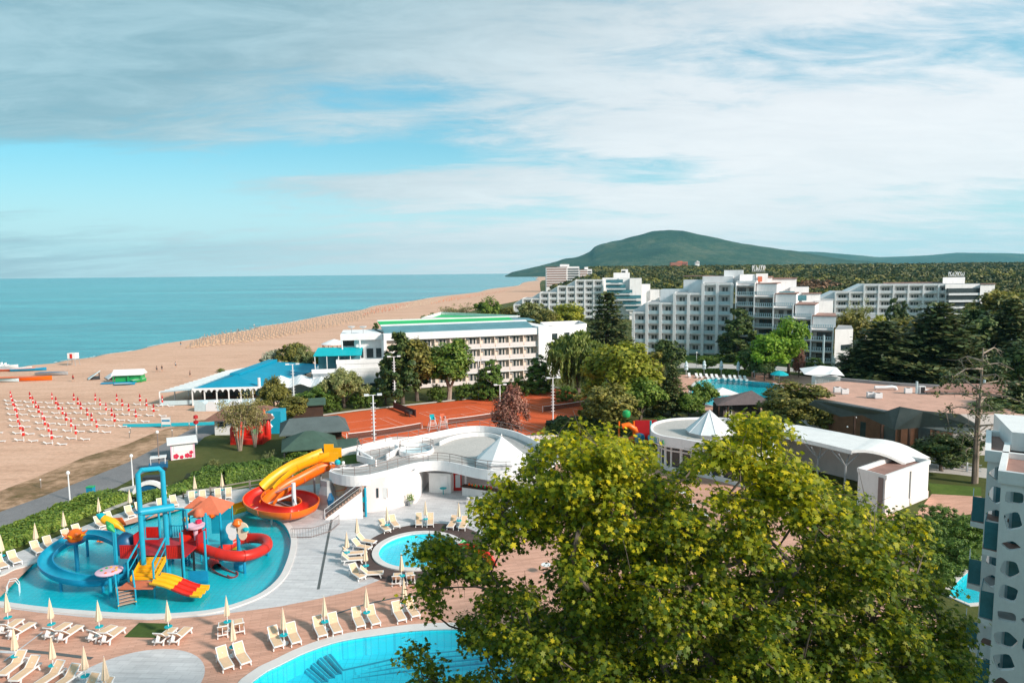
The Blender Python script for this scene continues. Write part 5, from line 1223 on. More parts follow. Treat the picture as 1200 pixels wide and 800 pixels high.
# far hotel on the coast and houses on the hill
def far_hotel(px0, px1, ytop, D, label, nfl, m='white', zb=0):
    p0, p1 = Q(px0, ytop, D), Q(px1, ytop, D); t = thing('far_hotel', label, 'hotel', ((p0.x+p1.x)/2, D, zb)); w2 = (p1.x-p0.x)/2; h_ = p0.z-zb
    mb = MB(); mb.box(-w2, w2*0.25, 0, 18, 0, h_*0.96, m); mb.box(-w2*0.3, w2, 2, 18, 0, h_*1.0, m); mb.box(-w2*0.15, w2*0.4, 3, 12, h_, h_+3, m); mb.build('wall', t)
    for j in range(nfl):
        z_ = h_*0.97-3.2-j*3.1
        if z_ < 1: break
        mb = MB(); mb.box(-w2+0.8, w2*0.22, -0.5, 0.0, z_, z_+1.5, 'terracdark'); mb.build('window', t)
        mb = MB(); mb.box(w2*0.3, w2-0.8, 1.5, 2.0, z_, z_+1.5, 'glass'); mb.build('window', t)
    mb = MB(); mb.box(-w2-0.5, w2*0.27, -0.5, 18, h_*0.965, h_*0.965+0.8, 'terracdark'); mb.build('roof', t); return t
far_hotel(640, 679, 312.5, 900, 'pale block hotel far off at the beach end under the wooded hill', 8)
far_hotel(679, 694, 315.5, 930, 'smaller white block right of the far pale hotel under the hill', 6)
far_hotel(786, 806, 307, 2600, 'pinkish red building alone on the wooded hill foot', 3, 'orangered')
far_hotel(815, 820, 306.5, 2700, 'tiny white house on the hill right of the pinkish building', 2)
# ================================================================= wavy roofed pool pavilion
ZT = 4.0
front_px = [(386.5,553),(397,556.5),(411,558.5),(425,558),(439,555.6),(461,550),(475,546),(488,543),(500,541.3),(513,541),(524,542),(535,544),(557,549),(579,552),(600,552),(620,550.5),(645,546)]
back_px = [(655,538),(640,530),(622,520),(605,512.5),(587,508),(568,505.5),(552,505.5),(535,507.5),(518,511),(502,514.5),(485,518),(466,521.5),(445,525),(428,527.5),(421,530),(419,533),(428,538.5),(436,543)]
left_px = [(420,547),(400,549),(389,550)]
frontw = smooth_line([P2(x, y, ZT) for x, y in front_px], 3); backw = smooth_line([P2(x, y, ZT) for x, y in back_px], 3)
leftw = [P2(x, y, ZT) for x, y in left_px]
outline = [tuple(p) for p in frontw]+[tuple(p) for p in backw]+[tuple(p) for p in leftw]
c0 = P(500, 560, 0); PV = thing('pool_pavilion', 'white wavy roofed pool pavilion with roof terrace and brown railings beside the round pool', 'pavilion', (c0.x, c0.y, 0.05))
mb = MB(PV); mb.prism(outline, ZT-0.35, ZT-0.03, 'white', 'concrete'); mb.build('roof_terrace', PV)
mb = MB(PV); mb.wall([tuple(p) for p in frontw], ZT-1.0, ZT+0.12, 0.22, 'white'); mb.build('front_fascia', PV)
mb = MB(PV); mb.wall([tuple(p) for p in backw], ZT-0.5, ZT+0.75, 0.22, 'white'); mb.build('back_parapet', PV)
mb = MB(PV); mb.wall([tuple(backw[-1])]+leftw+[tuple(frontw[0])], ZT-0.9, ZT+0.1, 0.2, 'white'); mb.build('side_fascia', PV)
def railing(line, z, parent, hgt=1.0, nr=3, m='rail', every=1.4, closed=False):
    mb = MB(parent)
    L2 = [Vector(p) for p in line]
    for j in range(nr): mb.tube([(p.x, p.y, z+hgt*(j+1)/nr) for p in L2], 0.025 if j < nr-1 else 0.04, m, 5, closed=closed)
    mb.build('top_rail', parent); mb = MB(parent); acc = 0; last = L2[0]; mb.tube([(last.x,last.y,z),(last.x,last.y,z+hgt)], 0.03, m, 5)
    for p in L2[1:]:
        seg = (p-last).length; acc += seg
        if acc >= every: mb.tube([(p.x,p.y,z),(p.x,p.y,z+hgt)], 0.03, m, 5); acc = 0
        last = p
    mb.build('railing_posts', parent)
railing([tuple(p) for p in frontw[1:-6]], ZT+0.12, PV, 0.95)
railing([tuple(p) for p in backw[3:-4]], ZT+0.75, PV, 0.8, 2)
# ring opening, inner parapet and white floor patch
cr = P(488, 530, ZT); ringp = circ(cr.x, cr.y, 2.0, 28, 1.15)
mb = MB(PV); mb.wall(ringp, ZT, ZT+0.55, 0.16, 'white', closed=True); mb.build('ring_parapet', PV)
mb = MB(PV); mb.prism(circ(cr.x, cr.y, 1.9, 28, 1.15), ZT-0.02, ZT+0.015, 'railblue'); mb.build('skylight', PV)
railing(ringp+[ringp[0]], ZT+0.55, PV, 0.7, 2)
mb = MB(PV); inn = [P2(x, y, ZT) for x, y in ((503,541),(505,530),(515,522),(532,515),(552,511.5),(575,512),(588,518),(572,530),(560,541),(540,541.5),(520,539))]
inn = [tuple(p) for p in smooth_line(inn, 3, True)]; mb.prism(inn, ZT-0.02, ZT+0.03, 'paleflag'); mb.wall(inn[6:22], ZT, ZT+0.5, 0.15, 'white'); mb.build('terrace_floor', PV)
# stairwell walls
for pts in (((421,530),(419,540),(441,546)), ((453,539),(468,530),(463,527))):
    mb = MB(PV); mb.wall([P2(x, y, ZT) for x, y in pts], ZT, ZT+0.7, 0.16, 'white'); mb.build('stairwell_wall', PV)
railing([P2(x, y, ZT) for x, y in ((434,538),(445,536),(457,533),(457,540),(440,547))], ZT+0.05, PV, 1.0, 2, every=1.0)
# pyramid tent on the terrace
tc_ = P(588, 543, ZT); t = thing('pyramid_canopy', 'white pyramid canopy on the wavy pavilion roof by the plum tree', 'canopy', (tc_.x, tc_.y, ZT))
mb = MB(); R8 = [(3.0*math.cos(a), 3.0*math.sin(a), 0.55) for a in [math.pi/8+k*math.pi/4 for k in range(8)]]
mb.add(R8+[(0,0,3.1)], [(i, (i+1) % 8, 8) for i in range(8)], 'wcanvas'); mb.add(R8+[(x, y, 0.0) for x, y, z in R8], [(i, 8+i, 8+(i+1) % 8, (i+1) % 8) for i in range(8)], 'wcanvas'); mb.build('fabric', t)
mb = MB(); mb.lathe([(0.05,0),(0.1,0.1),(0.02,0.3)], (0,0,3.08), 'plasticw', 8); mb.build('finial', t)
mb = MB(); mb.tube([(x*1.01, y*1.01, 0.55) for x, y, z in R8], 0.05, 'grey', 6, closed=True); mb.build('frame', t)
# ground floor
def vwall(parent, p0, p1, z0, z1, th, m, name):
    mb = MB(parent); mb.wall([p0, p1], z0, z1, th, m); return mb.build(name, parent)
wl = [P2(390,592,0.05), P2(428,601,0.05), P2(470,598.5,0.05), P2(487,590,0.05)]
gw = [P2(388,575,0.05), P2(431,600,0.05), P2(452,597.5,0.05), P2(487,588.5,0.05)]
mb = MB(PV); mb.wall(gw, 0.05, ZT-0.36, 0.25, 'pinkwall'); mb.wall([gw[-1], (gw[-1][0]+0.6, gw[-1][1]+13)], 0.05, ZT-0.36, 0.25, 'white'); mb.build('front_wall', PV)
mb = MB(PV); bk = [P2(388,572,0.05), (P2(500,560,0.05)[0]-6, 87), (P2(560,560)[0], 88), (6, 87), (4, 78)]; mb.wall([(gw[0][0], gw[0][1]), (gw[0][0]-0.3, 82), (-16, 88.5), (6, 88.5)], 0.05, ZT-0.36, 0.25, 'pinkwall'); mb.build('back_wall', PV)
def onwall(px, py, D, w_, h_, m, name, th=0.1, root=PV):
    p = Q(px, py, D); mb = MB(root); mb.box(p.x-w_/2, p.x+w_/2, D-th, D, p.z-h_/2, p.z+h_/2, m); return mb.build(name, root)
def wall_at(px):  # depth of the front wall at a pixel column
    for a_, b_ in zip(gw[:-1], gw[1:]):
        r0, r1_ = a_[0]/a_[1], b_[0]/b_[1]; r = (px-600)/F
        if r0 <= r <= r1_: 
            k_ = (r*a_[1]-a_[0])/((b_[0]-a_[0])-r*(b_[1]-a_[1])); return a_[1]+(b_[1]-a_[1])*k_-0.14
    return 76
onwall(450, 577, wall_at(450)-0.15, 0.75, 1.0, 'glass', 'window'); onwall(442.5, 577, wall_at(442.5)-0.12, 0.22, 1.0, 'glass', 'window'); onwall(446, 577, wall_at(446)-0.05, 1.35, 1.15, 'whitepaint', 'window_frame', 0.05)
onwall(453, 590, wall_at(453)-0.1, 0.12, 2.0, 'rail', 'drain_pipe'); onwall(461, 575.5, wall_at(461)-0.1, 0.55, 0.4, 'teal', 'sign_board'); onwall(426, 585, wall_at(428)-0.5, 0.7, 0.5, 'teal', 'sign_board')
cl = P(430, 603, 0.05); mb = MB(PV); mb.tube([(cl.x, cl.y-0.5, 0.05), (cl.x, cl.y-0.5, ZT-0.9)], 0.13, 'blue', 10); mb.build('column', PV, smooth=True)
for px in (520, 545, 572):
    cp_ = P(px, 577, 0.05); mb = MB(PV); mb.tube([(cp_.x, cp_.y+1, 0.05), (cp_.x, cp_.y+1, ZT-0.36)], 0.12, 'white', 8); mb.build('column', PV)
# outside stair
s0 = P(385, 602, 0.05); s1 = P(433, 566, 2.9); dv = Vector((s1.x-s0.x, s1.y-s0.y)); 
ST = thing('outdoor_stair', 'brown tiled outdoor stair climbing right to the pavilion roof beside the orange slide', 'stair', (s0.x, s0.y, 0.05)); s1z = 3.0; e1 = Vector((P(424,573,3.0).x, s0.y-0.2)); e0 = Vector((s0.x, s0.y-0.5)); dv = e1-e0; nn = Vector((-dv.y, dv.x)).normalized()*1.15
for k in range(13):
    q = e0+dv*(k/13); z = 0.05+s1z*(k+1)/13; mb = MB(ST); q2 = e0+dv*((k+1.0)/13); w_ = [q-nn, q2-nn, q2+nn, q+nn]; mb.prism([(v.x, v.y) for v in w_], z-0.26, z, 'stepbrown'); mb.build('step', ST)
mb = MB(ST); a_ = e0-nn*1.08; b_ = e1-nn*1.08; mb.add([(a_.x,a_.y,0.05),(b_.x,b_.y,0.05),(b_.x,b_.y,s1z-0.1),(a_.x,a_.y,0.1),(a_.x,a_.y+0.12,0.05),(b_.x,b_.y+0.12,0.05),(b_.x,b_.y+0.12,s1z-0.1),(a_.x,a_.y+0.12,0.1)],[(0,1,2,3),(7,6,5,4),(3,2,6,7),(1,5,6,2)],'white'); mb.build('side_wall', ST)
mb = MB(ST); up = Vector((0,0,0.95)); A3 = Vector((a_.x, a_.y, 0.2)); B3 = Vector((b_.x, b_.y, s1z)); mb.tube([A3, A3+up, B3+up, B3], 0.04, 'whitemetal', 6); mb.tube([A3+up*0.5, B3+up*0.5], 0.02, 'whitemetal', 5); mb.build('handrail', ST)
# rock like painted pillar by the stair
p = P(388, 600, 0.05); mb = MB(); mb.lathe([(0.9,0),(0.75,0.8),(0.85,1.7),(0.6,2.6),(0.65,3.2)], (0,0,0), 'grey', 9, 0.12); mb.lathe([(0.3,0.5),(0.5,1.2),(0.2,1.9)], (0.35,-0.5,0), 'bluedark', 7, 0.1); o = mb.build('painted_pillar'); o.location = (p.x-0.6, p.y+1.2, 0.05); tag(o, 'grey and dark blue painted rock pillar left of the brown stair', 'pillar')
p = P(394, 577, 2.0); o = MB(); o.lathe([(0.05,-0.9),(0.5,-0.6),(0.85,0),(0.5,0.6),(0.05,0.9)], (0,0,0), 'canvas', 12); o.lathe([(0.6,-0.25),(0.87,0),(0.6,0.25)], (0,0,0), 'orange', 12); o2 = o.build('hanging_ball', smooth=True); D_ = 72.5; q = Q(397, 572, D_); o2.location = (q.x, D_, q.z); tag(o2, 'cream and orange beach ball sign hanging above the stair', 'ball sign')
# under the roof: cabin, red frames, bar counter
cb_ = P(512, 579, 0.05); t = thing('changing_cabin', 'white changing cabin standing in the open hall of the pavilion', 'cabin', (cb_.x+0.3, cb_.y+0.5, 0.05), R_(-12))
mb = MB(); mb.box(-1.3,1.3,0,2.2,0,2.3,'whitepaint'); mb.build('wall', t); mb = MB(); mb.box(-1.4,1.4,-0.1,2.3,2.3,2.4,'grey'); mb.build('roof', t); mb = MB(); mb.box(0.1,0.95,-0.05,0,0.1,2.1,'white'); mb.build('door', t)
for k, px in enumerate((528, 536)):
    p = P(px, 578, 0.05); t = thing('red_locker', ('left' if k == 0 else 'right')+' red framed drinks cooler under the pavilion roof', 'cooler', (p.x, p.y+1, 0.05)); mb = MB(); mb.box(-0.4,0.4,0,0.7,0,2.2,'red'); mb.build('body', t); mb = MB(); mb.box(-0.28,0.28,-0.03,0,0.4,1.9,'whitemetal'); mb.build('door', t)
t = thing('bar_counter', 'white bar counter with orange flowers at the right end of the pavilion hall', 'bar counter', (*P2(562, 584), 0.05), R_(-25))
mb = MB(); mb.box(-2.2,2.2,0,0.7,0,1.05,'whitepaint'); mb.build('body', t); mb = MB(); mb.box(-2.35,2.35,-0.2,0.8,1.05,1.13,'darkwood'); mb.build('top', t); mb = MB()
for k in range(14): mb.lathe([(0.02,0),(0.16,0.12),(0.05,0.3)], (-1.6+0.24*k+random.uniform(-.1,.1), 0.3+random.uniform(-.2,.2), 1.15), random.choice(['orange','red','green']), 6)
mb.build('flowers', t)
for k in range(3):
    p = P(549+k*7, 591, 0.05); t = thing('bar_stool', 'tall white bar stool before the pavilion bar counter', 'stool', (p.x, p.y, 0.05), group='white bar stools at the counter'); mb = MB(); mb.lathe([(0.2,0),(0.2,0.04)], (0,0,0.75), 'plasticw', 12); mb.build('seat', t)
    for a in range(4): mb = MB(); mb.tube([(0.22*math.cos(a*1.57),0.22*math.sin(a*1.57),0),(0.1*math.cos(a*1.57),0.1*math.sin(a*1.57),0.75)], 0.02, 'whitemetal', 5); mb.build('leg', t)
p = P(519.5, 579, 0.05); t = thing('side_table', 'small turquoise table before the white changing cabin', 'table', (p.x, p.y, 0.05)); mb = MB(); mb.lathe([(0.4,0),(0.4,0.05)], (0,0,0.7), 'teal', 12); mb.build('top', t); mb = MB(); mb.tube([(0,0,0),(0,0,0.7)], 0.05, 'teal', 6); mb.build('leg', t)
def pot(px, py, label, z=0.05, s=1.0, pm='grey'):
    p = P(px, py, z); t = thing('potted_plant', label, 'plant', (p.x, p.y, z)); mb = MB(); mb.lathe([(0.28*s,0),(0.38*s,0.55*s),(0.34*s,0.55*s),(0.3*s,0.5*s)], (0,0,0), pm, 12); mb.build('pot', t)
    n_ = 90; c_ = rng.normal(0, 0.24*s, (n_, 3))+np.array([0, 0, 0.85*s]); q_ = rng.normal(0, 1, (n_, 3)); q_ /= np.linalg.norm(q_, axis=1)[:, None]; r_ = np.cross(q_, rng.normal(0, 1, (n_, 3))); r_ /= np.linalg.norm(r_, axis=1)[:, None]
    V = np.stack([c_, c_+0.12*s*q_+0.05*s*r_, c_+0.26*s*q_, c_+0.12*s*q_-0.05*s*r_], 1).reshape(-1, 3); fast_mesh('foliage', V, ['bright'], 4, t)
pot(481, 592, 'potted plant at the wall corner of the wavy pavilion'); pot(548, 611, 'small dark potted plant right of the parasols facing the round pool', s=0.7)
# turf strip on the lower roof left of the stairwell
ZL = 3.4
lw_ = [P2(388,546,ZL), P2(388,536,ZL), P2(424,530.5,ZL), P2(432,541,ZL)]
mb = MB(PV); mb.prism(lw_, ZL-0.3, ZL, 'white', 'freshgrass'); mb.build('turf_roof', PV)
mb = MB(PV); mb.wall([lw_[0], lw_[1], lw_[2]], ZL, ZL+0.35, 0.12, 'whitepaint'); mb.build('turf_kerb', PV)
mb = MB(PV); mb.wall([(lw_[0][0], lw_[0][1]), (lw_[0][0]+0.3, lw_[0][1]+5)], 0, ZL, 0.2, 'pinkwall'); mb.build('retaining_wall', PV)
p = P(394, 548, ZT); o = MB(); o.lathe([(0.1,0),(0.5,0.15),(0.55,0.6),(0.3,0.95),(0.05,1.0)], (0,0,0.3), 'teal', 14); o.tube([(0,0,0),(0,0,0.4)], 0.08, 'grey', 6); o.lathe([(0.1,0),(0.3,0.1),(0.3,0.5),(0.1,0.6)], (1.0,0.2,0.3), 'plasticw', 10); o.tube([(1.0,0.2,0),(1.0,0.2,0.4)], 0.06, 'grey', 6); o = o.build('roof_fan'); o.scale = (0.6,)*3; o.location = (p.x, p.y+0.6, ZT); tag(o, 'round turquoise and white roof fan at the left tip of the wavy roof', 'roof fan')
# ================================================================= green roofed club house left of the tennis courts
def gable(mbx, x0, x1, y0, y1, ze, zr, th, m, hip=0.0):
    ym = (y0+y1)/2
    v = [(x0,y0,ze),(x1,y0,ze),(x1,y1,ze),(x0,y1,ze),(x0+hip,ym,zr),(x1-hip,ym,zr)]; v += [(a, b_, c-th) for a, b_, c in v[:4]]
    mbx.add(v, [(0,1,5,4),(2,3,4,5),(3,0,4),(1,2,5),(0,6,7,1),(1,7,8,2),(2,8,9,3),(3,9,6,0),(9,8,7,6)], m)
e_ = P(336, 551); CHs = thing('club_house', 'club house with dark green tiled roofs between the lawn and the clay courts', 'club house', (e_.x, e_.y, 0.03), R_(18)); CHs.scale = (0.68, 0.74, 0.86)
mb = MB(); mb.box(0, 11, 9, 17, 0, 3.9, 'darkwood'); mb.build('rear_wall', CHs)
mb = MB(); mb.box(0.2, 9, 1.8, 9, 0, 3.0, 'darkwood'); mb.build('wall', CHs)
mb = MB(); gable(mb, -1.2, 12.5, 7.0, 18.5, 4.0, 5.6, 0.18, 'slateroof', 2.0); mb.build('rear_roof', CHs)
mb = MB(); gable(mb, -0.8, 9.6, -0.8, 8.6, 3.1, 5.0, 0.15, 'darkgreenroof', 4.4); mb.build('front_roof', CHs)
for k in range(5): mb = MB(); mb.box(0.5+k*1.75, 1.9+k*1.75, 1.7, 1.79, 0.5, 2.6, ('cream','pinkwall','railblue')[k % 3]); mb.build('window', CHs)
for k in range(4): mb = MB(); mb.box(-0.09, 0.0, 9.5+k*1.9, 10.9+k*1.9, 2.1, 3.4, ('pinkwall','cream','pink')[k % 3]); mb.build('window', CHs)
for k in range(3): mb = MB(); mb.box(-0.1, 0.0, 9.4+k*1.9, 10.9+k*1.9, 0.3, 1.9, 'railblue'); mb.build('window', CHs)
for x_, y_ in ((-0.3,-0.4),(4.5,-0.4),(9,-0.4),(9,4)): mb = MB(); mb.box(x_-0.12,x_+0.12,y_-0.12,y_+0.12,0,3.0,'dark'); mb.build('post', CHs)
mb = MB(); mb.box(9.2, 14, -0.8, 6.5, 2.6, 2.75, 'darkgreenroof'); mb.box(9.3,9.5,-0.6,-0.4,0,2.6,'brownwood'); mb.box(13.6,13.8,-0.6,-0.4,0,2.6,'brownwood'); mb.build('side_canopy', CHs)
p = P(336, 556); mb = MB(); mb.box(-0.1,0.1,-0.1,0.1,0,1,'dark')
# green shed roof in front (low canopy)
p = P(360,497); t = thing('garden_shed', 'small shed with mossy pale green roof behind the club house', 'shed', (p.x-1.5, p.y+4, 0.03), R_(15)); mb = MB(); mb.box(-2,3,0,3,0,2.4,'darkwood'); mb.build('wall', t); mb = MB(); gable(mb,-2.5,3.5,-0.5,3.5,2.5,3.4,0.12,'darkgreenroof'); mb.build('roof', t)
mb = MB(); fz_ = [P2(x, y) for x, y in ((376,542),(400,538),(425,533))]
# wooden rail fence above the lawn
def post_rail(line, label, m='greywood', hgt=1.0, every=2.2, name='rail_fence', nr=2):
    p0 = line[0]; t = thing(name, label, 'fence', (p0[0], p0[1], 0.04)); L2 = [Vector(p) for p in line]
    mb = MB(t)
    for j in range(nr): 
        for a_, b_ in zip(L2[:-1], L2[1:]): mb.bar((a_.x,a_.y,hgt*(j+1)/nr-0.05),(b_.x,b_.y,hgt*(j+1)/nr-0.05),0.06,0.12,m)
    mb.build('rails', t)
    for a_, b_ in zip(L2[:-1], L2[1:]):
        n_ = max(1, int((b_-a_).length/every))
        for k in range(n_): q = a_+(b_-a_)*k/n_; mb = MB(t); mb.box(q.x-0.08,q.x+0.08,q.y-0.08,q.y+0.08,0.04,hgt+0.1,m); mb.build('post', t)
    return t
post_rail([P2(247,581), P2(293,573), P2(330,567), P2(345,563)], 'weathered wooden rail fence on the lawn behind the pool loungers')
# ================================================================= kiosk, hut, inflatables and beach restaurant
p = P(214, 538); t = thing('kiosk', 'small white and pink kiosk with crimson flowers painted on its walls by the path', 'kiosk', (p.x, p.y, 0.05), R_(28))
t.scale = (0.86,0.86,0.9); mb = MB(); mb.box(-1.6,1.8,0,2.4,0,2.5,'plasticw'); mb.build('wall', t); mb = MB(); slab(mb, [(-2.1,-0.5,2.6),(2.3,-0.5,2.6),(2.3,2.9,2.95),(-2.1,2.9,2.95)], 0.18, 'whitepaint'); mb.build('roof', t)
mb = MB(); mb.box(-1.65,-1.45,-0.04,0,0,2.4,'pink'); mb.box(1.6,1.84,-0.04,0,0,2.4,'pink'); mb.box(-1.64,-1.6,0.2,2.2,0,2.4,'pink'); mb.build('trim', t)
mb = MB(); mb.box(-1.2,1.4,-0.05,-0.01,1.2,2.2,'whitemetal'); mb.build('shutter', t)
for (cx_, cz_, r_) in ((-0.9,0.55,0.42),(-0.1,0.35,0.3),(0.7,0.5,0.38),(1.3,0.9,0.3),(1.2,0.35,0.25)):
    mb = MB(); 
    for a in range(5): 
        q = (cx_+r_*0.55*math.cos(a*1.256), cz_+r_*0.55*math.sin(a*1.256)); mb.add([(q[0]+r_*0.5*math.cos(b_*1.047), -0.06-0.002*a, q[1]+r_*0.5*math.sin(b_*1.047)) for b_ in range(6)], [tuple(range(6))], 'magenta')
    mb.build('painted_flower', t)
for (cy_, cz_, r_) in ((0.8,0.7,0.5),(1.7,0.4,0.3)):
    mb = MB()
    for a in range(5):
        q = (cy_+r_*0.55*math.cos(a*1.256), cz_+r_*0.55*math.sin(a*1.256)); mb.add([(-1.65-0.002*a, q[0]+r_*0.5*math.cos(b_*1.047), q[1]+r_*0.5*math.sin(b_*1.047)) for b_ in range(6)], [tuple(range(6))], 'magenta')
    mb.build('painted_flower', t)
p = P(252, 510); t = thing('beach_hut', 'white hut under a wide brown shingle roof beside the red bouncy castle', 'hut', (p.x, p.y, 0.03), R_(3))
mb = MB(); mb.box(0,5.2,0,3.5,0,2.6,'whitepaint'); mb.build('wall', t); mb = MB(); v = [(-1.4,-1.2,2.5),(9.4,-1.0,2.6),(8.8,4.5,3.4),(0.6,4.5,3.4),(1.4,1.6,4.3),(7.6,1.8,4.3)]; mb.add(v, [(0,1,5,4),(1,2,5),(2,3,4,5),(3,0,4),(3,2,1,0)], 'brownroof'); mb.build('roof', t)
for x_ in (0.5, 2.6): mb = MB(); mb.box(x_,x_+1.3,-0.06,0,1.3,2.1,'glass'); mb.build('window', t)
for x_ in (5.6, 8.6): mb = MB(); mb.box(x_,x_+0.2,-0.6,-0.4,0,2.6,'teal' if x_ < 6 else 'brownwood'); mb.build('post', t)
mb = MB(); mb.box(5.6, 8.6, 0.5, 3.2, 0, 2.4, 'darkwood'); mb.build('store', t)
p = P(289, 521); t = thing('bouncy_castle', 'red inflatable bouncy castle on the lawn behind thin bare trunks', 'bouncy castle', (p.x, p.y, 0.03))
mb = MB(); mb.box(-2.4,2.4,0,3.6,0,0.7,'red'); mb.build('base', t)
for x_ in (-2.1, -0.7, 0.7, 2.1): 
    for y_ in ((0.3, 3.3) if abs(x_) > 1 else (3.3,)): mb = MB(); mb.tube([(x_,y_,0.5),(x_,y_,2.4),(x_,y_,2.9)], [0.42,0.40,0.1], 'red', 10); mb.build('turret', t, smooth=True)
mb = MB(); mb.box(-2.2,2.2,3.1,3.5,0.6,2.1,'red'); mb.box(-2.3,-1.9,0.3,3.2,0.6,1.5,'orange'); mb.build('side_wall', t)
mb = MB(); mb.lathe([(0.1,0),(0.6,0.3),(0.5,0.8),(0.1,1.0)], (0.2,2.8,0.7), 'green', 10); mb.build('figure', t)
p = P(311, 508); t = thing('inflatable_slide', 'blue and turquoise inflatable slide with white swirls near the club house', 'inflatable slide', (p.x, p.y, 0.03))
mb = MB(); mb.box(-2.2,0,0,3,0,3.4,'bluedeep'); mb.build('tower', t); mb = MB(); mb.box(0.1,2.6,-0.2,2.5,0,3.6,'blue'); mb.build('side_panel', t)
mb = MB(); mb.tube([(0.4,-0.24,0.4),(1.2,-0.24,1.2),(0.7,-0.24,1.9),(1.5,-0.24,2.6),(1.2,-0.24,3.2)], 0.15, 'plasticw', 6); mb.build('swirl', t, smooth=True)
mb = MB(); mb.tube([(0.05,-0.3,0),(0.05,-0.3,4.0)], 0.22, 'orangered', 8); mb.tube([(-2.3,-0.2,0),(-2.3,-0.2,3.7)], 0.2, 'orangered', 8); mb.build('pillars', t, smooth=True)
# beach restaurant
f0, f1 = P(227, 475), P(276, 471); BRz = math.atan2(f1.y-f0.y, f1.x-f0.x)
t = thing('beach_restaurant', 'beach restaurant under a broad turquoise blue canvas roof with white posts', 'restaurant', (f0.x, f0.y, 0.02), BRz*0.3); BR = t
W_ = 13.5; De = 30; ze = 3.3
mb = MB(); v = [(0,-0.5,ze),(W_,-0.5,ze),(W_+9,De,ze+0.1),(3.5,De,ze+0.1),(6.5,5.5,ze+1.6),(9.5,De-3,ze+1.6)]; v += [(a, b_, c-0.15) for a, b_, c in v[:4]]
mb.add(v, [(0,1,4),(1,2,5,4),(2,3,5),(3,0,4,5),(0,6,7,1),(1,7,8,2),(2,8,9,3),(3,9,6,0),(9,8,7,6)], 'bluroof'); mb.build('canvas_roof', t)
mb = MB(); mb.bar((6.3,6,ze+1.75),(9.3,De-2,ze+1.75),2.0,0.5,'bluroof'); mb.build('ridge_cover', t)
mb = MB()
for k in range(13): x_ = k*W_/13; mb.add([(x_,-0.6,ze),(x_+W_/13,-0.6,ze),(x_+W_/26,-0.6,ze-0.75)], [(0,2,1)], 'wcanvas')
mb.box(0,W_,-0.62,-0.56,ze-0.25,ze+0.15,'wcanvas'); mb.build('valance', t)
for k in range(7): mb = MB(); x_ = k*W_/6; mb.box(x_-0.1,x_+0.1,-0.5,-0.3,0,ze,'whitepaint'); mb.build('post', t)
for k in range(6): mb = MB(); y_ = 4+k*5.2; x_ = W_+9*y_/De; mb.box(x_-0.1,x_+0.1,y_-0.1,y_+0.1,0,ze,'whitepaint'); mb.build('post', t)
mb = MB(); mb.box(0.1,W_-0.1,-0.42,-0.36,0.1,1.1,'railblue'); mb.build('balustrade', t)
mb = MB(); mb.box(0.5, W_-0.5, 4, 26, 0.0, 2.3, 'darkwood'); mb.build('interior', t)
for k in range(5): mb = MB(); mb.box(0.4+k*2.6, 2.4+k*2.6, 3.8, 3.9, 1.0, 2.4, 'glassteal' if k > 2 else 'glass'); mb.build('window', t)
mb = MB(); v = [(-6.5,0.5,2.7),(0,-0.4,ze-0.1),(3.3,De,ze),(-1.5,De-1,2.7)]; slab(mb, v, 0.08, 'railblue'); mb.build('side_pergola', t)
mb = MB()
for k in range(16): y_ = 0.5+k*1.85; mb.bar((-6.4+5*y_/De,y_,2.85),(-0.0+3.2*y_/De,y_,3.45),0.12,0.12,'whitepaint')
mb.build('pergola_beams', t)
for k in range(6): mb = MB(); y_ = 0.5+k*5.4; mb.box(-6.4+5*y_/De-0.1,-6.4+5*y_/De+0.1,y_-0.1,y_+0.1,0,2.8,'whitepaint'); mb.build('post', t)
mb = MB(); mb.box(-6.4,0,0.45,0.52,0.1,1.0,'railblue'); mb.build('balustrade', t)
mb = MB(); mb.tube([(W_-1,-0.3,ze),(W_-1,-0.3,ze+1.8)], 0.28, 'whitepaint', 8); mb.build('chimney', t)
p = P(228, 482); t = thing('stretched_tent', 'low white scalloped tent row in front of the beach restaurant', 'tent', (p.x, p.y, 0.02), 0.02)
for k in range(6):
    mb = MB(); x_ = k*2.1; mb.add([(x_,0,0),(x_+2.05,0,0),(x_+2.05,0,1.3),(x_+1.5,0,1.8),(x_+0.5,0,1.8),(x_,0,1.3),(x_+2.05,2,0),(x_,2,0),(x_+2.05,2,1.3),(x_+1.5,2,1.8),(x_+0.5,2,1.8),(x_,2,1.3)],
      [(0,1,2,3,4,5),(6,7,11,10,9,8),(2,8,9,3),(3,9,10,4),(4,10,11,5),(1,6,8,2),(0,5,11,7)], 'railblue' if k % 2 == 0 else 'whitemetal'); mb.build('bay', t)
# wavy white canopy terrace and white round pavilion on the beach
c_ = P(362, 470); t = thing('canopy_terrace', 'terrace under rippled white canvas awnings behind the olive tree', 'awning terrace', (c_.x, c_.y, 0.03), R_(8))
mb = MB(); n_ = 26; vs = []
for i in range(n_+1):
    x_ = -7+16*i/n_
    for y_ in (0, 3, 6, 9): vs.append((x_, y_, 3.2+0.35*math.sin(i*0.9+y_*0.2)+0.06*y_))
vs += [(a, b_, c-0.07) for a, b_, c in vs]; q_ = (n_+1)*4
fs = [(i*4+j, (i+1)*4+j, (i+1)*4+j+1, i*4+j+1) for i in range(n_) for j in range(3)]; fs += [tuple(q_+k for k in reversed(f_)) for f_ in fs]
fs += [(i*4, q_+i*4, q_+(i+1)*4, (i+1)*4) for i in range(n_)]
mb.add(vs, fs, 'wcanvas'); mb.build('awning', t)
mb = MB(); mb.box(-7,9,0.1,0.2,0,1.2,'whitepaint'); mb.build('wall', t); mb = MB(); mb.box(-6.5,8.5,6,6.2,0,3,'railblue'); mb.build('back_wall', t)
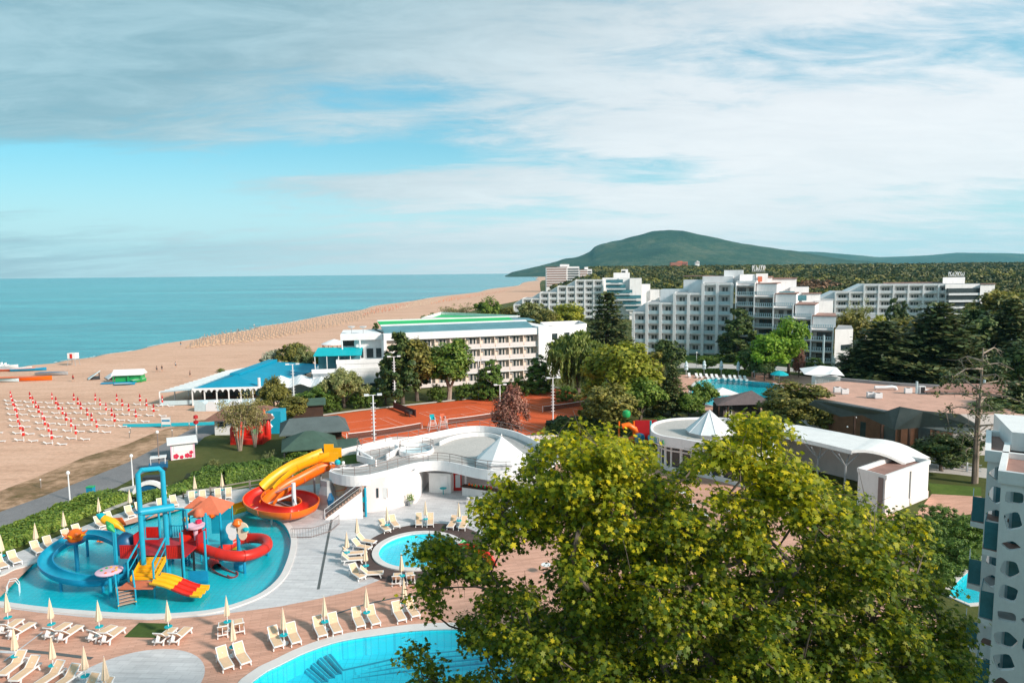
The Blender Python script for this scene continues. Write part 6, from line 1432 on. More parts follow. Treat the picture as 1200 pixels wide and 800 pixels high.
for x_ in (-6.8,-2.9,1,4.9,8.8): mb = MB(); mb.tube([(x_,0.3,0),(x_,0.3,3.1)], 0.08, 'whitepaint', 6); mb.build('post', t)
c_ = P(392, 409+5); t = thing('beach_gazebo', 'round white canopy with red posts on the beach behind the awning terrace', 'gazebo', (c_.x, c_.y, 0.02)); mb = MB(); mb.lathe([(4.0,2.9),(4.1,3.1),(2.0,4.0),(0.1,4.6)], (0,0,0), 'wcanvas', 16); mb.build('roof', t)
for k in range(8): mb = MB(); a = k*math.pi/4; mb.tube([(3.7*math.cos(a),3.7*math.sin(a),0),(3.7*math.cos(a),3.7*math.sin(a),3)], 0.12, 'orangered', 6); mb.build('post', t)
mb = MB(); mb.wall(circ(0,0,3.6,20), 0, 1.0, 0.1, 'orangered', closed=True); mb.build('parapet', t)
# ================================================================= round pizzeria with pyramid skylight
ZP = 4.6
oc_px = [(765,497),(764,503),(768,507),(778,510.5),(795,513),(812,516),(830,519),(850,523),(880,529),(905,528),(905,510),(885,497),(862,491),(840,489),(815,489),(790,490),(773,493)]
ow = [tuple(p) for p in smooth_line([P2(x, y, ZP) for x, y in oc_px], 3, True)]
c_ = P(810, 560); PZ = thing('round_restaurant', 'white round ended restaurant with flat roof and green blue lettering on its fascia', 'restaurant', (c_.x, c_.y, 0.05))
mb = MB(PZ); mb.prism(ow, ZP-0.4, ZP-0.25, 'white', 'terracpale' if 'terracpale' in M else 'paleflag'); mb.build('roof', PZ)
mb = MB(PZ); mb.wall(ow, ZP-1.3, ZP, 0.3, 'white', closed=True); mb.build('fascia', PZ)
inner = offset(ow, -0.9); mb = MB(PZ); mb.prism(inner, 0.05, ZP-0.42, 'glass'); mb.build('glazing', PZ)
acc = 0
for i in range(0, len(inner), 2):
    p = inner[i]
    if p[1] < c_.y+12: mb = MB(PZ); mb.tube([(p[0], p[1], 0.05), (p[0], p[1], ZP-0.42)], 0.13 if i % 4 else 0.22, 'whitepaint', 6); mb.build('column', PZ)
mb = MB(PZ); mb.wall([(p[0], p[1]) for p in offset(ow, -0.78)], 2.55, 2.75, 0.12, 'whitepaint', closed=True); mb.wall([(p[0], p[1]) for p in offset(ow, -0.78)], 0.05, 0.6, 0.12, 'whitepaint', closed=True); mb.build('transom', PZ)
# lettering on the fascia
fw_ = None
txt = 'ELLIA'; ends = (P(769.5,507,ZP), P(781.5,511,ZP)); a_, b_ = Vector((ends[0].x, ends[0].y)), Vector((ends[1].x, ends[1].y)); dn = (b_-a_).normalized(); nv = Vector((dn.y, -dn.x))
for k, ch in enumerate(txt):
    cu = bpy.data.curves.new('letter', 'FONT'); cu.body = ch; cu.size = 0.95; cu.extrude = 0.03; cu.align_x = 'CENTER'
    ob = bpy.data.objects.new('tmp', cu); COL.objects.link(ob); dg = bpy.context.evaluated_depsgraph_get(); me = bpy.data.meshes.new_from_object(ob.evaluated_get(dg)); bpy.data.objects.remove(ob)
    me.materials.clear(); me.materials.append(M['green' if k in (0, 4) else ('bluedeep' if k == 1 else 'grey')]); o = bpy.data.objects.new('letter', me); COL.objects.link(o); o.parent = PZ
    q = a_+(b_-a_)*((k+0.5)/5)+nv*0.45; o.location = (q.x-PZ.location.x, q.y-PZ.location.y, ZP-1.12-PZ.location.z); o.rotation_euler = (math.pi/2, 0, math.atan2(dn.y, dn.x))
q = a_-dn*0.75+nv*0.5; mb = MB(PZ); mb.lathe([(0.02,-0.04),(0.4,0),(0.4,0.05)], (0,0,0), 'blue', 14); mb.V = [(x, z, y) for x, y, z in [(v[0]+0, v[1]+0, v[2]) for v in mb.V]]; 
mb2 = MB(); mb2.lathe([(0.05,-0.03),(0.38,-0.02),(0.38,0.03)], (0,0,0), 'blue', 14); o = mb2.build('emblem', PZ); o.location = (q.x-PZ.location.x, q.y-PZ.location.y, ZP-0.75-PZ.location.z); o.rotation_euler = (math.pi/2, 0, math.atan2(dn.y, dn.x))
sk = P(832, 507, ZP); t = thing('pyramid_skylight', 'white faceted pyramid skylight on the round ended restaurant roof', 'skylight', (sk.x, sk.y+0.3, ZP-0.25)); mb = MB(); r8 = [(2.95*math.cos(a), 2.95*math.sin(a), 0.45) for a in [math.pi/10+k*math.pi/5 for k in range(10)]]
mb.add(r8+[(0,0,3.1)], [(i, (i+1) % 10, 10) for i in range(10)], 'wcanvas'); mb.build('cone', t); mb = MB(); mb.add(r8+[(x*0.97, y*0.97, 0.0) for x, y, z in r8], [(i, 10+i, 10+(i+1) % 10, (i+1) % 10) for i in range(10)], 'concrete'); mb.build('base', t)
mb = MB()
for p in r8: mb.tube([(p[0],p[1],0.47),(0,0,3.13)], 0.04, 'whitemetal', 5)
mb.build('ribs', t)
# play equipment left of it
p = P(745, 530); t = thing('playground_slide', 'red and orange playground frame with green ball left of the round ended restaurant', 'playground', (p.x, p.y+2, 0.05))
mb = MB(); mb.box(0.6,3.8,2,2.2,0,3.6,'redpanel'); mb.build('panel', t); mb = MB(); mb.tube([(-1.6,0,3.2),(-0.7,0,3.4),(0.2,0,2.8),(0.6,0,1.8),(-0.6,0,1.2),(-1.6,0,0.8)], 0.42, 'orange', 10); mb.build('tube_slide', t, smooth=True)
mb = MB(); mb.lathe([(0.05,0),(0.5,0.2),(0.62,0.6),(0.5,1.0),(0.05,1.2)], (-0.9,0.5,4.3), 'green', 12); mb.build('ball', t, smooth=True)
mb = MB(); mb.lathe([(0.05,0),(0.6,0.2),(0.75,0.75),(0.6,1.3),(0.05,1.5)], (0.8,-0.6,0.9), 'bluedeep', 12); mb.build('bubble', t, smooth=True)
for x_ in (-1.9, 0.2, 2.6): mb = MB(); mb.tube([(x_,0.8,0),(x_,0.8,3.8)], 0.14, 'orange' if x_ < 2 else 'teal', 8); mb.build('post', t)
# ================================================================= curved roof pavilion and box
ZR = 5.2
t = thing('curved_roof_hall', 'white open hall with a curved sheet roof beyond the plane tree', 'hall', (*P2(970, 570), 0.05)); CR = t
fr_ = [(890,500,4.9),(905,505,5.2),(925,511,5.4),(950,516,5.5),(975,522,5.6),(998,527,5.6)]
def PZ_(x, y, z): q = P(x, y, z); return Vector((q.x, q.y, z))
fl_ = [PZ_(893,504,4.8), PZ_(930,512,5.2), PZ_(965,520,5.2), PZ_(998,528,5.2)]
bl_ = [PZ_(888,496,4.4), PZ_(925,499,5.2), PZ_(975,507,5.4), PZ_(1030,518,5.2)]
front = [PZ_(893,503.5,5.3), PZ_(915,508,5.4), PZ_(940,514,5.4), PZ_(965,519.5,5.4), PZ_(998,527.5,5.4)]
back = [PZ_(900,495.3,5.3), PZ_(922,496,5.4), PZ_(950,500,5.4), PZ_(985,506.5,5.4), PZ_(1020,513.5,5.4)]
mb = MB(CR); 
top = front+back; bot = [p-Vector((0,0,0.45)) for p in top]; n5 = 5
mb.add(top+bot, [(i,i+1,n5+i+1,n5+i) for i in range(4)]+[(10+n5+i,10+n5+i+1,10+i+1,10+i) for i in range(4)]+[(i,10+i,10+i+1,i+1) for i in range(4)]+[(n5+i+1,10+n5+i+1,10+n5+i,n5+i) for i in range(4)]+[(0,n5,10+n5,10),(4,14,19,9)], 'whitepaint'); mb.build('roof', CR)
# the arched extension sweeping down to the right
mb = MB(CR); a0, a1_ = front[-1], back[-1]; ar = []
for k in range(9):
    t_ = k/8; fx = a0+(PZ_(1062,538,4.4)-a0)*t_; bx = a1_+(PZ_(1090,531,4.4)-a1_)*t_; hz_ = 0.18*math.sin(math.pi*min(1, t_*1.15))-1.45*t_*t_; ar.append((fx.x, fx.y, 5.4+hz_)); ar.append((bx.x, bx.y, 5.4+hz_))
b2 = [(x, y, z-0.3) for x, y, z in ar]; fs = []
for k in range(8): i = 2*k; fs += [(i,i+2,i+3,i+1),(18+i+1,18+i+3,18+i+2,18+i),(i,18+i,18+i+2,i+2),(i+1,i+3,18+i+3,18+i+1)]
mb.add(ar+b2, fs, 'whitepaint'); mb.build('arched_roof', CR, smooth=False)
bk = [(p.x, p.y-0.4) for p in back]; mb = MB(CR); mb.wall(bk+[(PZ_(1062,530,4.4).x, PZ_(1062,530,4.4).y)], 0.05, 3.7, 0.25, 'pinkwall'); mb.build('back_wall', CR)
for k, px in enumerate((955, 975)):
    p = P(px, 550+k*4, 0.05); mb = MB(CR); mb.box(p.x, p.x+1.6, p.y+4, p.y+4.2, 0.05, 2.9+0.3*k, 'white'); mb.build('partition', CR)
for p in (front[0], front[1], front[3], front[4]):
    mb = MB(CR); c = Vector((p.x, p.y+1.2, 0.05)); mb.tube([c, (c.x, c.y, 3.4)], 0.12, 'grey', 8)
    for dx, dy in ((-1.1,-0.6),(1.1,-0.6),(-1.1,1.2),(1.1,1.2)): mb.tube([(c.x,c.y,3.3),(c.x+dx,c.y+dy,4.85)], 0.07, 'grey', 6)
    mb.build('tree_column', CR)
# box
ZB = 4.3
bx = [PZ_(1006,548,ZB), PZ_(1038,556.5,ZB), PZ_(1089,538.5,ZB), PZ_(1054,532,ZB)]; bo = [(p.x, p.y) for p in bx]
t = thing('white_box_building', 'white box building with sunken brown roof at the right end of the curved hall', 'building', (bo[0][0], bo[0][1], 0.05)); WB = t
mb = MB(WB); mb.prism(bo, 0.05, ZB-0.45, 'whitepaint', 'terracdark'); mb.build('wall', WB); mb = MB(WB); mb.wall(bo, ZB-0.46, ZB, 0.28, 'whitepaint', closed=True); mb.build('parapet', WB)
e0_, e1_ = Vector(bo[1]), Vector(bo[2]); dd_ = (e1_-e0_).normalized(); nn_ = Vector((dd_.y, -dd_.x)); ln_ = (e1_-e0_).length
for t_, w_, m_ in ((0.55,0.12,'grey'),):
    q = e0_+dd_*ln_*t_+nn_*0.06; mb = MB(WB); mb.bar((q.x-dd_.x*w_/2,q.y-dd_.y*w_/2,2.2),(q.x+dd_.x*w_/2,q.y+dd_.y*w_/2,2.2),0.12,4.2,m_); mb.build('downpipe', WB)
q0_ = e0_+nn_*0.04; q1_ = e1_+nn_*0.04; mb = MB(WB); mb.bar((q0_.x,q0_.y,0.45),(q1_.x,q1_.y,0.45),0.1,0.8,'pinkwall'); mb.build('plinth', WB)
f0_, f1_ = Vector(bo[0]), Vector(bo[1]); df = (f1_-f0_).normalized(); nf_ = Vector((df.y, -df.x)); q = f1_-df*0.45+nf_*0.05; mb = MB(WB); mb.bar((q.x-df.x*0.25,q.y-df.y*0.25,2.0),(q.x+df.x*0.25,q.y+df.y*0.25,2.0),0.1,3.9,'rail'); mb.build('corner_strip', WB)
# ================================================================= dark wooden restaurant with slate green gables, terracotta roof terrace
t = thing('wooden_restaurant', 'dark wooden restaurant with grey green gabled roofs and orange wooden walls at the right', 'restaurant', (*P2(1030, 545), 0.03)); WR = t
def P3(x, y, z): return PZ_(x, y, z)
zt_, ze_ = 7.2, 5.0
pts = {'a': P3(955,468,zt_), 'b': P3(1040,482,zt_), 'c': P3(1055,476,zt_+0.7), 'd': P3(1082,482,zt_+0.3), 'e': P3(1125,486,zt_)}
def quad(mbx, ps, m, th=0.15):
    n = len(ps); low = [p-Vector((0,0,th)) for p in ps]; mbx.add(list(ps)+low, [tuple(range(n)), tuple(range(2*n-1,n-1,-1))]+[(i,n+i,n+(i+1) % n,(i+1) % n) for i in range(n)], m)
mb = MB(WR); quad(mb, [P3(985,487,ze_+0.3), P3(1012,485,5.9), P3(1040,482,zt_), P3(955,468,zt_), P3(948,473,6.3)], 'slateroof'); mb.build('left_roof', WR)
mb = MB(WR); quad(mb, [P3(1048,502,ze_), P3(1058,498,5.2), P3(1055,476,zt_+0.7), P3(1040,481,zt_), P3(1008,484,6.0)], 'slateroof'); mb.build('middle_roof', WR)
mb = MB(WR); quad(mb, [P3(1048,502.3,ze_), P3(1078,500,ze_+0.2), P3(1128,508,ze_), P3(1150,500,5.6), P3(1125,485,zt_), P3(1082,481,zt_+0.3), P3(1055,476.3,zt_+0.7)], 'slateroof', 0.12); mb.build('right_roof', WR)
mb = MB(WR); w0_ = P3(985,520,0.03); mb.wall([(P(975,519).x, P(975,519).y+3), (P(1048,535).x, P(1048,535).y+3), (P(1132,540).x, P(1132,540).y+3)], 0.03, 5.0, 0.3, 'brownwood'); mb.build('wall', WR)
mb = MB(WR); mb.wall([(P(975,519).x, P(975,519).y+4.5), (P(1048,535).x, P(1048,535).y+5), (P(1160,535).x, P(1160,535).y+10)], 2.9, 4.9, 0.3, 'darkwood'); mb.build('upper_wall', WR)
for k in range(8):
    a_ = Vector((P(985,521).x, P(985,521).y+2.8)); b_ = Vector((P(1048,535).x, P(1048,535).y+2.8)); c3_ = Vector((P(1132,540).x, P(1132,540).y+2.8))
    q = a_+(b_-a_)*(k/4) if k < 4 else b_+(c3_-b_)*((k-4)/4); q2 = q+((b_-a_) if k < 4 else (c3_-b_))*0.17; mb = MB(WR); mb.bar((q.x,q.y,2.4),(q2.x,q2.y,2.4),0.15,2.4,'glass' if k % 2 == 0 else 'orangebrown' if 'orangebrown' in M else 'brownwood'); mb.build('window', WR)
for k in range(5): q = P(1000+k*32, 527+k*4, 0.03); mb = MB(WR); mb.box(q.x-0.12,q.x+0.12,q.y-0.12,q.y+0.12,0.03,4.8,'darkwood'); mb.build('post', WR)
for (x_, y_) in ((1003,489),(1048,507),(993,500)):
    q = Q(x_, y_, P(1010,525).y+1); mb = MB(WR); mb.lathe([(0.02,-0.16),(0.16,0),(0.02,0.16)], q, 'plasticw', 8); mb.build('globe_lamp', WR)
q = P(1105,545); ln = [P2(1062,538), P2(1100,548), P2(1150,555)]; post_rail(ln, 'pale tubular railing along the terrace before the wooden restaurant', 'whitemetal', 1.1, 1.2, 'tube_fence', 3)
t = thing('roof_terrace_building', 'flat building with broad terracotta tiled roof behind the wooden restaurant', 'building', (*P2(1040, 470), 0.03)); RT = t
zt2 = 5.6; rp_ = [P3(938,452,zt2), P3(958,466,zt2), P3(1042,481,zt2), P3(1125,485,zt2), P3(1205,486,zt2), P3(1205,462,zt2), P3(1130,456,zt2), P3(1055,452,zt2), P3(985,446,zt2)]
rp2 = [(p.x, p.y) for p in rp_]; mb = MB(RT); mb.prism(rp2, 0.03, zt2, 'pinkwall', 'terrac'); mb.build('block', RT)
mb = MB(RT); mb.wall([rp2[k] for k in (8,7,6,5)], zt2, zt2+0.5, 0.4, 'roofgrey'); mb.build('parapet', RT)
t2 = [P3(1083,458,6.2), P3(1110,449,7.2), P3(1180,450,7.2), P3(1190,459,6.2)]; mb = MB(RT); quad(mb, t2, 'terracdark'); mb.build('raised_roof', RT)
def gear(px, py, name, label, fn, z=zt2):
    p = P(px, py, z); t = thing(name, label, 'roof equipment', (p.x, p.y, z)); fn(t); t.scale = (0.6,)*3
def ac(t):
    mb = MB(); mb.box(-0.9,0.9,-0.4,0.4,0.2,1.5,'whitemetal'); mb.build('casing', t); mb = MB(); mb.lathe([(0.45,0),(0.5,0.06),(0.1,0.08)], (0,0,1.5), 'dark', 12); mb.build('fan', t); mb = MB(); mb.box(-0.8,0.8,-0.3,0.3,0,0.2,'grey'); mb.build('stand', t)
def duct(t):
    mb = MB(); mb.tube([(-3.5,0.4,0.7),(-1,0.2,0.7),(1.0,0,0.9),(1.9,0,0.7),(2.1,0,0.1)], 0.45, 'whitemetal', 10); mb.build('duct', t, smooth=True); mb = MB(); mb.box(-3.2,-2.9,0.2,0.6,0,0.5,'grey'); mb.build('stand', t)
gear(981, 460, 'air_conditioner', 'white roof unit by the tent on the terracotta roof', ac); gear(990, 462, 'air_conditioner', 'roof unit right beside the first near the tent', ac); gear(1020, 466, 'air_conditioner', 'left unit of the middle pair on the terracotta roof', ac); gear(1029, 467, 'air_conditioner', 'right unit of the middle pair on the terracotta roof', ac)
gear(1041, 457, 'vent_duct', 'bent white vent duct lying on the terracotta roof', duct); gear(1064, 461, 'air_conditioner', 'grey unit left of the turquoise flue on the terracotta roof', ac); gear(1100, 461, 'vent_duct', 'second white duct right of the turquoise flue', duct)
def flue(t):
    mb = MB(); mb.tube([(-0.7,0,0),(-0.7,0,3.2)], 0.28, 'railblue', 8); mb.build('flue', t); mb = MB(); mb.box(-0.1,1.4,-0.5,0.5,0,2.0,'whitemetal'); mb.build('cabinet', t); mb = MB(); mb.box(0.1,1.2,-0.54,-0.5,0.2,1.8,'dark'); mb.build('door', t)
gear(1077, 461, 'flue_cabinet', 'turquoise flue beside a white cabinet with dark door on the terracotta roof', flue); gear(1156, 459, 'flue_cabinet', 'cabinet with dark door behind the bare cedar on the terracotta roof', flue)
# tent pavilion, blue parasol, thatched bar, white umbrella by the second pool
p = P(970, 466); t = thing('tent_pavilion', 'white peaked tent pavilion with grey windows behind the terracotta roof', 'tent', (p.x, p.y, 0.03), R_(-6))
t.scale = (0.8,0.8,0.72); mb = MB(); mb.box(-3,3,0,3,0,5.6,'whitemetal'); mb.build('wall', t); mb = MB(); mb.add([(-6,-0.8,6.6),(-2.4,-1,6.0),(0,-1,6.6),(3.4,-1,6.2),(3.4,4,7.6),(-3.4,4,7.8),(-6,3,7.6),(-1.5,1.5,8.6),(2.2,1.5,8.2)], [(0,1,7,6),(1,2,8,7),(2,3,8),(3,4,8),(4,5,7,8),(5,6,7)], 'wcanvas')
mb.add([(-6,-0.8,6.55),(-2.4,-1,5.95),(0,-1,6.55),(3.4,-1,6.15),(3.4,4,7.5),(-3.4,4,7.7),(-6,3,7.5)], [(6,5,4,3,2,1,0)], 'wcanvas'); mb.build('roof', t)
for k in range(4): mb = MB(); mb.box(-2.7+k*1.4,-1.5+k*1.4,-0.06,0,3.6,5.0,'grey'); mb.build('window', t)
p = P(913, 449); t = thing('blue_umbrella', 'open turquoise umbrella beside the second pool near the tent', 'umbrella', (p.x, p.y, 0.05)); mb = MB(); mb.tube([(0,0,0),(0,0,2.4)], 0.05, 'whitemetal', 6); mb.build('pole', t); mb = MB(); mb.lathe([(2.0,1.9),(1.95,2.05),(0.9,2.6),(0.05,2.8)], (0,0,0), 'teal', 10); mb.build('canopy', t)
p = P(846, 478); t = thing('white_umbrella', 'big square white umbrella at the near edge of the second pool', 'umbrella', (p.x, p.y, 0.05), R_(10)); mb = MB(); mb.tube([(0,0,0),(0,0,3.4)], 0.08, 'whitemetal', 6); mb.build('pole', t); mb = MB(); mb.add([(-2.3,-2,2.9),(2.3,-2,2.9),(2.3,2,2.9),(-2.3,2,2.9),(0,0,3.8),(-2.3,-2,2.65),(2.3,-2,2.65),(2.3,2,2.65),(-2.3,2,2.65)], [(0,1,4),(1,2,4),(2,3,4),(3,0,4),(0,5,6,1),(1,6,7,2),(2,7,8,3),(3,8,5,0),(8,7,6,5)], 'wcanvas'); mb.build('canopy', t)
p = P(868, 490); t = thing('thatched_bar', 'low pool bar with dark grey thatch roof below the white umbrella', 'bar', (p.x, p.y, 0.05), R_(18)); mb = MB(); v = [(-5.5,-1,2.7),(4.5,-2.6,2.6),(5.5,4,2.9),(-3,4,2.9),(-1.5,1.6,3.6),(3.0,1.2,4.4)]; mb.add(v, [(0,1,5,4),(1,2,5),(2,3,4,5),(3,0,4),(3,2,1,0)], 'thatch'); mb.build('roof', t)
mb = MB(); mb.box(-3.5,4,0,3,0,2.5,'thatch'); mb.build('wall', t)
for x_ in (-5,-3.2,4): mb = MB(); mb.box(x_-0.12,x_+0.12,-0.9,-0.66,0,2.6,'darkwood'); mb.build('post', t)
mb = MB(); mb.box(-3.0,-1.8,-0.06,0,0.6,2.3,'whitepaint'); mb.box(-2.85,-2.45,-0.09,-0.061,0.8,2.1,'glass'); mb.box(-2.35,-1.95,-0.09,-0.061,0.8,2.1,'glass'); mb.build('window', t)
# white loungers and closed turquoise umbrellas along the second pool
first = None
for k, px in enumerate((808,817,822,829,835,841,849,856,862,868,874)):
    p = P(px, 442.5+0.08*(px-808)*0.7)
    if first is None:
        mb = MB(); mb.box(-0.9,0.7,-0.32,0.32,0.3,0.42,'plasticw'); mb.bar((-0.2,0,0.4),(-1.0,0,1.0),0.6,0.08,'plasticw'); mb.box(0.5,0.6,-0.3,0.3,0,0.3,'plasticw'); mb.box(-0.7,-0.6,-0.3,0.3,0,0.3,'plasticw'); first = mb.build('pool_lounger'); o = first
    else: o = first.copy(); COL.objects.link(o)
    o.location = (p.x, p.y, 0.05); o.rotation_euler = (0,0,R_(-90+random.uniform(-8,8))); tag(o, 'white plastic lounger in the row along the second pool', 'sun lounger', 'white loungers in a row by the second pool')
first = None
for k, (px, py) in enumerate(((804,441),(825,440),(845,440.5),(865,441.5),(884,444),(907,446),(936,440),(954,440))):
    p = P(px, py)
    if first is None:
        t = thing('closed_umbrella', 'x', 'umbrella'); mb = MB(); mb.tube([(0,0,0),(0,0,3.3)], 0.06, 'whitemetal', 6); mb.build('pole', t); mb = MB(); mb.lathe([(0.1,1.4),(0.5,1.6),(0.4,2.2),(0.55,2.4),(0.25,3.0),(0.4,3.1),(0.05,3.7)], (0,0,0), 'railblue', 8); mb.build('canopy', t); first = reg(t)
    else: t = dup(first)
    t.location = (p.x, p.y, 0.05); tag(t, 'closed pale turquoise umbrella behind the second pool', 'umbrella', 'closed pale turquoise umbrellas behind the second pool')
# ================================================================= vegetation
def leaf_quads(C, Nrm, size, elong=1.4, droop=0.0):
    """C (n,3) centres, Nrm (n,3) face normals -> (4n,3) kite shaped leaf sprays"""
    n = len(C); a = rng.normal(0, 1, (n, 3)); t = a-(a*Nrm).sum(1)[:, None]*Nrm; t /= np.linalg.norm(t, axis=1)[:, None]+1e-9
    if droop: t = t*(1-droop)+np.array([0, 0, -1.0])*droop; t /= np.linalg.norm(t, axis=1)[:, None]
    b_ = np.cross(Nrm, t); b_ /= np.linalg.norm(b_, axis=1)[:, None]+1e-9
    s = size*rng.uniform(0.6, 1.25, (n, 1)); L1 = t*s*elong*0.5; W1 = b_*s*0.5
    return np.stack([C-L1, C+W1*rng.uniform(0.7, 1, (n, 1))-L1*0.1, C+L1, C-W1*rng.uniform(0.7, 1, (n, 1))+L1*0.15], 1).reshape(-1, 3)
def unit_v(n): v = rng.normal(0, 1, (n, 3)); return v/np.linalg.norm(v, axis=1)[:, None]
def crown(blobs, n, size, clump=0.35, nclump=60, up=0.35, elong=1.4, droop=0.0, flat=1.0, core=0.55):
    """blobs: (cx,cy,cz,rx,ry,rz); leaves gather in clumps near the blobs' surfaces"""
    vol = np.array([b_[3]*b_[4]*b_[5] for b_ in blobs])**0.67; pr_ = vol/vol.sum(); cents, outs, rs = [], [], []
    for b_, p_ in zip(blobs, pr_):
        k = max(3, int(nclump*p_)); d = unit_v(k); r = rng.uniform(core, 1.0, (k, 1))**0.6
        cents.append(np.array(b_[:3])+d*r*np.array(b_[3:])); outs.append(d); rs.append(np.full(k, min(b_[3:])*clump))
    Cc = np.concatenate(cents); Oo = np.concatenate(outs); Rc = np.concatenate(rs); i = rng.integers(0, len(Cc), n)
    d = unit_v(n); r = rng.uniform(0.3, 1, (n, 1))**0.5*Rc[i][:, None]*rng.uniform(0.6, 1.3, (n, 1)); off = d*r*np.array([1, 1, flat])
    C_ = Cc[i]+off; nr = Oo[i]*0.5+d*0.6+np.array([0, 0, up])+rng.normal(0, 0.45, (n, 3)); nr /= np.linalg.norm(nr, axis=1)[:, None]
    return leaf_quads(C_, nr, size, elong, droop), Cc
PROTO = {}
def make_proto(kind, seed):
    """a tree of unit reference size: height 10 m, returned as (trunk mesh, crown mesh, reference crown width)"""
    global rng
    rng = np.random.default_rng(seed); random.seed(seed); tr = MB(); V = None; mat_, bark = 'leaf', 'bark'; wref = 8.0
    if kind in ('broad', 'bright', 'yellow', 'brown', 'silver', 'dense'):
        h0 = {'broad': 3.0, 'bright': 2.2, 'yellow': 2.0, 'brown': 2.6, 'silver': 2.5, 'dense': 1.6}[kind]; wref = 6.7
        blobs = [(0, 0, 6.4, 2.7, 2.7, 2.8)]
        for k in range(9): a = k*0.7+rng.uniform(0, 0.6); rr = rng.uniform(1.4, 2.6); z = rng.uniform(h0+1.6, 8.2); q = rng.uniform(1.2, 1.9); rr *= (1.15-(abs(z-5.6)/5)); blobs.append((rr*math.cos(a), rr*math.sin(a), z, q, q, q*0.9))
        n = {'dense': 8500, 'silver': 6000}.get(kind, 7500); V, _ = crown(blobs, n, 0.36, 0.42, 90); mat_ = {'broad': 'leaf', 'bright': 'bright', 'yellow': 'yellowleaf', 'brown': 'browntree', 'silver': 'silver', 'dense': 'leaf'}[kind]
        tr.tube([(0,0,0),(0.1,0.05,h0*0.6),(0.05,0,h0+1.2),(0,0,6.8)], [0.30,0.24,0.18,0.05], bark, 8)
        for b_ in blobs[1:]: tr.tube([(0,0,h0*0.8),(b_[0]*0.45,b_[1]*0.45,(h0+b_[2])*0.5),(b_[0]*0.9,b_[1]*0.9,b_[2])], [0.16,0.09,0.03], bark, 5)
    elif kind == 'pale':
        bark = 'barkpale'; blobs = [(0,0,6.8,2.2,2.2,2.4),(1.2,0,5.2,1.6,1.6,1.6),(-1.4,0.3,5.6,1.6,1.6,1.8),(0.3,1,8.0,1.5,1.5,1.5),(0,-1,5.0,1.5,1.4,1.3)]; wref = 5.3; V, _ = crown(blobs, 8000, 0.34, 0.42, 80)
        tr.tube([(0,0,0),(0.15,0,1.8),(-0.3,0,3.6),(-0.2,0,6)], [0.34,0.26,0.18,0.06], bark, 8); tr.tube([(0.15,0,1.8),(0.7,0.1,3.6),(1.0,0,5.6)], [0.2,0.14,0.05], bark, 7)
    elif kind == 'pine':
        wref = 6.0; blobs = []
        for k in range(16): z = 2.2+k*0.5; rr = (10.2-z)*0.28+0.25; a = k*2.4; blobs.append((rr*0.8*math.cos(a), rr*0.8*math.sin(a), z, rr*0.85+0.4, rr*0.85+0.4, 0.55))
        blobs.append((0,0,9.3,0.6,0.6,0.8)); V, _ = crown(blobs, 14000, 0.34, 0.75, 150, up=0.5, elong=1.6); mat_ = 'dark_leaf'; bark = 'bark'; tr.tube([(0,0,0),(0,0,9.4)], [0.28,0.04], bark, 8)
    elif kind == 'thuja':
        wref = 4.2; blobs = [(0.15*math.sin(k*2),0.15*math.cos(k*2),0.9+k*0.9,2.0*math.sqrt(max(0.03,1-(k/10.0)**1.6)),2.0*math.sqrt(max(0.03,1-(k/10.0)**1.6)),0.95) for k in range(10)]; V, _ = crown(blobs, 8500, 0.26, 0.42, 150, up=0.5, elong=1.7, core=0.75); mat_ = 'hedge'; tr.tube([(0,0,0),(0,0,8.5)], [0.2,0.04], 'bark', 7)
    elif kind == 'cedar':
        wref = 8.5; tiers = []; Vs = []
        tr.tube([(0,0,0),(0.1,0,5),(0,0,9.8)], [0.38,0.22,0.04], 'bark', 8)
        for k in range(15):
            z = 1.3+k*0.6; R1 = (10.3-z)*0.46+0.25
            for j in range(5):
                a = j*1.2566+k*0.8+rng.uniform(-0.3,0.3); Lb = R1*rng.uniform(0.75,1.1); tip = (Lb*math.cos(a), Lb*math.sin(a), z-0.05*Lb); tr.tube([(0,0,z-0.2),(tip[0]*0.6,tip[1]*0.6,z+0.12),tip], [0.07,0.045,0.015], 'bark', 4)
                m_ = int(130*Lb/2.5)+25; t_ = rng.uniform(0.2,1.02,(m_,1)); c_ = np.array(tip)*t_+np.array([0,0,z])*(1-t_); c_ += rng.normal(0,1,(m_,3))*np.array([0.28,0.28,0.09])*(0.6+t_); nr = np.array([0,0,1.0])+rng.normal(0,0.35,(m_,3)); nr /= np.linalg.norm(nr,axis=1)[:,None]; Vs.append(leaf_quads(c_, nr, 0.36, 1.6, 0.12))
        V = np.concatenate(Vs); mat_ = 'cedar'
    elif kind == 'barecedar':
        wref = 7.0; Vs = []; tr.tube([(0,0,0),(0.05,0,4),(0,0,10)], [0.19,0.13,0.04], 'barkpale', 9); tr.tube([(0.3,0.1,0),(0.35,0.1,3.2),(0.3,0,6.5)], [0.14,0.10,0.03], 'bark', 8)
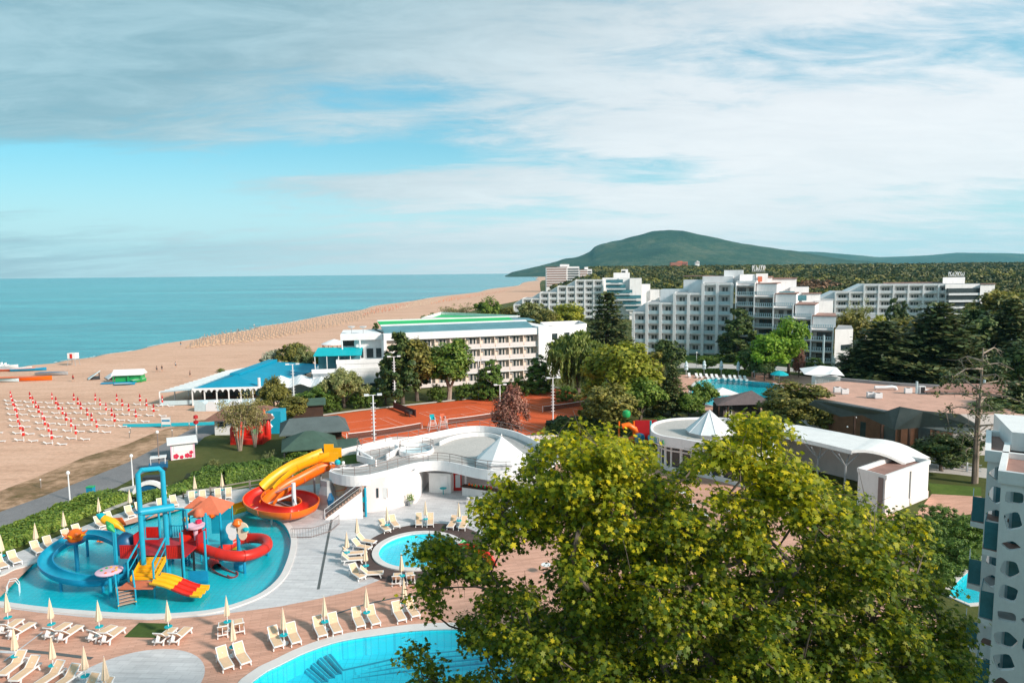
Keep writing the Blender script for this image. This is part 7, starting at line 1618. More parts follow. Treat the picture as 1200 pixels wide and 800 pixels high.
        for k in range(26):
            z = 2.6+k*0.28; a = k*2.4; Lb = rng.uniform(1.4,3.6)*(1.15-abs(z-6.5)/8); tip = np.array([Lb*math.cos(a), Lb*math.sin(a), z+rng.uniform(-0.6,0.5)]); mid = tip*0.55+np.array([0,0,z*0.45+0.35]); tr.tube([(0,0,z),tuple(mid),tuple(tip)], [0.07,0.045,0.012], 'barkpale', 5)
            for s in range(7):
                f_ = 0.35+0.1*s; b0 = mid+(tip-mid)*max(0,(f_-0.5)*2) if f_ > 0.5 else np.array([0,0,z])+(mid-np.array([0,0,z]))*f_*2; e_ = b0+rng.normal(0,0.38,3)+np.array([0,0,-0.15]); tr.tube([tuple(b0),tuple(e_)], [0.022,0.006], 'barkpale', 3)
                if s > 2 and rng.random() < 0.75: m_ = 22; c_ = e_+rng.normal(0,0.17,(m_,3)); nr = unit_v(m_); nr[:,2] = abs(nr[:,2])+0.6; nr /= np.linalg.norm(nr,axis=1)[:,None]; Vs.append(leaf_quads(c_, nr, 0.17, 1.8, 0.2))
        V = np.concatenate(Vs); mat_ = 'cedar'
    elif kind == 'willow':
        wref = 9.0; Vs = []; tr.tube([(0,0,0),(0.1,0,2.5),(0,0,7)], [0.4,0.3,0.06], 'bark', 8)
        blobs = [(0,0,7.3,3.0,3.0,2.2),(2,0.5,6.3,2.0,2.0,2.0),(-2,0.3,6.2,2.1,2.1,2.1),(0.3,-2,6.2,2.0,2.0,2.0),(0,2,6.2,2.0,2.0,2.0)]; V1, Cc = crown(blobs, 6500, 0.34, 0.4, 90, elong=2.6, droop=0.6); Vs.append(V1)
        for c_ in Cc:
            for s in range(4):
                st = c_+rng.normal(0,0.4,3); n_ = 22; Ls = rng.uniform(1.8,4.2)*min(1,st[2]/6); t_ = np.linspace(0,1,n_)[:,None]; cc = st+np.array([0,0,-1.0])*t_*Ls+rng.normal(0,0.07,(n_,3))+np.array([st[0],st[1],0])*t_*0.06; nr = unit_v(n_); Vs.append(leaf_quads(cc[cc[:,2] > 0.6], nr[cc[:,2] > 0.6], 0.22, 2.6, 0.75))
        V = np.concatenate(Vs); mat_ = 'willow'
        for b_ in blobs[1:]: tr.tube([(0,0,2.2),(b_[0]*0.5,b_[1]*0.5,5),(b_[0],b_[1],b_[2]+1)], [0.2,0.12,0.04], 'bark', 5)
    elif kind == 'olive':
        wref = 9.5; blobs = [(0,0,6.6,3.2,3.2,2.6)]+[(3.0*math.cos(a),3.0*math.sin(a),5.6+0.8*math.sin(a*2),2.0,2.0,1.8) for a in (0.3,1.5,2.8,4.0,5.3)]; V, _ = crown(blobs, 8500, 0.32, 0.4, 110, elong=2.2); mat_ = 'olive'
        tr.tube([(0,0,0),(0.2,0,1.6),(0,0,5.5)], [0.34,0.26,0.06], 'bark', 8)
        for b_ in blobs[1:]: tr.tube([(0.1,0,1.0),(b_[0]*0.5,b_[1]*0.5,3.4),(b_[0],b_[1],b_[2])], [0.2,0.13,0.04], 'bark', 6)
    elif kind == 'plum':
        wref = 7.0; blobs = [(0,0,5.6,2.7,2.7,3.6),(1.5,0,4.0,1.8,1.8,2.2),(-1.5,0.4,4.2,1.8,1.8,2.3),(0.3,-1,8.0,1.3,1.3,1.6),(0.2,1.2,6.4,1.7,1.7,2.2),(-0.6,0,8.6,0.9,0.9,1.2)]; V, _ = crown(blobs, 7000, 0.30, 0.42, 120); mat_ = 'plum'
        for k in range(7): a = k*0.9; tr.tube([(0,0,0),(0.5*math.cos(a),0.5*math.sin(a),3),(1.4*math.cos(a),1.4*math.sin(a),8)], [0.16,0.09,0.02], 'bark', 5)
    elif kind == 'sparse':
        wref = 8.0; Vs = []; 
        for k in range(9):
            a = k*0.7; b0 = np.array([0.25*math.cos(a),0.25*math.sin(a),0]); m1 = b0+np.array([0.7*math.cos(a),0.7*math.sin(a),4.0]); tp = m1+np.array([2.0*math.cos(a),2.0*math.sin(a),4.2+rng.uniform(-1,1)])*rng.uniform(0.7,1); tr.tube([tuple(b0),tuple(m1),tuple(tp)], [0.13,0.09,0.02], 'barkpale', 5)
            for s in range(14): f_ = rng.uniform(0.1,1); b1 = m1+(tp-m1)*f_; e_ = b1+rng.normal(0,0.75,3)+np.array([0,0,0.3]); tr.tube([tuple(b1),tuple(e_)], [0.03,0.008], 'barkpale', 3); m_ = 26; Vs.append(leaf_quads(e_+rng.normal(0,0.32,(m_,3)), unit_v(m_), 0.24, 1.4))
        V = np.concatenate(Vs); mat_ = 'dryleaf'
    elif kind == 'shrub':
        wref = 9.5; blobs = [(3.0*math.cos(a)*r,3.0*math.sin(a)*r,4.6+1.5*(1-r)+0.8*math.sin(a*3),2.2,2.2,4.2) for a, r in ((0,0),(0.4,1),(1.5,1),(2.6,0.9),(3.7,1),(4.7,0.9),(5.6,1))]; V, _ = crown(blobs, 6000, 0.42, 0.35, 110, core=0.7); mat_ = 'hedge'
        for k in range(6): a = k*1.05; tr.tube([(0,0,0),(1.6*math.cos(a),1.6*math.sin(a),5)], [0.12,0.03], 'bark', 4)
    crown_o = fast_mesh('crown', V, [mat_], 4); trunk_o = tr.build('trunk', smooth=True); cm, tm = crown_o.data, trunk_o.data
    bpy.data.objects.remove(crown_o); bpy.data.objects.remove(trunk_o); return tm, cm, wref
def tree(kind, px, by, ty, wpx, label, group=None, var=0, name=None, matn=None, z=0.03, cat='tree'):
    key = (kind, var, matn)
    if key not in PROTO:
        if (kind, var, None) in PROTO and matn: tm, cm, wr = PROTO[(kind, var, None)]; cm = cm.copy(); cm.materials[0] = M[matn]; PROTO[key] = (tm, cm, wr)
        else:
            PROTO[key] = make_proto(kind, 100+17*var+sum(map(ord, kind)))
            if matn: cm = PROTO[key][1]; cm.materials[0] = M[matn]
    tm, cm, wr = PROTO[key]; p = P(px, by); D = p.y; v = ray(px, ty); h = H+v.z*(D/v.y); w_ = wpx/F*D
    nm = name or {'pine':'pine_tree','thuja':'conifer_tree','cedar':'cedar_tree','barecedar':'cedar_tree','willow':'willow_tree','olive':'olive_tree','plum':'plum_tree','shrub':'shrub'}.get(kind, 'broadleaf_tree')
    t = thing(nm, label, cat, (p.x, p.y, z), random.uniform(0, 6.28), group); s = w_/wr; t.scale = (s, s, h/10.0)
    for n_, me in (('trunk', tm), ('crown', cm)):
        o = bpy.data.objects.new(n_, me); COL.objects.link(o); o.parent = t
    return t
T = tree
T('olive', 404, 478, 430, 56, 'grey green olive tree before the white canvas terrace')
T('pine', 472, 473, 392, 58, 'tall dark pine before the seaward end of the cream hotel')
T('brown', 489, 470, 394, 60, 'loose brownish green tree between the pine and the pale trunked tree', var=1)
T('pale', 526, 469, 396, 56, 'round green tree with forked pale trunk before the cream hotel')
T('pine', 452, 474, 420, 26, 'small ragged pine left of the tall one by the white restaurant', var=1)
T('thuja', 576, 468, 419, 32, 'dark green cone shaped conifer against the middle of the cream hotel')
T('thuja', 563, 468, 432, 17, 'slimmer conifer growing against the left side of the cone shaped one', var=1)
T('thuja', 631, 460, 416, 34, 'dark bushy conifer covering the right end of the cream hotel', var=1)
T('shrub', 609, 463, 440, 26, 'round dark shrub left of the bushy conifer at the court edge')
T('willow', 677, 463, 388, 84, 'big pale green weeping willow covering the corner of the cream hotel')
T('yellow', 730, 486, 396, 90, 'large yellow green tree right of the willow', name='broadleaf_tree')
T('brown', 712, 510, 448, 70, 'olive brown bushy tree below the large yellow green tree')
T('dense', 750, 494, 440, 54, 'mid green bushy tree right under the large yellow green tree')
T('thuja', 768, 486, 408, 30, 'tall olive brown conifer right of the large yellow green tree', matn='browntree')
T('broad', 783, 452, 396, 40, 'dark loose tree before the left wing of the largest hotel', matn='dark_leaf')
T('cedar', 788, 488, 428, 46, 'small layered conifer left of the second pool')
T('dense', 822, 486, 444, 34, 'dense dark green tree at the left rim of the second pool')
T('dense', 808, 490, 460, 36, 'low dark bush tree below the one at the pool rim', var=1)
T('cedar', 712, 425, 342, 80, 'huge dark cedar between the two stepped hotels')
T('dense', 572, 388, 347, 32, 'round dark tree rising behind the green roof by the beach')
T('brown', 596, 394, 358, 26, 'small round tree on the roofline between two darker ones', var=1)
T('broad', 626, 396, 353, 42, 'dense tree behind the roof in front of the distant stepped hotel', matn='olive')
T('yellow', 667, 398, 352, 46, 'yellow green round tree behind the roof before the distant hotel', var=1)
T('brown', 644, 400, 362, 30, 'dim green tree behind the hotel roof left of the yellow green one')
T('sparse', 534, 384, 355, 44, 'thin brownish shrubs rising behind the left of the green roof', matn='dryleaf')
T('shrub', 508, 392, 367, 34, 'green bush standing against the rear green roof', matn='leaf')
T('shrub', 470, 396, 374, 18, 'pale bush by the beach left of the rear green roof', matn='olive')
T('pine', 441, 400, 379, 14, 'small dark pine tip above the white restaurant roof')
T('thuja', 864, 423, 358, 46, 'tall dark ivy like conifer between the two wings of the largest hotel', matn='dark_leaf')
T('bright', 924, 440, 369, 44, 'tall fresh green tree before the right wing of the largest hotel')
T('bright', 903, 443, 389, 52, 'fresh green tree just left and below the tall one by the hotel', var=1)
T('dense', 884, 442, 402, 36, 'dark tree by the second pool before the hotel wings', matn='dark_leaf')
T('broad', 828, 436, 417, 28, 'small round tree at the upper left of the second pool')
T('bright', 873, 438, 411, 24, 'little light green tree above the second pool')
T('broad', 896, 446, 424, 26, 'low dark tree above the right end of the second pool', matn='dark_leaf')
T('plum', 936, 442, 408, 16, 'reddish shrub at the foot of the tall fresh green tree', matn='plum')
T('thuja', 954, 440, 418, 26, 'dark hedge like conifer under the hotel balconies right of the red shrub')
T('plum', 599, 516, 449, 48, 'purple leaved plum tree at the near edge of the clay courts')
T('brown', 930, 507, 444, 82, 'broad brownish green tree in front of the thatched pool bar')
T('brown', 962, 512, 470, 42, 'lower olive brown tree right of the broad one beside the wooden restaurant', var=1)
# right hand conifers
for a_ in (('cedar',1033,452,376,125,'broad layered cedar behind the terracotta roof, leftmost of the dark group',0,None),
           ('cedar',1096,452,354,135,'big dark cedar in the middle of the group behind the terracotta roof',1,None),
           ('dense',1072,448,384,76,'round dark tree between the two big cedars of the group',0,'dark_leaf'),
           ('cedar',1010,450,398,80,'low cedar sweeping over the white tent from the right',2,None),
           ('dense',1135,444,360,78,'dark round tree right of the big cedar, near the right hotel',1,'dark_leaf'),
           ('broad',1161,430,338,66,'round olive green tree right of the right stepped hotel',0,'browntree'),
           ('brown',1148,420,358,34,'green tree standing before the right end of the right hotel',1,None),
           ('cedar',1180,447,350,100,'dark cedar crown near the right edge above the terracotta roof',2,None),
           ('dense',1196,472,396,72,'shadowy tree at the right edge level with the terracotta roof',0,'dark_leaf'),
           ('cedar',1190,520,448,100,'dark layered conifer at the right edge behind the balcony tower',0,None),
           ('dense',1166,524,466,84,'dark bushy tree behind the bare cedar, right of the wooden restaurant',1,'dark_leaf'),
           ('thuja',1045,405,346,20,'pointed dark conifer before the right stepped hotel, left one',0,'dark_leaf'),
           ('thuja',1057,405,352,18,'pointed dark conifer before the right stepped hotel, right one',1,'dark_leaf'),
           ('yellow',1026,408,367,24,'yellowish tree between the low annex and the right hotel',0,None),
           ('brown',996,414,362,48,'brownish tree left of the low annex roof',0,None),
           ('sparse',1002,408,350,30,'bare twiggy tree before the left end of the right hotel',0,'olive'),
           ('broad',1064,414,370,56,'greenish tree in front of the right hotel middle',1,'browntree'),
           ('broad',1112,408,372,30,'dark tree below the glazed end of the right hotel',0,'dark_leaf'),
           ('dense',983,420,380,18,'small tree behind the gable of the largest hotel',1,'browntree')):
    T(a_[0], a_[1], a_[2], a_[3], a_[4], a_[5], var=a_[6], matn=a_[7])
T('barecedar', 1143, 566, 408, 110, 'tall half bare cedar with thick pale trunk beside the balcony tower')
T('dense', 1128, 548, 506, 40, 'small dark tree pressed against the wooden restaurant wall beside the cedar', matn='dark_leaf')
T('dense', 1103, 552, 508, 60, 'dark rounded tree before the wooden restaurant wall', matn='dark_leaf')
T('shrub', 1072, 541, 524, 24, 'low shrub at the terrace railing left of the dark rounded tree', var=0)
# left group
T('silver', 318, 441, 409, 26, 'silvery grey tree, leftmost beside the beach restaurant')
T('broad', 343, 442, 401, 36, 'tall mixed green tree between the silvery tree and the beach gazebo', matn='browntree')
T('olive', 358, 443, 404, 30, 'silvery green tree right of the tall mixed green one')
T('dense', 384, 442, 407, 34, 'round dark green tree left of the beach gazebo')
T('sparse', 281, 528, 458, 52, 'thin multi trunk tree with brown leaves before the brown roofed hut')
T('sparse', 299, 524, 468, 34, 'second thin brown leaved tree right beside the first', var=1)
T('olive', 322, 492, 440, 40, 'pinkish olive tree at the corner of the blue canvas restaurant', matn='browntree')
T('brown', 344, 497, 462, 36, 'low olive brown bush tree behind the club house')
T('brown', 310, 500, 468, 26, 'small bushy tree between the hut and the club house', var=1)
T('dense', 372, 484, 452, 36, 'dark clipped tree mass behind the club house', matn='hedge')
for k, (px, by, ty, w_) in enumerate(((388,482,460,24),(424,478,456,22),(440,476,458,20),(512,470,450,22),(545,468,449,24))):
    T('shrub', px, by, ty, w_, ['dark shrub left of the olive tree trunk','dark shrub right of the olive tree','low dark shrub at the base of the white restaurant','dark shrub between the two trees before the cream hotel','dark shrub before the ground floor of the cream hotel'][k])
for k, (px, by, ty, w_) in enumerate(((700,470,445,34),(664,470,452,26),(722,498,468,34),(850,486,470,26),(694,500,484,30),(775,508,488,30))):
    T('shrub', px, by, ty, w_, ['dark shrub under the willow and the yellow green tree','dark shrub at the foot of the willow','dark shrub in front of the yellow green tree trunk','clipped dark shrub left of the thatched pool bar','low dark shrub right of the far clay court','low shrub left of the round ended restaurant'][k])
# shrubs and young trees right bottom
for k, (px, by, ty, w_) in enumerate(((1100,622,592,50),(1128,640,604,44),(1090,652,610,40),(1118,668,632,50),(1142,634,606,30),(1096,690,650,44))):
    T('shrub', px, by, ty, w_, ['dark shrub at the end of the terracotta path','dark shrub beside the balcony tower lawn','shrub under the right edge of the plane tree','dark shrub above the small side pool','small dark shrub left of the balcony tower','shrub left of the small side pool'][k], matn='hedge')
# hedges
def hedge(line, w_, h_, label, n=9000, size=0.22, m='hedge', name='hedge', rag=0.12):
    L2 = [Vector(p) for p in line]; p0 = L2[0]; t = thing(name, label, 'hedge', (p0.x, p0.y, 0.03)); seg = [(b_-a_).length for a_, b_ in zip(L2[:-1], L2[1:])]; tot = sum(seg); cum = np.cumsum([0]+seg)
    s = rng.uniform(0, tot, n); i = np.clip(np.searchsorted(cum, s)-1, 0, len(seg)-1); f_ = (s-cum[i])/np.array(seg)[i]; A_ = np.array([(v.x, v.y) for v in L2]); d = A_[i+1]-A_[i]; dn = d/np.linalg.norm(d, axis=1)[:, None]; nn = np.stack([-dn[:, 1], dn[:, 0]], 1)
    side = rng.uniform(-1, 1, n); zz_ = rng.uniform(0, 1, n); edge_ = rng.random(n); top = edge_ < 0.45; side = np.where(top, side, np.sign(side)*rng.uniform(0.85, 1.05, n)); hh = h_*(1+rag*(vnoise(s, s*0.3, 1.1)-0.5)*2+rag*0.8*(vnoise(s, s*0.7+9, 0.4)-0.5)); zz_ = np.where(top, hh*rng.uniform(0.9, 1.04, n), zz_*hh)
    xy = A_[i]+d*f_[:, None]+nn*(side*w_/2)[:, None]; C_ = np.stack([xy[:, 0]-p0.x, xy[:, 1]-p0.y, zz_], 1)+rng.normal(0, 0.05, (n, 3)); nr = np.stack([nn[:, 0]*np.where(top, 0, side), nn[:, 1]*np.where(top, 0, side), np.where(top, 1.0, 0.25)], 1)+rng.normal(0, 0.4, (n, 3)); nr /= np.linalg.norm(nr, axis=1)[:, None]
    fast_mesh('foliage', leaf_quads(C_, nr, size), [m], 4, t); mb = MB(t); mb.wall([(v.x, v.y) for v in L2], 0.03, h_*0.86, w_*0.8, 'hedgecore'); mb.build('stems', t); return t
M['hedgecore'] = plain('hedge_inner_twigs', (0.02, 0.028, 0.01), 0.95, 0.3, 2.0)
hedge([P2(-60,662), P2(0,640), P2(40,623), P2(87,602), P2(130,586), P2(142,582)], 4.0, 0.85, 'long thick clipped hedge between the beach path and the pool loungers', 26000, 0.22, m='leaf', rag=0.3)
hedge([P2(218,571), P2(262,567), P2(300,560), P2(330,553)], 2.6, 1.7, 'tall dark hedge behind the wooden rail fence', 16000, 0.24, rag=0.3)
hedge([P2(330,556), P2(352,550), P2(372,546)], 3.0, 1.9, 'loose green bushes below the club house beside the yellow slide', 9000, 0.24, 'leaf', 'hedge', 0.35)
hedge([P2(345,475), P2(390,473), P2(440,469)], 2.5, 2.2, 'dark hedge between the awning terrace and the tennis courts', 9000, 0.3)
hedge([P2(535,462), P2(562,460), P2(600,457)], 1.6, 1.6, 'clipped hedge along the ground floor of the cream hotel', 5000, 0.3)
hedge([P2(815,439.5), P2(840,439), P2(880,441)], 1.2, 1.3, 'low clipped hedge behind the white loungers of the second pool', 4000, 0.3)
hedge([P2(160,589), P2(188,583), P2(215,577)], 1.3, 0.9, 'low hedge beneath the blue arch sculpture', 5000, 0.2)
hedge([P2(640,505), P2(690,505), P2(750,512)], 2.5, 1.8, 'dark rough hedge at the near side of the far clay court', 9000, 0.26, 'dark_leaf', rag=0.4)
hedge([P2(822,424), P2(850,423), P2(880,424)], 2.0, 1.5, 'hedge on the lawn at the foot of the largest hotel', 3000, 0.35)
# woodland mass behind the hotels
rng = np.random.default_rng(5)
Cs, Ss = [], []
n_try = 8200
pxs_ = rng.uniform(640, 1290, n_try); u_ = rng.random(n_try); Dd = 235*np.exp(u_*math.log(2300/235))
r_ = (pxs_-600)/F
keep = (r_ > 0.055+0.02*rng.random(n_try)); 
keep &= ~((Dd < 345) & (r_ < 0.26)); keep &= ~((Dd < 300) & (r_ < 0.72)) 
keep &= ~((Dd < 560) & (r_ < 0.115)); keep &= ~((Dd > 840) & (Dd < 980) & (r_ < 0.125))
r_, Dd = r_[keep], Dd[keep]; X_ = r_*Dd; gz = woodland(X_, Dd); nC = len(X_); rad = rng.uniform(3.2, 6.0, nC)*(1+Dd/2200); hh = rng.uniform(7.0, 12.0, nC)*(1+np.clip((Dd-900)/4000, 0, 0.4))
kinds_ = np.where((np.hypot(r_-0.44, (Dd-480)/2600) < 0.035), 2, np.where(vnoise(X_, Dd, 45)+0.25*rng.random(nC) > 0.85, 1, np.where(rng.random(nC) < 0.38, 3, 0))); k = 90; idx = np.repeat(np.arange(nC), k); d = unit_v(nC*k); d[:, 2] = np.abs(d[:, 2])*1.0-0.25; off = d*rad[idx][:, None]*np.array([1, 1, 0.72])*rng.uniform(0.75, 1.1, (nC*k, 1)); C_ = np.stack([X_[idx], Dd[idx], gz[idx]+hh[idx]-rad[idx]*0.7], 1)+off
nr = d+rng.normal(0, 0.35, (nC*k, 3)); nr /= np.linalg.norm(nr, axis=1)[:, None]
V = leaf_quads(C_, nr, 1.0, 1.3).reshape(-1, 4, 3); cen = V.mean(1, keepdims=True); V = cen+(V-cen)*(rad[idx]*0.42)[:, None, None]; o = fast_mesh('woodland', V.reshape(-1, 3), ['forest', 'forest2', 'forest3', 'forest4'], 4, mi=kinds_[idx].astype(np.int32)); tag(o, 'dense dark green woodland stretching behind the hotels to the hill', 'woodland', kind='stuff')
print('woodland crowns', nC)
# hill forest texture of scattered crowns kept in the hill's material
# ================================================================= big plane tree in front
rng = np.random.default_rng(21); random.seed(21)
sil = [(480,640),(520,628),(556,640),(566,612),(556,600),(560,575),(572,556),(598,548),(612,520),(640,500),(672,494),(705,498),(735,512),(766,536),(792,556),(800,534),(826,520),(850,512),(864,494),(886,484),(906,492),(912,520),(938,538),(958,556),(990,566),(1012,574),(1024,592),(1062,596),(1082,606),(1092,628),(1104,662),(1118,700),(1132,744),(1146,800),(1150,900),(560,900),(500,840),(478,790),(476,752),(492,718),(478,700),(486,672)]
gaps = [(812,585,17),(836,600,12),(618,664,22),(640,650,12),(585,655,14),(545,700,20),(515,745,18),(540,775,16),(905,612,8),(795,690,10),(600,715,12),(930,640,9),(700,665,8),(650,700,9),(860,650,9)]
def inside(x, y, poly):
    c = False; j = len(poly)-1
    for i in range(len(poly)):
        xi, yi = poly[i]; xj, yj = poly[j]
        if ((yi > y) != (yj > y)) and (x < (xj-xi)*(y-yi)/(yj-yi)+xi): c = not c
        j = i
    return c
cl = []
tries = 0
def edist(x, y):
    m_ = 1e9
    for i in range(len(sil)):
        x1, y1 = sil[i-1]; x2, y2 = sil[i]; q = max(0, min(1, ((x-x1)*(x2-x1)+(y-y1)*(y2-y1))/((x2-x1)**2+(y2-y1)**2+1e-9))); m_ = min(m_, math.hypot(x-x1-q*(x2-x1), y-y1-q*(y2-y1)))
    return m_
while len(cl) < 470 and tries < 60000:
    tries += 1; x, y = random.uniform(475, 1150), random.uniform(490, 880)
    if not inside(x, y, sil): continue
    r = random.uniform(0.38, 0.8)
    if edist(x, y) < r*26-4: continue
    if min(math.hypot(x-gx, y-gy)-gr for gx, gy, gr in gaps) < r*17: continue
    cxn = (x-815)/335; bul = math.sqrt(max(0, 1-cxn*cxn)); Y_ = 20.5+random.uniform(-1, 1)*4.0*bul
    if any((x-a)**2+(y-b_)**2 < 20**2 and abs(Y_-c) < 1.8 for a, b_, c, _ in cl): continue
    cl.append((x, y, Y_, r))
tb = Vector((4.9, 20.5, 0.03)); PT = thing('plane_tree', 'huge plane tree with yellow green lobed leaves filling the lower right of the view', 'tree', tb)
cw = [Q(x, y, Y_) for x, y, Y_, r in cl]
top_ = tb+Vector((0,0.1,8.0)); nodes = [(top_, None)]; order = sorted(range(len(cw)), key=lambda i: (cw[i]-top_).length)
for i in order:
    c = cw[i]; best = min(range(len(nodes)), key=lambda j: (nodes[j][0]-c).length+max(0, nodes[j][0].z-c.z)*1.5+0.25*(nodes[j][0]-top_).length)
    p0 = nodes[best][0]; mid = p0*0.5+c*0.5+Vector((random.gauss(0,.12), random.gauss(0,.12), random.gauss(0.0,.12)))
    nodes.append((mid, best)); nodes.append((c, len(nodes)-1))
wt = [1]*len(nodes)
for j in range(len(nodes)-1, 0, -1): wt[nodes[j][1]] += wt[j]
rad_ = [min(0.34, 0.011*wt[j]**0.5+0.006) for j in range(len(nodes))]
mb = MB(PT); mb.tube([tb, tb+Vector((0.1,0,4)), top_], [0.55,0.46,0.36], 'barkpale', 12); mb.build('trunk', PT, smooth=True)
mb = MB(PT)
for j in range(1, len(nodes)): q_ = nodes[j][1]; mb.tube([nodes[q_][0], nodes[j][0]], [min(rad_[q_], rad_[j]*1.3), rad_[j]], 'bark', 7 if rad_[j] > 0.05 else 4)
for c in cw:
    for s in range(4): e_ = c+Vector((random.gauss(0,0.42), random.gauss(0,0.42), random.gauss(0.1,0.35))); mb.tube([c, c*0.5+e_*0.5+Vector((0,0,0.06)), e_], [0.014,0.010,0.005], 'bark', 3)
mb.build('limbs', PT, smooth=True)
# lobed leaves
lobe = np.array([(0,-0.42),(0.16,-0.22),(0.46,-0.20),(0.26,0.02),(0.44,0.26),(0.15,0.20),(0,0.56),(-0.15,0.20),(-0.44,0.26),(-0.26,0.02),(-0.46,-0.20),(-0.16,-0.22)])
K_ = len(lobe); CC, NN, YY = [], [], []
for (x, y, Y_, r), c in zip(cl, cw):
    n_ = int(560*(r/0.75)**2); sub = 9; sc_ = unit_v(sub)*rng.uniform(0.35, 1.0, (sub, 1))*r*np.array([1.05, 1.05, 0.8]); i = rng.integers(0, sub, n_)
    off = sc_[i]+rng.normal(0, 0.20, (n_, 3))*np.array([1, 1, 0.6]); CC.append(np.array(c)+off); nr = off/ (np.linalg.norm(off, axis=1)[:, None]+1e-6)*0.35+np.array([0.1, -0.15, 0.75])+rng.normal(0, 0.42, (n_, 3)); NN.append(nr/np.linalg.norm(nr, axis=1)[:, None]); YY.append(np.full(n_, y))
C_ = np.concatenate(CC); Nn = np.concatenate(NN); n_ = len(C_); a_ = rng.normal(0, 1, (n_, 3)); t_ = a_-(a_*Nn).sum(1)[:, None]*Nn; t_ /= np.linalg.norm(t_, axis=1)[:, None]; b_ = np.cross(Nn, t_); sz = rng.uniform(0.09, 0.22, (n_, 1, 1))
bend = -(lobe[:, 0]**2+lobe[:, 1]**2)[None, :, None]*0.35
V = C_[:, None, :]+sz*(lobe[None, :, 0:1]*b_[:, None, :]+lobe[None, :, 1:2]*t_[:, None, :]+bend*Nn[:, None, :])
V = V-np.array(tb)
tip = (np.clip((C_[:, 2]-15.5)/5.0, 0, 1)**1.3*0.85+0.08 > rng.random(n_)).astype(np.int32)  # share of sunlit-coloured leaves rises with height, imitating light on the crown top
fol = fast_mesh('crown', V.reshape(-1, 3), ['plane', 'planelit'], K_, PT, mi=tip); print('plane leaves', n_)
# ================================================================= beach life
rng = np.random.default_rng(9); random.seed(9)
def beach_set_proto(c1, c2, nm='parasol'):
    mb = MB(); mb.tube([(0,0,0),(0,0,2.3)], 0.03, 'whitemetal', 5)
    mb.lathe([(0.04,0),(0.17,0.08),(0.15,0.38),(0.10,0.55)], (0,0,0.85), c1, 8, 0.15); mb.lathe([(0.10,0),(0.12,0.1),(0.09,0.22)], (0,0,1.4), 'whitepaint', 8, 0.12); mb.lathe([(0.10,0),(0.13,0.2),(0.09,0.5),(0.02,0.8)], (0,0,1.6), c2, 8, 0.1); return mb
def sunbed_mesh():
    mb = MB(); mb.box(-0.45,0.95,-0.3,0.3,0.24,0.32,'plasticw'); mb.bar((-0.42,0,0.3),(-0.95,0,0.68),0.6,0.05,'plasticw')
    for x_ in (-0.35,0.8): mb.box(x_,x_+0.08,-0.28,-0.22,0,0.24,'plasticw'); mb.box(x_,x_+0.08,0.22,0.28,0,0.24,'plasticw')
    return mb
cols = [[(13,466),(24,518)],[(36,466.5),(61,523)],[(61,467.5),(88,517)],[(86,467),(113,505)],[(111,468),(134,500)],[(137,468.5),(160,492)],[(164,469),(180,483)],[(190,470.5),(190.5,471)]]
rows = [[(13,466),(14.5,470.5),(16,475.5),(18.5,482),(20.5,489),(22,496),(25,504.5),(28,512.5)],
        [(36.5,467.5),(39.5,473),(42.5,478.5),(46,484.5),(50.5,492.5),(53,499.5),(58,507.5),(61.5,516.5)],
        [(61.5,468.5),(65.5,474),(69.5,480.5),(74,486.5),(78,494),(83.5,501.5),(89.5,510.5)],
        [(87,469.5),(91.5,474.5),(95.5,480.5),(103,488),(108,494.5),(114.5,502.5)],
        [(112,469.5),(118,475.5),(124.5,481.5),(131.5,488.5),(134.5,495.5)],
        [(137.5,470),(144,476.5),(151.5,482.5),(160,490)],[(164.5,470.5),(172,476.5),(180.5,483.5)],[(190.5,472)]]
firstp = firstb = None
nset = 0
for ci, col_ in enumerate(rows):
    for (px, py) in col_:
        p = P(px, py+4.5); ang = R_(18)
        if firstp is None: firstp = beach_set_proto('red', 'redpanel').build('beach_parasol', smooth=True); o = firstp
        else: o = firstp.copy(); COL.objects.link(o)
        o.location = (p.x, p.y, 0.0); o.rotation_euler = (random.gauss(0,.03), random.gauss(0,.03), random.uniform(0,6)); o.scale = (1.15,1.15,0.98); tag(o, 'closed red and white parasol in the grid on the sand left of the turquoise boardwalk', 'parasol', 'closed red and white parasols on the beach')
        for s in (-1, 1):
            if firstb is None: firstb = sunbed_mesh().build('beach_sunbed'); b_ = firstb
            else: b_ = firstb.copy(); COL.objects.link(b_)
            b_.scale = (0.68,)*3; b_.location = (p.x+s*1.25+0.4+random.uniform(-.1,.1), p.y-0.3*s+random.uniform(-.15,.15), 0.0); b_.rotation_euler = (0,0,ang+random.gauss(0,.06)); tag(b_, 'white plastic sunbed beside a closed red and white parasol on the beach', 'sunbed', 'white sunbeds under the red and white parasols')
for px, py in ((-2,503),(1,513)):
    b_ = firstb.copy(); COL.objects.link(b_); p = P(px, py+5); b_.location = (p.x, p.y, 0); b_.rotation_euler = (0,0,R_(18)); tag(b_, 'white plastic sunbed beside a closed red and white parasol on the beach', 'sunbed', 'white sunbeds under the red and white parasols')
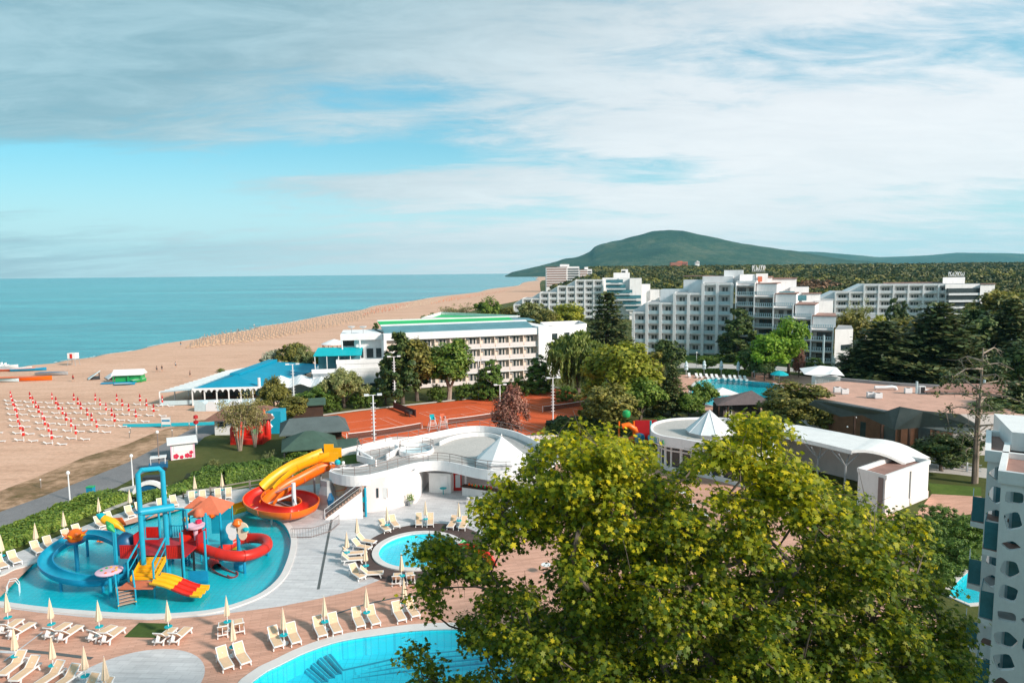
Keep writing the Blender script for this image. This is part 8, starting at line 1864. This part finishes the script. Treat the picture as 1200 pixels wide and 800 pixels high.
# far parasol field: rows running away from the viewer towards the water
far_pts = []
topL = lambda t: (212+t*215, 404-t*36.5-6*t*t)
for i in range(34):
    t0 = i/33; x0, y0 = 216+t0*204, 405.0-33*t0+6*math.sin(t0*3.0)     # near (lower) end of the row
    a0 = P(214+t0*238, 400.5-38*t0-3*math.sin(t0*3.1)); a1 = P(x0+10*t0-4, 408.5-33*t0+5.5*math.sin(t0*3.1))
    n_ = int(4+6*math.sin(min(1, t0*1.6+0.12)*math.pi*0.75))
    for j in range(n_): q = a0+(a1-a0)*(j/(n_)); far_pts.append((q.x+random.gauss(0,.25), q.y+random.gauss(0,.3)))
cand = []
for i in range(34):
    for j in range(9):
        t = i/33; s = j/8
        # corner pixels of the field
        xl = 222+t*196; yl = 407.5-t*31-1.0*math.sin(t*3.14)*-4.0; xu = 240+t*215; yu = 395.5-t*34.5
        px = xl+(xu-xl)*s; py = yl+(yu-yl)*s; cand.append((i, j, P(px, py)))
cand = sorted(cand, key=lambda c: c[2].y)
nearn = 300-sum(len(r) for r in rows)
fp = None; stuffp = []; beds = MB()
def small_parasol(mb, x, y, c='canvas'):
    mb.lathe([(0.05,0),(0.18,0.1),(0.14,0.5),(0.03,0.9)], (x,y,0.8), c, 5); mb.tube([(x,y,0),(x,y,1.0)], 0.05, 'rail', 3)
for k, (i, j, p) in enumerate(cand):
    x_, y_ = p.x+random.gauss(0,.3), p.y+random.gauss(0,.3)
    if k < nearn:
        if fp is None:
            m2 = MB(); m2.tube([(0,0,0),(0,0,1.0)], 0.05, 'rail', 5); m2.lathe([(0.05,0),(0.24,0.1),(0.19,0.7),(0.03,1.4)], (0,0,0.95), 'greywood', 7, 0.12); fp = m2.build('beach_parasol', smooth=True); o = fp
        else: o = fp.copy(); COL.objects.link(o)
        o.location = (x_, y_, 0); o.scale = (0.85,0.85,0.75); tag(o, 'closed brown parasol in the far field of parasols along the waterline', 'parasol', 'closed brown parasols in the far beach field')
    else: stuffp.append((x_, y_))
    for s in (-1.1, 1.1): beds.box(x_+s-0.28, x_+s+0.28, y_-0.8, y_+0.6, 0.2, 0.32, 'beige')
tag(beds.build('sunbeds'), 'hundreds of pale sunbeds under the far parasol field', 'sunbeds', kind='stuff')
mb = MB()
for x_, y_ in stuffp: small_parasol(mb, x_, y_, 'greywood')
# remoter orange and beige fields up the coast
for i in range(46):
    for j in range(8):
        t = i/45; s = j/7; px = 425+t*205+s*20; py = 371-t*35-s*9.5*(1-0.6*t); p = P(px, py)
        if px > 640: continue
        small_parasol(mb, p.x+random.gauss(0,.6), p.y+random.gauss(0,1.0), ('orangered','canvas','orange')[(i//9) % 3])
tag(mb.build('parasols'), 'farther rows of tiny orange and beige parasols running up the coast', 'parasols', kind='stuff')
# people near the waterline
def person(px, py, top, bottom, label, hgt=1.72, pose=0.0):
    p = P(px, py); t = thing('person', label, 'person', (p.x, p.y, 0.0), random.uniform(0, 6.28))
    bm_v = [(0,0,0.93),(0,0,1.15),(0,0,1.42),(0,0,1.52),(0,0.02,1.64),(0,0.0,1.72), (0.10,0,0.86),(0.13,0.06+pose,0.48),(0.14,0.0+pose,0.06),(0.14,0.14+pose,0.03), (-0.10,0,0.86),(-0.13,-0.04-pose,0.48),(-0.14,-0.1-pose,0.06),(-0.14,0.04-pose,0.03), (0.19,0,1.40),(0.24,0.03,1.12),(0.25,0.10,0.86),(-0.19,0,1.40),(-0.25,-0.02,1.12),(-0.26,0.05,0.86)]
    ed = [(0,1),(1,2),(2,3),(3,4),(4,5),(0,6),(6,7),(7,8),(8,9),(0,10),(10,11),(11,12),(12,13),(2,14),(14,15),(15,16),(2,17),(17,18),(18,19)]; rad = [0.14,0.13,0.14,0.055,0.10,0.06,0.095,0.06,0.04,0.035,0.095,0.06,0.04,0.035,0.055,0.042,0.03,0.055,0.042,0.03]
    me = bpy.data.meshes.new('body'); me.from_pydata(bm_v, ed, []); o = bpy.data.objects.new('body', me); COL.objects.link(o); o.parent = t
    sk_ = o.modifiers.new('skin', 'SKIN'); 
    for i, r in enumerate(rad): me.skin_vertices[0].data[i].radius = (r, r)
    me.skin_vertices[0].data[0].use_root = True; ss = o.modifiers.new('sub', 'SUBSURF'); ss.levels = 1; ss.render_levels = 1; me.materials.append(M['skin'])
    mb = MB(); mb.lathe([(0.155,0),(0.17,0.2),(0.19,0.5),(0.12,0.56)], (0,0,0.9), top, 10); mb.build('shirt', t, smooth=True); mb = MB(); mb.lathe([(0.20,0),(0.19,0.2),(0.16,0.32)], (0,0,0.66), bottom, 10); mb.build('shorts', t, smooth=True)
    mb = MB(); mb.lathe([(0.10,0),(0.115,0.06),(0.07,0.13),(0.01,0.15)], (0,-0.01,1.62), 'darkwood', 8); mb.build('hair', t, smooth=True)
M['skin'] = plain('skin', (0.50, 0.28, 0.19), 0.6, 0.08, 4.0)
for a_ in ((298,383.5,'whitepaint','dark','person in a white shirt at the waterline above the far parasol field'),(280,389.5,'dark','dark','person in dark clothes at the waterline left of the white shirted one'),
           (212,406,'dark','blue','person standing at the left end of the far parasol field'),(86,447,'redpanel','dark','person in red on the open sand near the green boats'),
           (206,431,'grey','dark','person walking on the open sand above the beach restaurant'),(184,436,'rail','dark','left of three walkers on the open sand'),(190,435.5,'dark','rail','middle of three walkers on the open sand'),(223,442,'rail','dark','right walker on the sand above the beach restaurant')):
    person(*a_[:2], a_[2], a_[3], a_[4], pose=0.12)
# boats and gear on the sand
def boat(px, py, L_, W_, rz, m1, m2, label, name='boat', tilt=0.0, h_=0.7, extra=None):
    p = P(px, py); t = thing(name, label, 'boat', (p.x, p.y, 0.0), rz); mb = MB(); n_ = 11; vs = []
    for i in range(n_):
        s = i/(n_-1); x_ = (s-0.5)*L_; w_ = W_*0.5*(1-abs(2*s-0.85)**2.6*0.75 if s > 0.42 else 0.9+0.1*s/0.42); w_ = max(w_, 0.08); z_ = h_*(1+0.25*(s**3))
        vs += [(x_,-w_,z_),(x_,-w_*0.6,0.12),(x_,0,0.02),(x_,w_*0.6,0.12),(x_,w_,z_)]
    fs = [(i*5+j,i*5+j+1,(i+1)*5+j+1,(i+1)*5+j) for i in range(n_-1) for j in range(4)]+[(0,1,2,3,4),tuple(reversed(range(5*n_-5,5*n_)))]; mb.add(vs, fs, m1); mb.build('hull', t)
    mb = MB(); dv = [(v[0],v[1]*0.92,v[2]-0.05) for k,v in enumerate(vs) if k % 5 in (0,4)]; mb.add(dv, [(2*i,2*i+1,2*i+3,2*i+2) for i in range(n_-1)], m2); mb.build('deck', t)
    if extra: extra(t)
    return t
def pedals(t):
    for s in (-0.5, 0.5): mb = MB(); mb.box(-0.4,0.2,s-0.3,s+0.3,0.7,0.95,'plasticw'); mb.box(-0.5,-0.38,s-0.3,s+0.3,0.95,1.5,'plasticw'); mb.build('seat', t)
boat(18,434.5,10,2.2,R_(8),'orangered','whitepaint','red hulled white boat lying at the far left of the beach')
boat(9,431,5.0,2.0,R_(20),'plasticw','whitemetal','white pedal boat behind the red hulled boat', extra=pedals); boat(2,431,4.0,2.0,R_(-10),'plasticw','whitemetal','white pedal boat at the left frame edge', extra=pedals)
boat(27,446,13.5,2.6,R_(5),'orange','orangered','long bright orange banana boat lying on the sand', h_=0.9); boat(4,447.5,7.5,2.6,R_(0),'railblue','teal','pale turquoise boat cut by the left frame edge')
boat(34,434.5,8.5,1.8,R_(12),'bluedeep','whitepaint','slim blue and white boat nearest the water', extra=None); boat(26,433.5,4.5,1.8,R_(30),'plasticw','whitepaint','small white boat left of the slim blue one')
boat(61.5,439.5,8.0,2.2,R_(0),'grey','bluedark','lone grey boat lying on the sand right of the orange one', h_=0.8)
def shed(px, py, label, m1, rz, w_=3.6):
    p = P(px, py); t = thing('beach_board_rack', label, 'board rack', (p.x, p.y, 0), rz); mb = MB(); mb.add([(-w_/2,-1.4,0.2),(w_/2,-1.4,0.3),(w_/2,1.2,2.3),(-w_/2,1.2,1.7),(-w_/2,-1.4,0.05),(w_/2,-1.4,0.12),(w_/2,1.2,2.1),(-w_/2,1.2,1.5)], [(0,1,2,3),(7,6,5,4),(0,4,5,1),(1,5,6,2),(2,6,7,3),(3,7,4,0)], m1); mb.build('board', t)
    for s in (-0.7, 0.7): mb = MB(); mb.bar((s*w_/2*0.9,1.0,0),(s*w_/2*0.9,1.0,1.6),0.12,0.12,'dark'); mb.build('leg', t)
    mb = MB(); mb.box(-w_/2+0.2,w_/2-0.3,-0.6,1.0,0.02,0.5,'dark'); mb.build('base', t)
shed(111,444,'tilted pale blue board propped on the sand, left one','railblue',R_(-55)); shed(132,443.5,'tilted pale board propped beside the green hut on the sand','whitemetal',R_(-50),5.0)
p = P(151,448); t = thing('rental_hut', 'white roofed hut with green frame and blue boards on the open sand', 'hut', (p.x,p.y,0), R_(12)); mb = MB(); gable(mb,-3.6,3.2,-0.6,3.4,1.9,3.0,0.12,'whitemetal'); mb.build('roof', t); mb = MB(); mb.box(-3,2.8,0.2,2.8,0.2,1.8,'green'); mb.build('wall', t)
for x_ in (-3.2,0,2.9): mb = MB(); mb.box(x_-0.08,x_+0.08,-0.4,-0.25,0,1.9,'green'); mb.build('post', t)
mb = MB(); mb.box(-5.5,2,-1.8,-0.7,0.1,0.35,'bluedeep'); mb.build('platform', t)
boat(163,447.5,3.6,1.6,R_(60),'green','plasticw','green and white pedal boat at the right of the rental hut')
boat(146,451,4.5,1.4,R_(10),'bluedeep','whitepaint','small blue and white board boat before the rental hut', h_=0.4)
p = P(86.5,428); t = thing('lifeguard_post', 'small red and white lifeguard post at the waterline', 'lifeguard post', (p.x,p.y,0)); mb = MB()
mb.box(-1.1,1.1,-0.9,0.9,2.0,3.6,'plasticw'); mb.build('cabin', t); mb = MB(); mb.box(-0.4,0.3,-0.95,-0.9,2.1,3.4,'red'); mb.build('door', t)
for sx in (-0.9,0.9):
    for sy in (-0.8,0.8): mb = MB(); mb.bar((sx*1.3,sy*1.3,0),(sx,sy,2.0),0.1,0.1,'grey'); mb.build('leg', t)
p = P(203,502); t = thing('beach_notice', 'white notice board with blue stripe on two posts by the boardwalk end', 'notice board', (p.x-1.0,p.y,0)); mb = MB(); mb.box(-0.9,0.6,0,0.08,0.7,1.9,'plasticw'); mb.build('panel', t); mb = MB(); mb.box(-0.8,0.5,-0.02,-0.001,1.2,1.5,'bluedeep'); mb.build('stripe', t)
for x_ in (-0.9,0.6): mb = MB(); mb.box(x_-0.05,x_+0.05,0.02,0.08,0,2.1,'grey'); mb.build('post', t)
p = P(206,501); mb = MB(); mb.tube([(0,0,0),(0,0,1.6),(0,0,2.3)], [0.12,0.14,0.12], 'teal', 8); o = mb.build('shower_post', loc=(p.x+0.2,p.y,0)); o.location = (p.x+0.4,p.y,0); o.data.transform(Matrix.Translation((p.x+0.2,p.y,0))) ; o.location=(0.2,0,0); tag(o, 'turquoise beach shower post right of the notice board', 'shower')
# litter bin and blue arch by the path
def bin_(px, py, m1, label):
    p = P(px, py); t = thing('litter_bin', label, 'litter bin', (p.x,p.y,0.05)); mb = MB(); mb.box(-0.35,0.35,-0.3,0.3,0.3,1.2,m1); mb.build('body', t); mb = MB(); mb.box(-0.38,0.38,-0.33,0.33,1.2,1.3,'green'); mb.build('lid', t); mb = MB(); mb.box(-0.05,0.05,-0.05,0.05,0,0.3,'grey'); mb.build('post', t)
bin_(107,583,'bluedeep','blue litter bin with green lid beside the beach path')
p = P(176,583); t = thing('arch_gate', 'round white and dark stage arch behind the bucket frame', 'arch', (p.x,p.y,0.05), R_(8)); mb = MB(); n_ = 16
for r0, r1, m_, nm in ((1.15,1.5,'plasticw','arch_ring'),(0.0,1.12,'bluedark','panel')):
    mb = MB(); pts = [(r1*math.cos(math.pi*k/n_), r1*math.sin(math.pi*k/n_)+0.2) for k in range(n_+1)]
    if r0 > 0: pts += [(r0*math.cos(math.pi*k/n_), r0*math.sin(math.pi*k/n_)+0.2) for k in range(n_,-1,-1)]
    mb.prism(pts, -0.25 if r0 > 0 else -0.05, 0.25 if r0 > 0 else 0.05, m_); mb.V = [(x_*1.25, z_, y_*1.15) for x_, y_, z_ in mb.V]; mb.build(nm, t)
mb = MB(); mb.box(-0.9,0.9,0.5,1.5,0,2.2,'dark'); mb.build('backdrop_box', t)
p = P(186,551); t = thing('path_vehicle', 'small dark parked cart with white top on the path behind the bucket frame', 'cart', (p.x,p.y,0.05), R_(25)); mb = MB(); mb.box(-1.1,1.1,-0.6,0.6,0.35,0.9,'bluedark'); mb.build('body', t); mb = MB(); mb.box(-0.9,1.0,-0.65,0.65,1.7,1.8,'plasticw'); mb.build('roof', t)
for sx in (-0.75,0.75):
    for sy in (-0.55,0.55): mb = MB(); mb.tube([(sx,sy-0.08,0.25),(sx,sy+0.08,0.25)], 0.25, 'dark', 12); mb.build('wheel', t); mb = MB(); mb.box(sx*1.1-0.03,sx*1.1+0.03,sy-0.03,sy+0.03,0.9,1.7,'whitemetal'); mb.build('post', t)
# small bollards along the path on the sand
fb = None
for k, (px, py) in enumerate(((48,571),(152,513),(153,508),(202,511),(222,503))):
    p = P(px, py)
    if fb is None: mb = MB(); mb.tube([(0,0,0),(0,0,0.9)], 0.07, 'greywood', 6); mb.lathe([(0.09,0),(0.1,0.08),(0.02,0.14)], (0,0,0.9), 'whitepaint', 6); fb = mb.build('bollard'); o = fb
    else: o = fb.copy(); COL.objects.link(o)
    o.location = (p.x,p.y,0.02); tag(o, 'short weathered wooden post on the sand along the beach path', 'bollard', 'wooden posts along the path')
# young palms by the loungers
def palm(px, by, ty, label):
    p = P(px, by); D = p.y; v = ray(px, ty); h_ = H+v.z*(D/v.y); t = thing('young_palm', label, 'palm', (p.x,p.y,0.05), random.uniform(0,6)); mb = MB(); mb.tube([(0,0,0),(0.05,0,h_*0.7)], [0.09,0.06], 'bark', 6); mb.build('trunk', t); mb = MB()
    for k in range(12):
        a = k*0.524+random.uniform(-.1,.1); L_ = h_*0.42; pts = [Vector((0.05+math.cos(a)*L_*s, math.sin(a)*L_*s, h_*0.7+0.5*L_*s-0.75*L_*s*s*1.2)) for s in (0,0.35,0.7,1.0)]; sd_ = Vector((-math.sin(a),math.cos(a),0))
        for i in range(3): wa, wb = (0.05,0.16,0.13,0.01)[i], (0.05,0.16,0.13,0.01)[i+1]; mb.add([pts[i]-sd_*wa,pts[i]+sd_*wa,pts[i+1]+sd_*wb,pts[i+1]-sd_*wb], [(0,1,2,3)], 'leaf')
    mb.build('fronds', t)
palm(117,588,571,'young palm left of the bucket frame behind the loungers'); palm(215,584,567,'young palm right of the bucket frame behind the loungers')
T('shrub', 250, 545, 538, 14, 'small pale shrub on the lawn beside the flowered kiosk', matn='olive'); T('sparse', 316, 548, 528, 16, 'thin pale young tree on the lawn before the club house', matn='olive')
T('shrub', 259, 436, 431.5, 9, 'tiny green bush alone on the sand above the beach restaurant', matn='leaf')
# cafe furniture under the plane tree
fc = None
for k, (px, py) in enumerate(((800,585),(812,600),(838,592),(852,606),(828,612),(868,620),(905,606),(640,672),(700,672))):
    p = P(px, py)
    if fc is None:
        t = thing('cafe_table', 'x', 'table'); mb = MB(); mb.lathe([(0.42,0),(0.42,0.04)], (0,0,0.72), 'whitepaint', 14); mb.build('top', t); mb = MB(); mb.tube([(0,0,0),(0,0,0.72)], 0.04, 'dark', 6); mb.lathe([(0.28,0),(0.05,0.05)], (0,0,0), 'dark', 10); mb.build('leg', t)
        for q_ in range(3):
            a = q_*2.1; cx_, cy_ = 0.75*math.cos(a), 0.75*math.sin(a); mb = MB(); mb.T = Matrix.Translation((cx_,cy_,0)) @ Matrix.Rotation(a,4,'Z'); mb.box(-0.22,0.22,-0.22,0.22,0.42,0.46,'brownwood'); mb.box(0.18,0.22,-0.22,0.22,0.46,0.88,'brownwood')
            for x_ in (-0.2,0.17):
                for y_ in (-0.2,0.17): mb.box(x_,x_+0.03,y_,y_+0.03,0,0.42,'dark')
            c_ = mb.build('cafe_chair'); c_.location = (p.x,p.y,0.05); tag(c_, 'brown cafe chair drawn up to a white round table under the plane tree', 'chair', 'brown cafe chairs under the plane tree')
        fc = reg(t)
    else: t = dup(fc)
    t.location = (p.x,p.y,0.056); tag(t, 'small round white cafe table glimpsed through the plane tree', 'table', 'round cafe tables under the plane tree')
# ================================================================= balcony tower at the right edge
def screen_panel(parent, p0, p1, z0, z1, seed, m='whitepaint', th=0.22):
    r = random.Random(seed); d = Vector((p1[0]-p0[0], p1[1]-p0[1])); L_ = d.length; d.normalize(); nrm = Vector((d.y, -d.x)); Hh = z1-z0
    outer = [Vector((0,0,0)), Vector((L_,0,0)), Vector((L_,Hh,0)), Vector((0,Hh,0))]; holes_ = []; cols_ = max(1, int(L_/0.8)); rows_ = max(1, int(Hh/0.9))
    for i in range(cols_):
        for j in range(rows_):
            cw_, ch_ = L_/cols_, Hh/rows_; cx_, cy_ = (i+0.5+(0.22 if j % 2 else -0.1)*(0 if i in (0, cols_-1) else 1))*cw_, (j+0.5)*ch_+r.uniform(-.02,.02); n_ = r.choice([4,4,5,5]); a0 = r.uniform(0,6); fx = r.uniform(0.78,1.0)*cw_/2; fy = r.uniform(0.45,0.98)*ch_/2
            h_ = []
            for k in range(n_): 
                a = a0+2*math.pi*k/n_; h_.append(Vector((cx_+fx*math.cos(a)*1.0, cy_+fy*math.sin(a), 0)))
            # rounded corners
            hr = []
            for k in range(n_):
                A_, B_, C2 = h_[k-1], h_[k], h_[(k+1) % n_]; hr += [B_+(A_-B_)*0.22, B_+(A_-B_)*0.06+(C2-B_)*0.06, B_+(C2-B_)*0.22]
            holes_.append(hr)
    tri = tessellate_polygon([outer]+holes_); flat = [p for l in [outer]+holes_ for p in l]; to3 = lambda p, o_: (p0[0]+d.x*p.x-nrm.x*o_, p0[1]+d.y*p.x-nrm.y*o_, z0+p.y)
    mb = MB(parent); n_ = len(flat); vs = [to3(p, 0) for p in flat]+[to3(p, th) for p in flat]; fs = [tuple(t_) for t_ in tri]+[tuple(n_+k for k in reversed(t_)) for t_ in tri]; off_ = 0
    for l in [outer]+holes_:
        m_ = len(l); fs += [(off_+k, off_+(k+1) % m_, n_+off_+(k+1) % m_, n_+off_+k) for k in range(m_)]; off_ += m_
    mb.add(vs, fs, m); return mb.build('perforated_screen', parent)
t = thing('balcony_hotel', 'modern white hotel with perforated screens and glass balconies cut by the right edge', 'hotel', (24, 26, 0.03)); BH = t
zt = 17.0; k1_, k2_ = P(1158,527,zt), P(1174,551,zt); K1, K2 = (k1_.x, k1_.y), (k2_.x, k2_.y); K1D, K2D = (K1[0]+3.4, K1[1]-2.4), (K2[0]+3.6, K2[1]-2.8)
for vi, (c0_, c1_, bk) in enumerate(((K1, K1D, 4.5), (K2, K2D, 5.5))):
    d = (Vector(c1_)-Vector(c0_)).normalized(); nb_ = Vector((-d.y, d.x)) if Vector((-d.y, d.x)).dot(Vector((0.6,0.8))) > 0 else Vector((d.y, -d.x))
    a_, b2 = Vector(c0_), Vector(c1_); a2_, b3 = a_+nb_*bk, b2+nb_*bk
    top_z = zt+(0.0 if vi < 2 else 0.2)
    mb = MB(BH); mb.prism([tuple(a_-nb_*0.1-d*0.1), tuple(b2-nb_*0.1), tuple(b3), tuple(a2_-d*0.1)], top_z-0.45, top_z-0.25, 'whitepaint', 'terracdark'); mb.wall([tuple(a_), tuple(b2), tuple(b3), tuple(a2_)], top_z-0.5, top_z, 0.3, 'whitepaint', closed=True); mb.build('roof', BH)
    mb = MB(BH); mb.prism([tuple(a_+nb_*1.7+d*0.3), tuple(b2+nb_*1.7), tuple(b3), tuple(a2_+d*0.3)], 0.03, top_z-0.5, 'railblue'); mb.build('core_wall', BH)
    for fl in range(6):
        zf = top_z-0.5-2.95*(fl+1); 
        if zf < 0: zf = 0.1
        mb = MB(BH); mb.prism([tuple(a_-d*0.5+nb_*0.35), tuple(a_-d*0.5+nb_*1.9), tuple(b2+nb_*1.9), tuple(b2+nb_*0.25), tuple(a_+nb_*0.25)], zf-0.25, zf, 'whitepaint', 'terracdark' if fl % 2 == 0 else 'concrete'); mb.build('balcony_slab', BH)
        screen_panel(BH, tuple(a_), tuple(b2), zf-0.02, min(top_z-0.52, zf+2.93), 31*vi+fl)
        mb = MB(BH); q = a_-d*0.45+nb_*0.4; q2 = a_-d*0.45+nb_*1.8; mb.wall([tuple(a_+nb_*0.4), tuple(q), tuple(q2)], zf+0.02, zf+1.15, 0.03, 'glassteal'); mb.build('glass_balustrade', BH)
        mb = MB(BH); q = a_+nb_*1.6+d*0.4; mb.wall([tuple(q), tuple(q+d*1.5)], zf+0.05, zf+2.4, 0.06, 'glassteal'); mb.build('window', BH)
        mb = MB(BH); q = a_+nb_*0.5+d*1.3; mb.wall([tuple(q), tuple(q+d*1.7)], zf+0.02, zf+1.15, 0.04, 'glassteal'); mb.build('glass_balustrade', BH)
mb = MB(BH); s_ = P(1186,506,17.6); mb.prism([(s_.x,s_.y),(s_.x+3,s_.y-2),(s_.x+5,s_.y+2),(s_.x+2,s_.y+4)], 0.03, 17.6, 'whitepaint'); mb.build('stair_tower', BH)
mb = MB(BH); mb.prism([(27,-10),(52,-10),(52,19),(27,19)], 0.03, 25.0, 'white'); mb.build('unseen_shade_block', BH)  # unseen hotel body, added and sized to shade the plane tree
wn_ = None  # windows of the unseen shading body
for k in range(7):
    for f_ in range(8):
        if wn_ is None:
            m2 = MB(); m2.box(-0.05,0,-1.1,1.1,0,2.2,'glass'); wn_ = m2.build('window', BH); wn_.location = (27-24-0.0, -8+4*k-26+2, 0.6+3*f_)
        else: dup(wn_, (3.0, -8+4*k-26+2, 0.6+3*f_), 0.0, parent=BH)
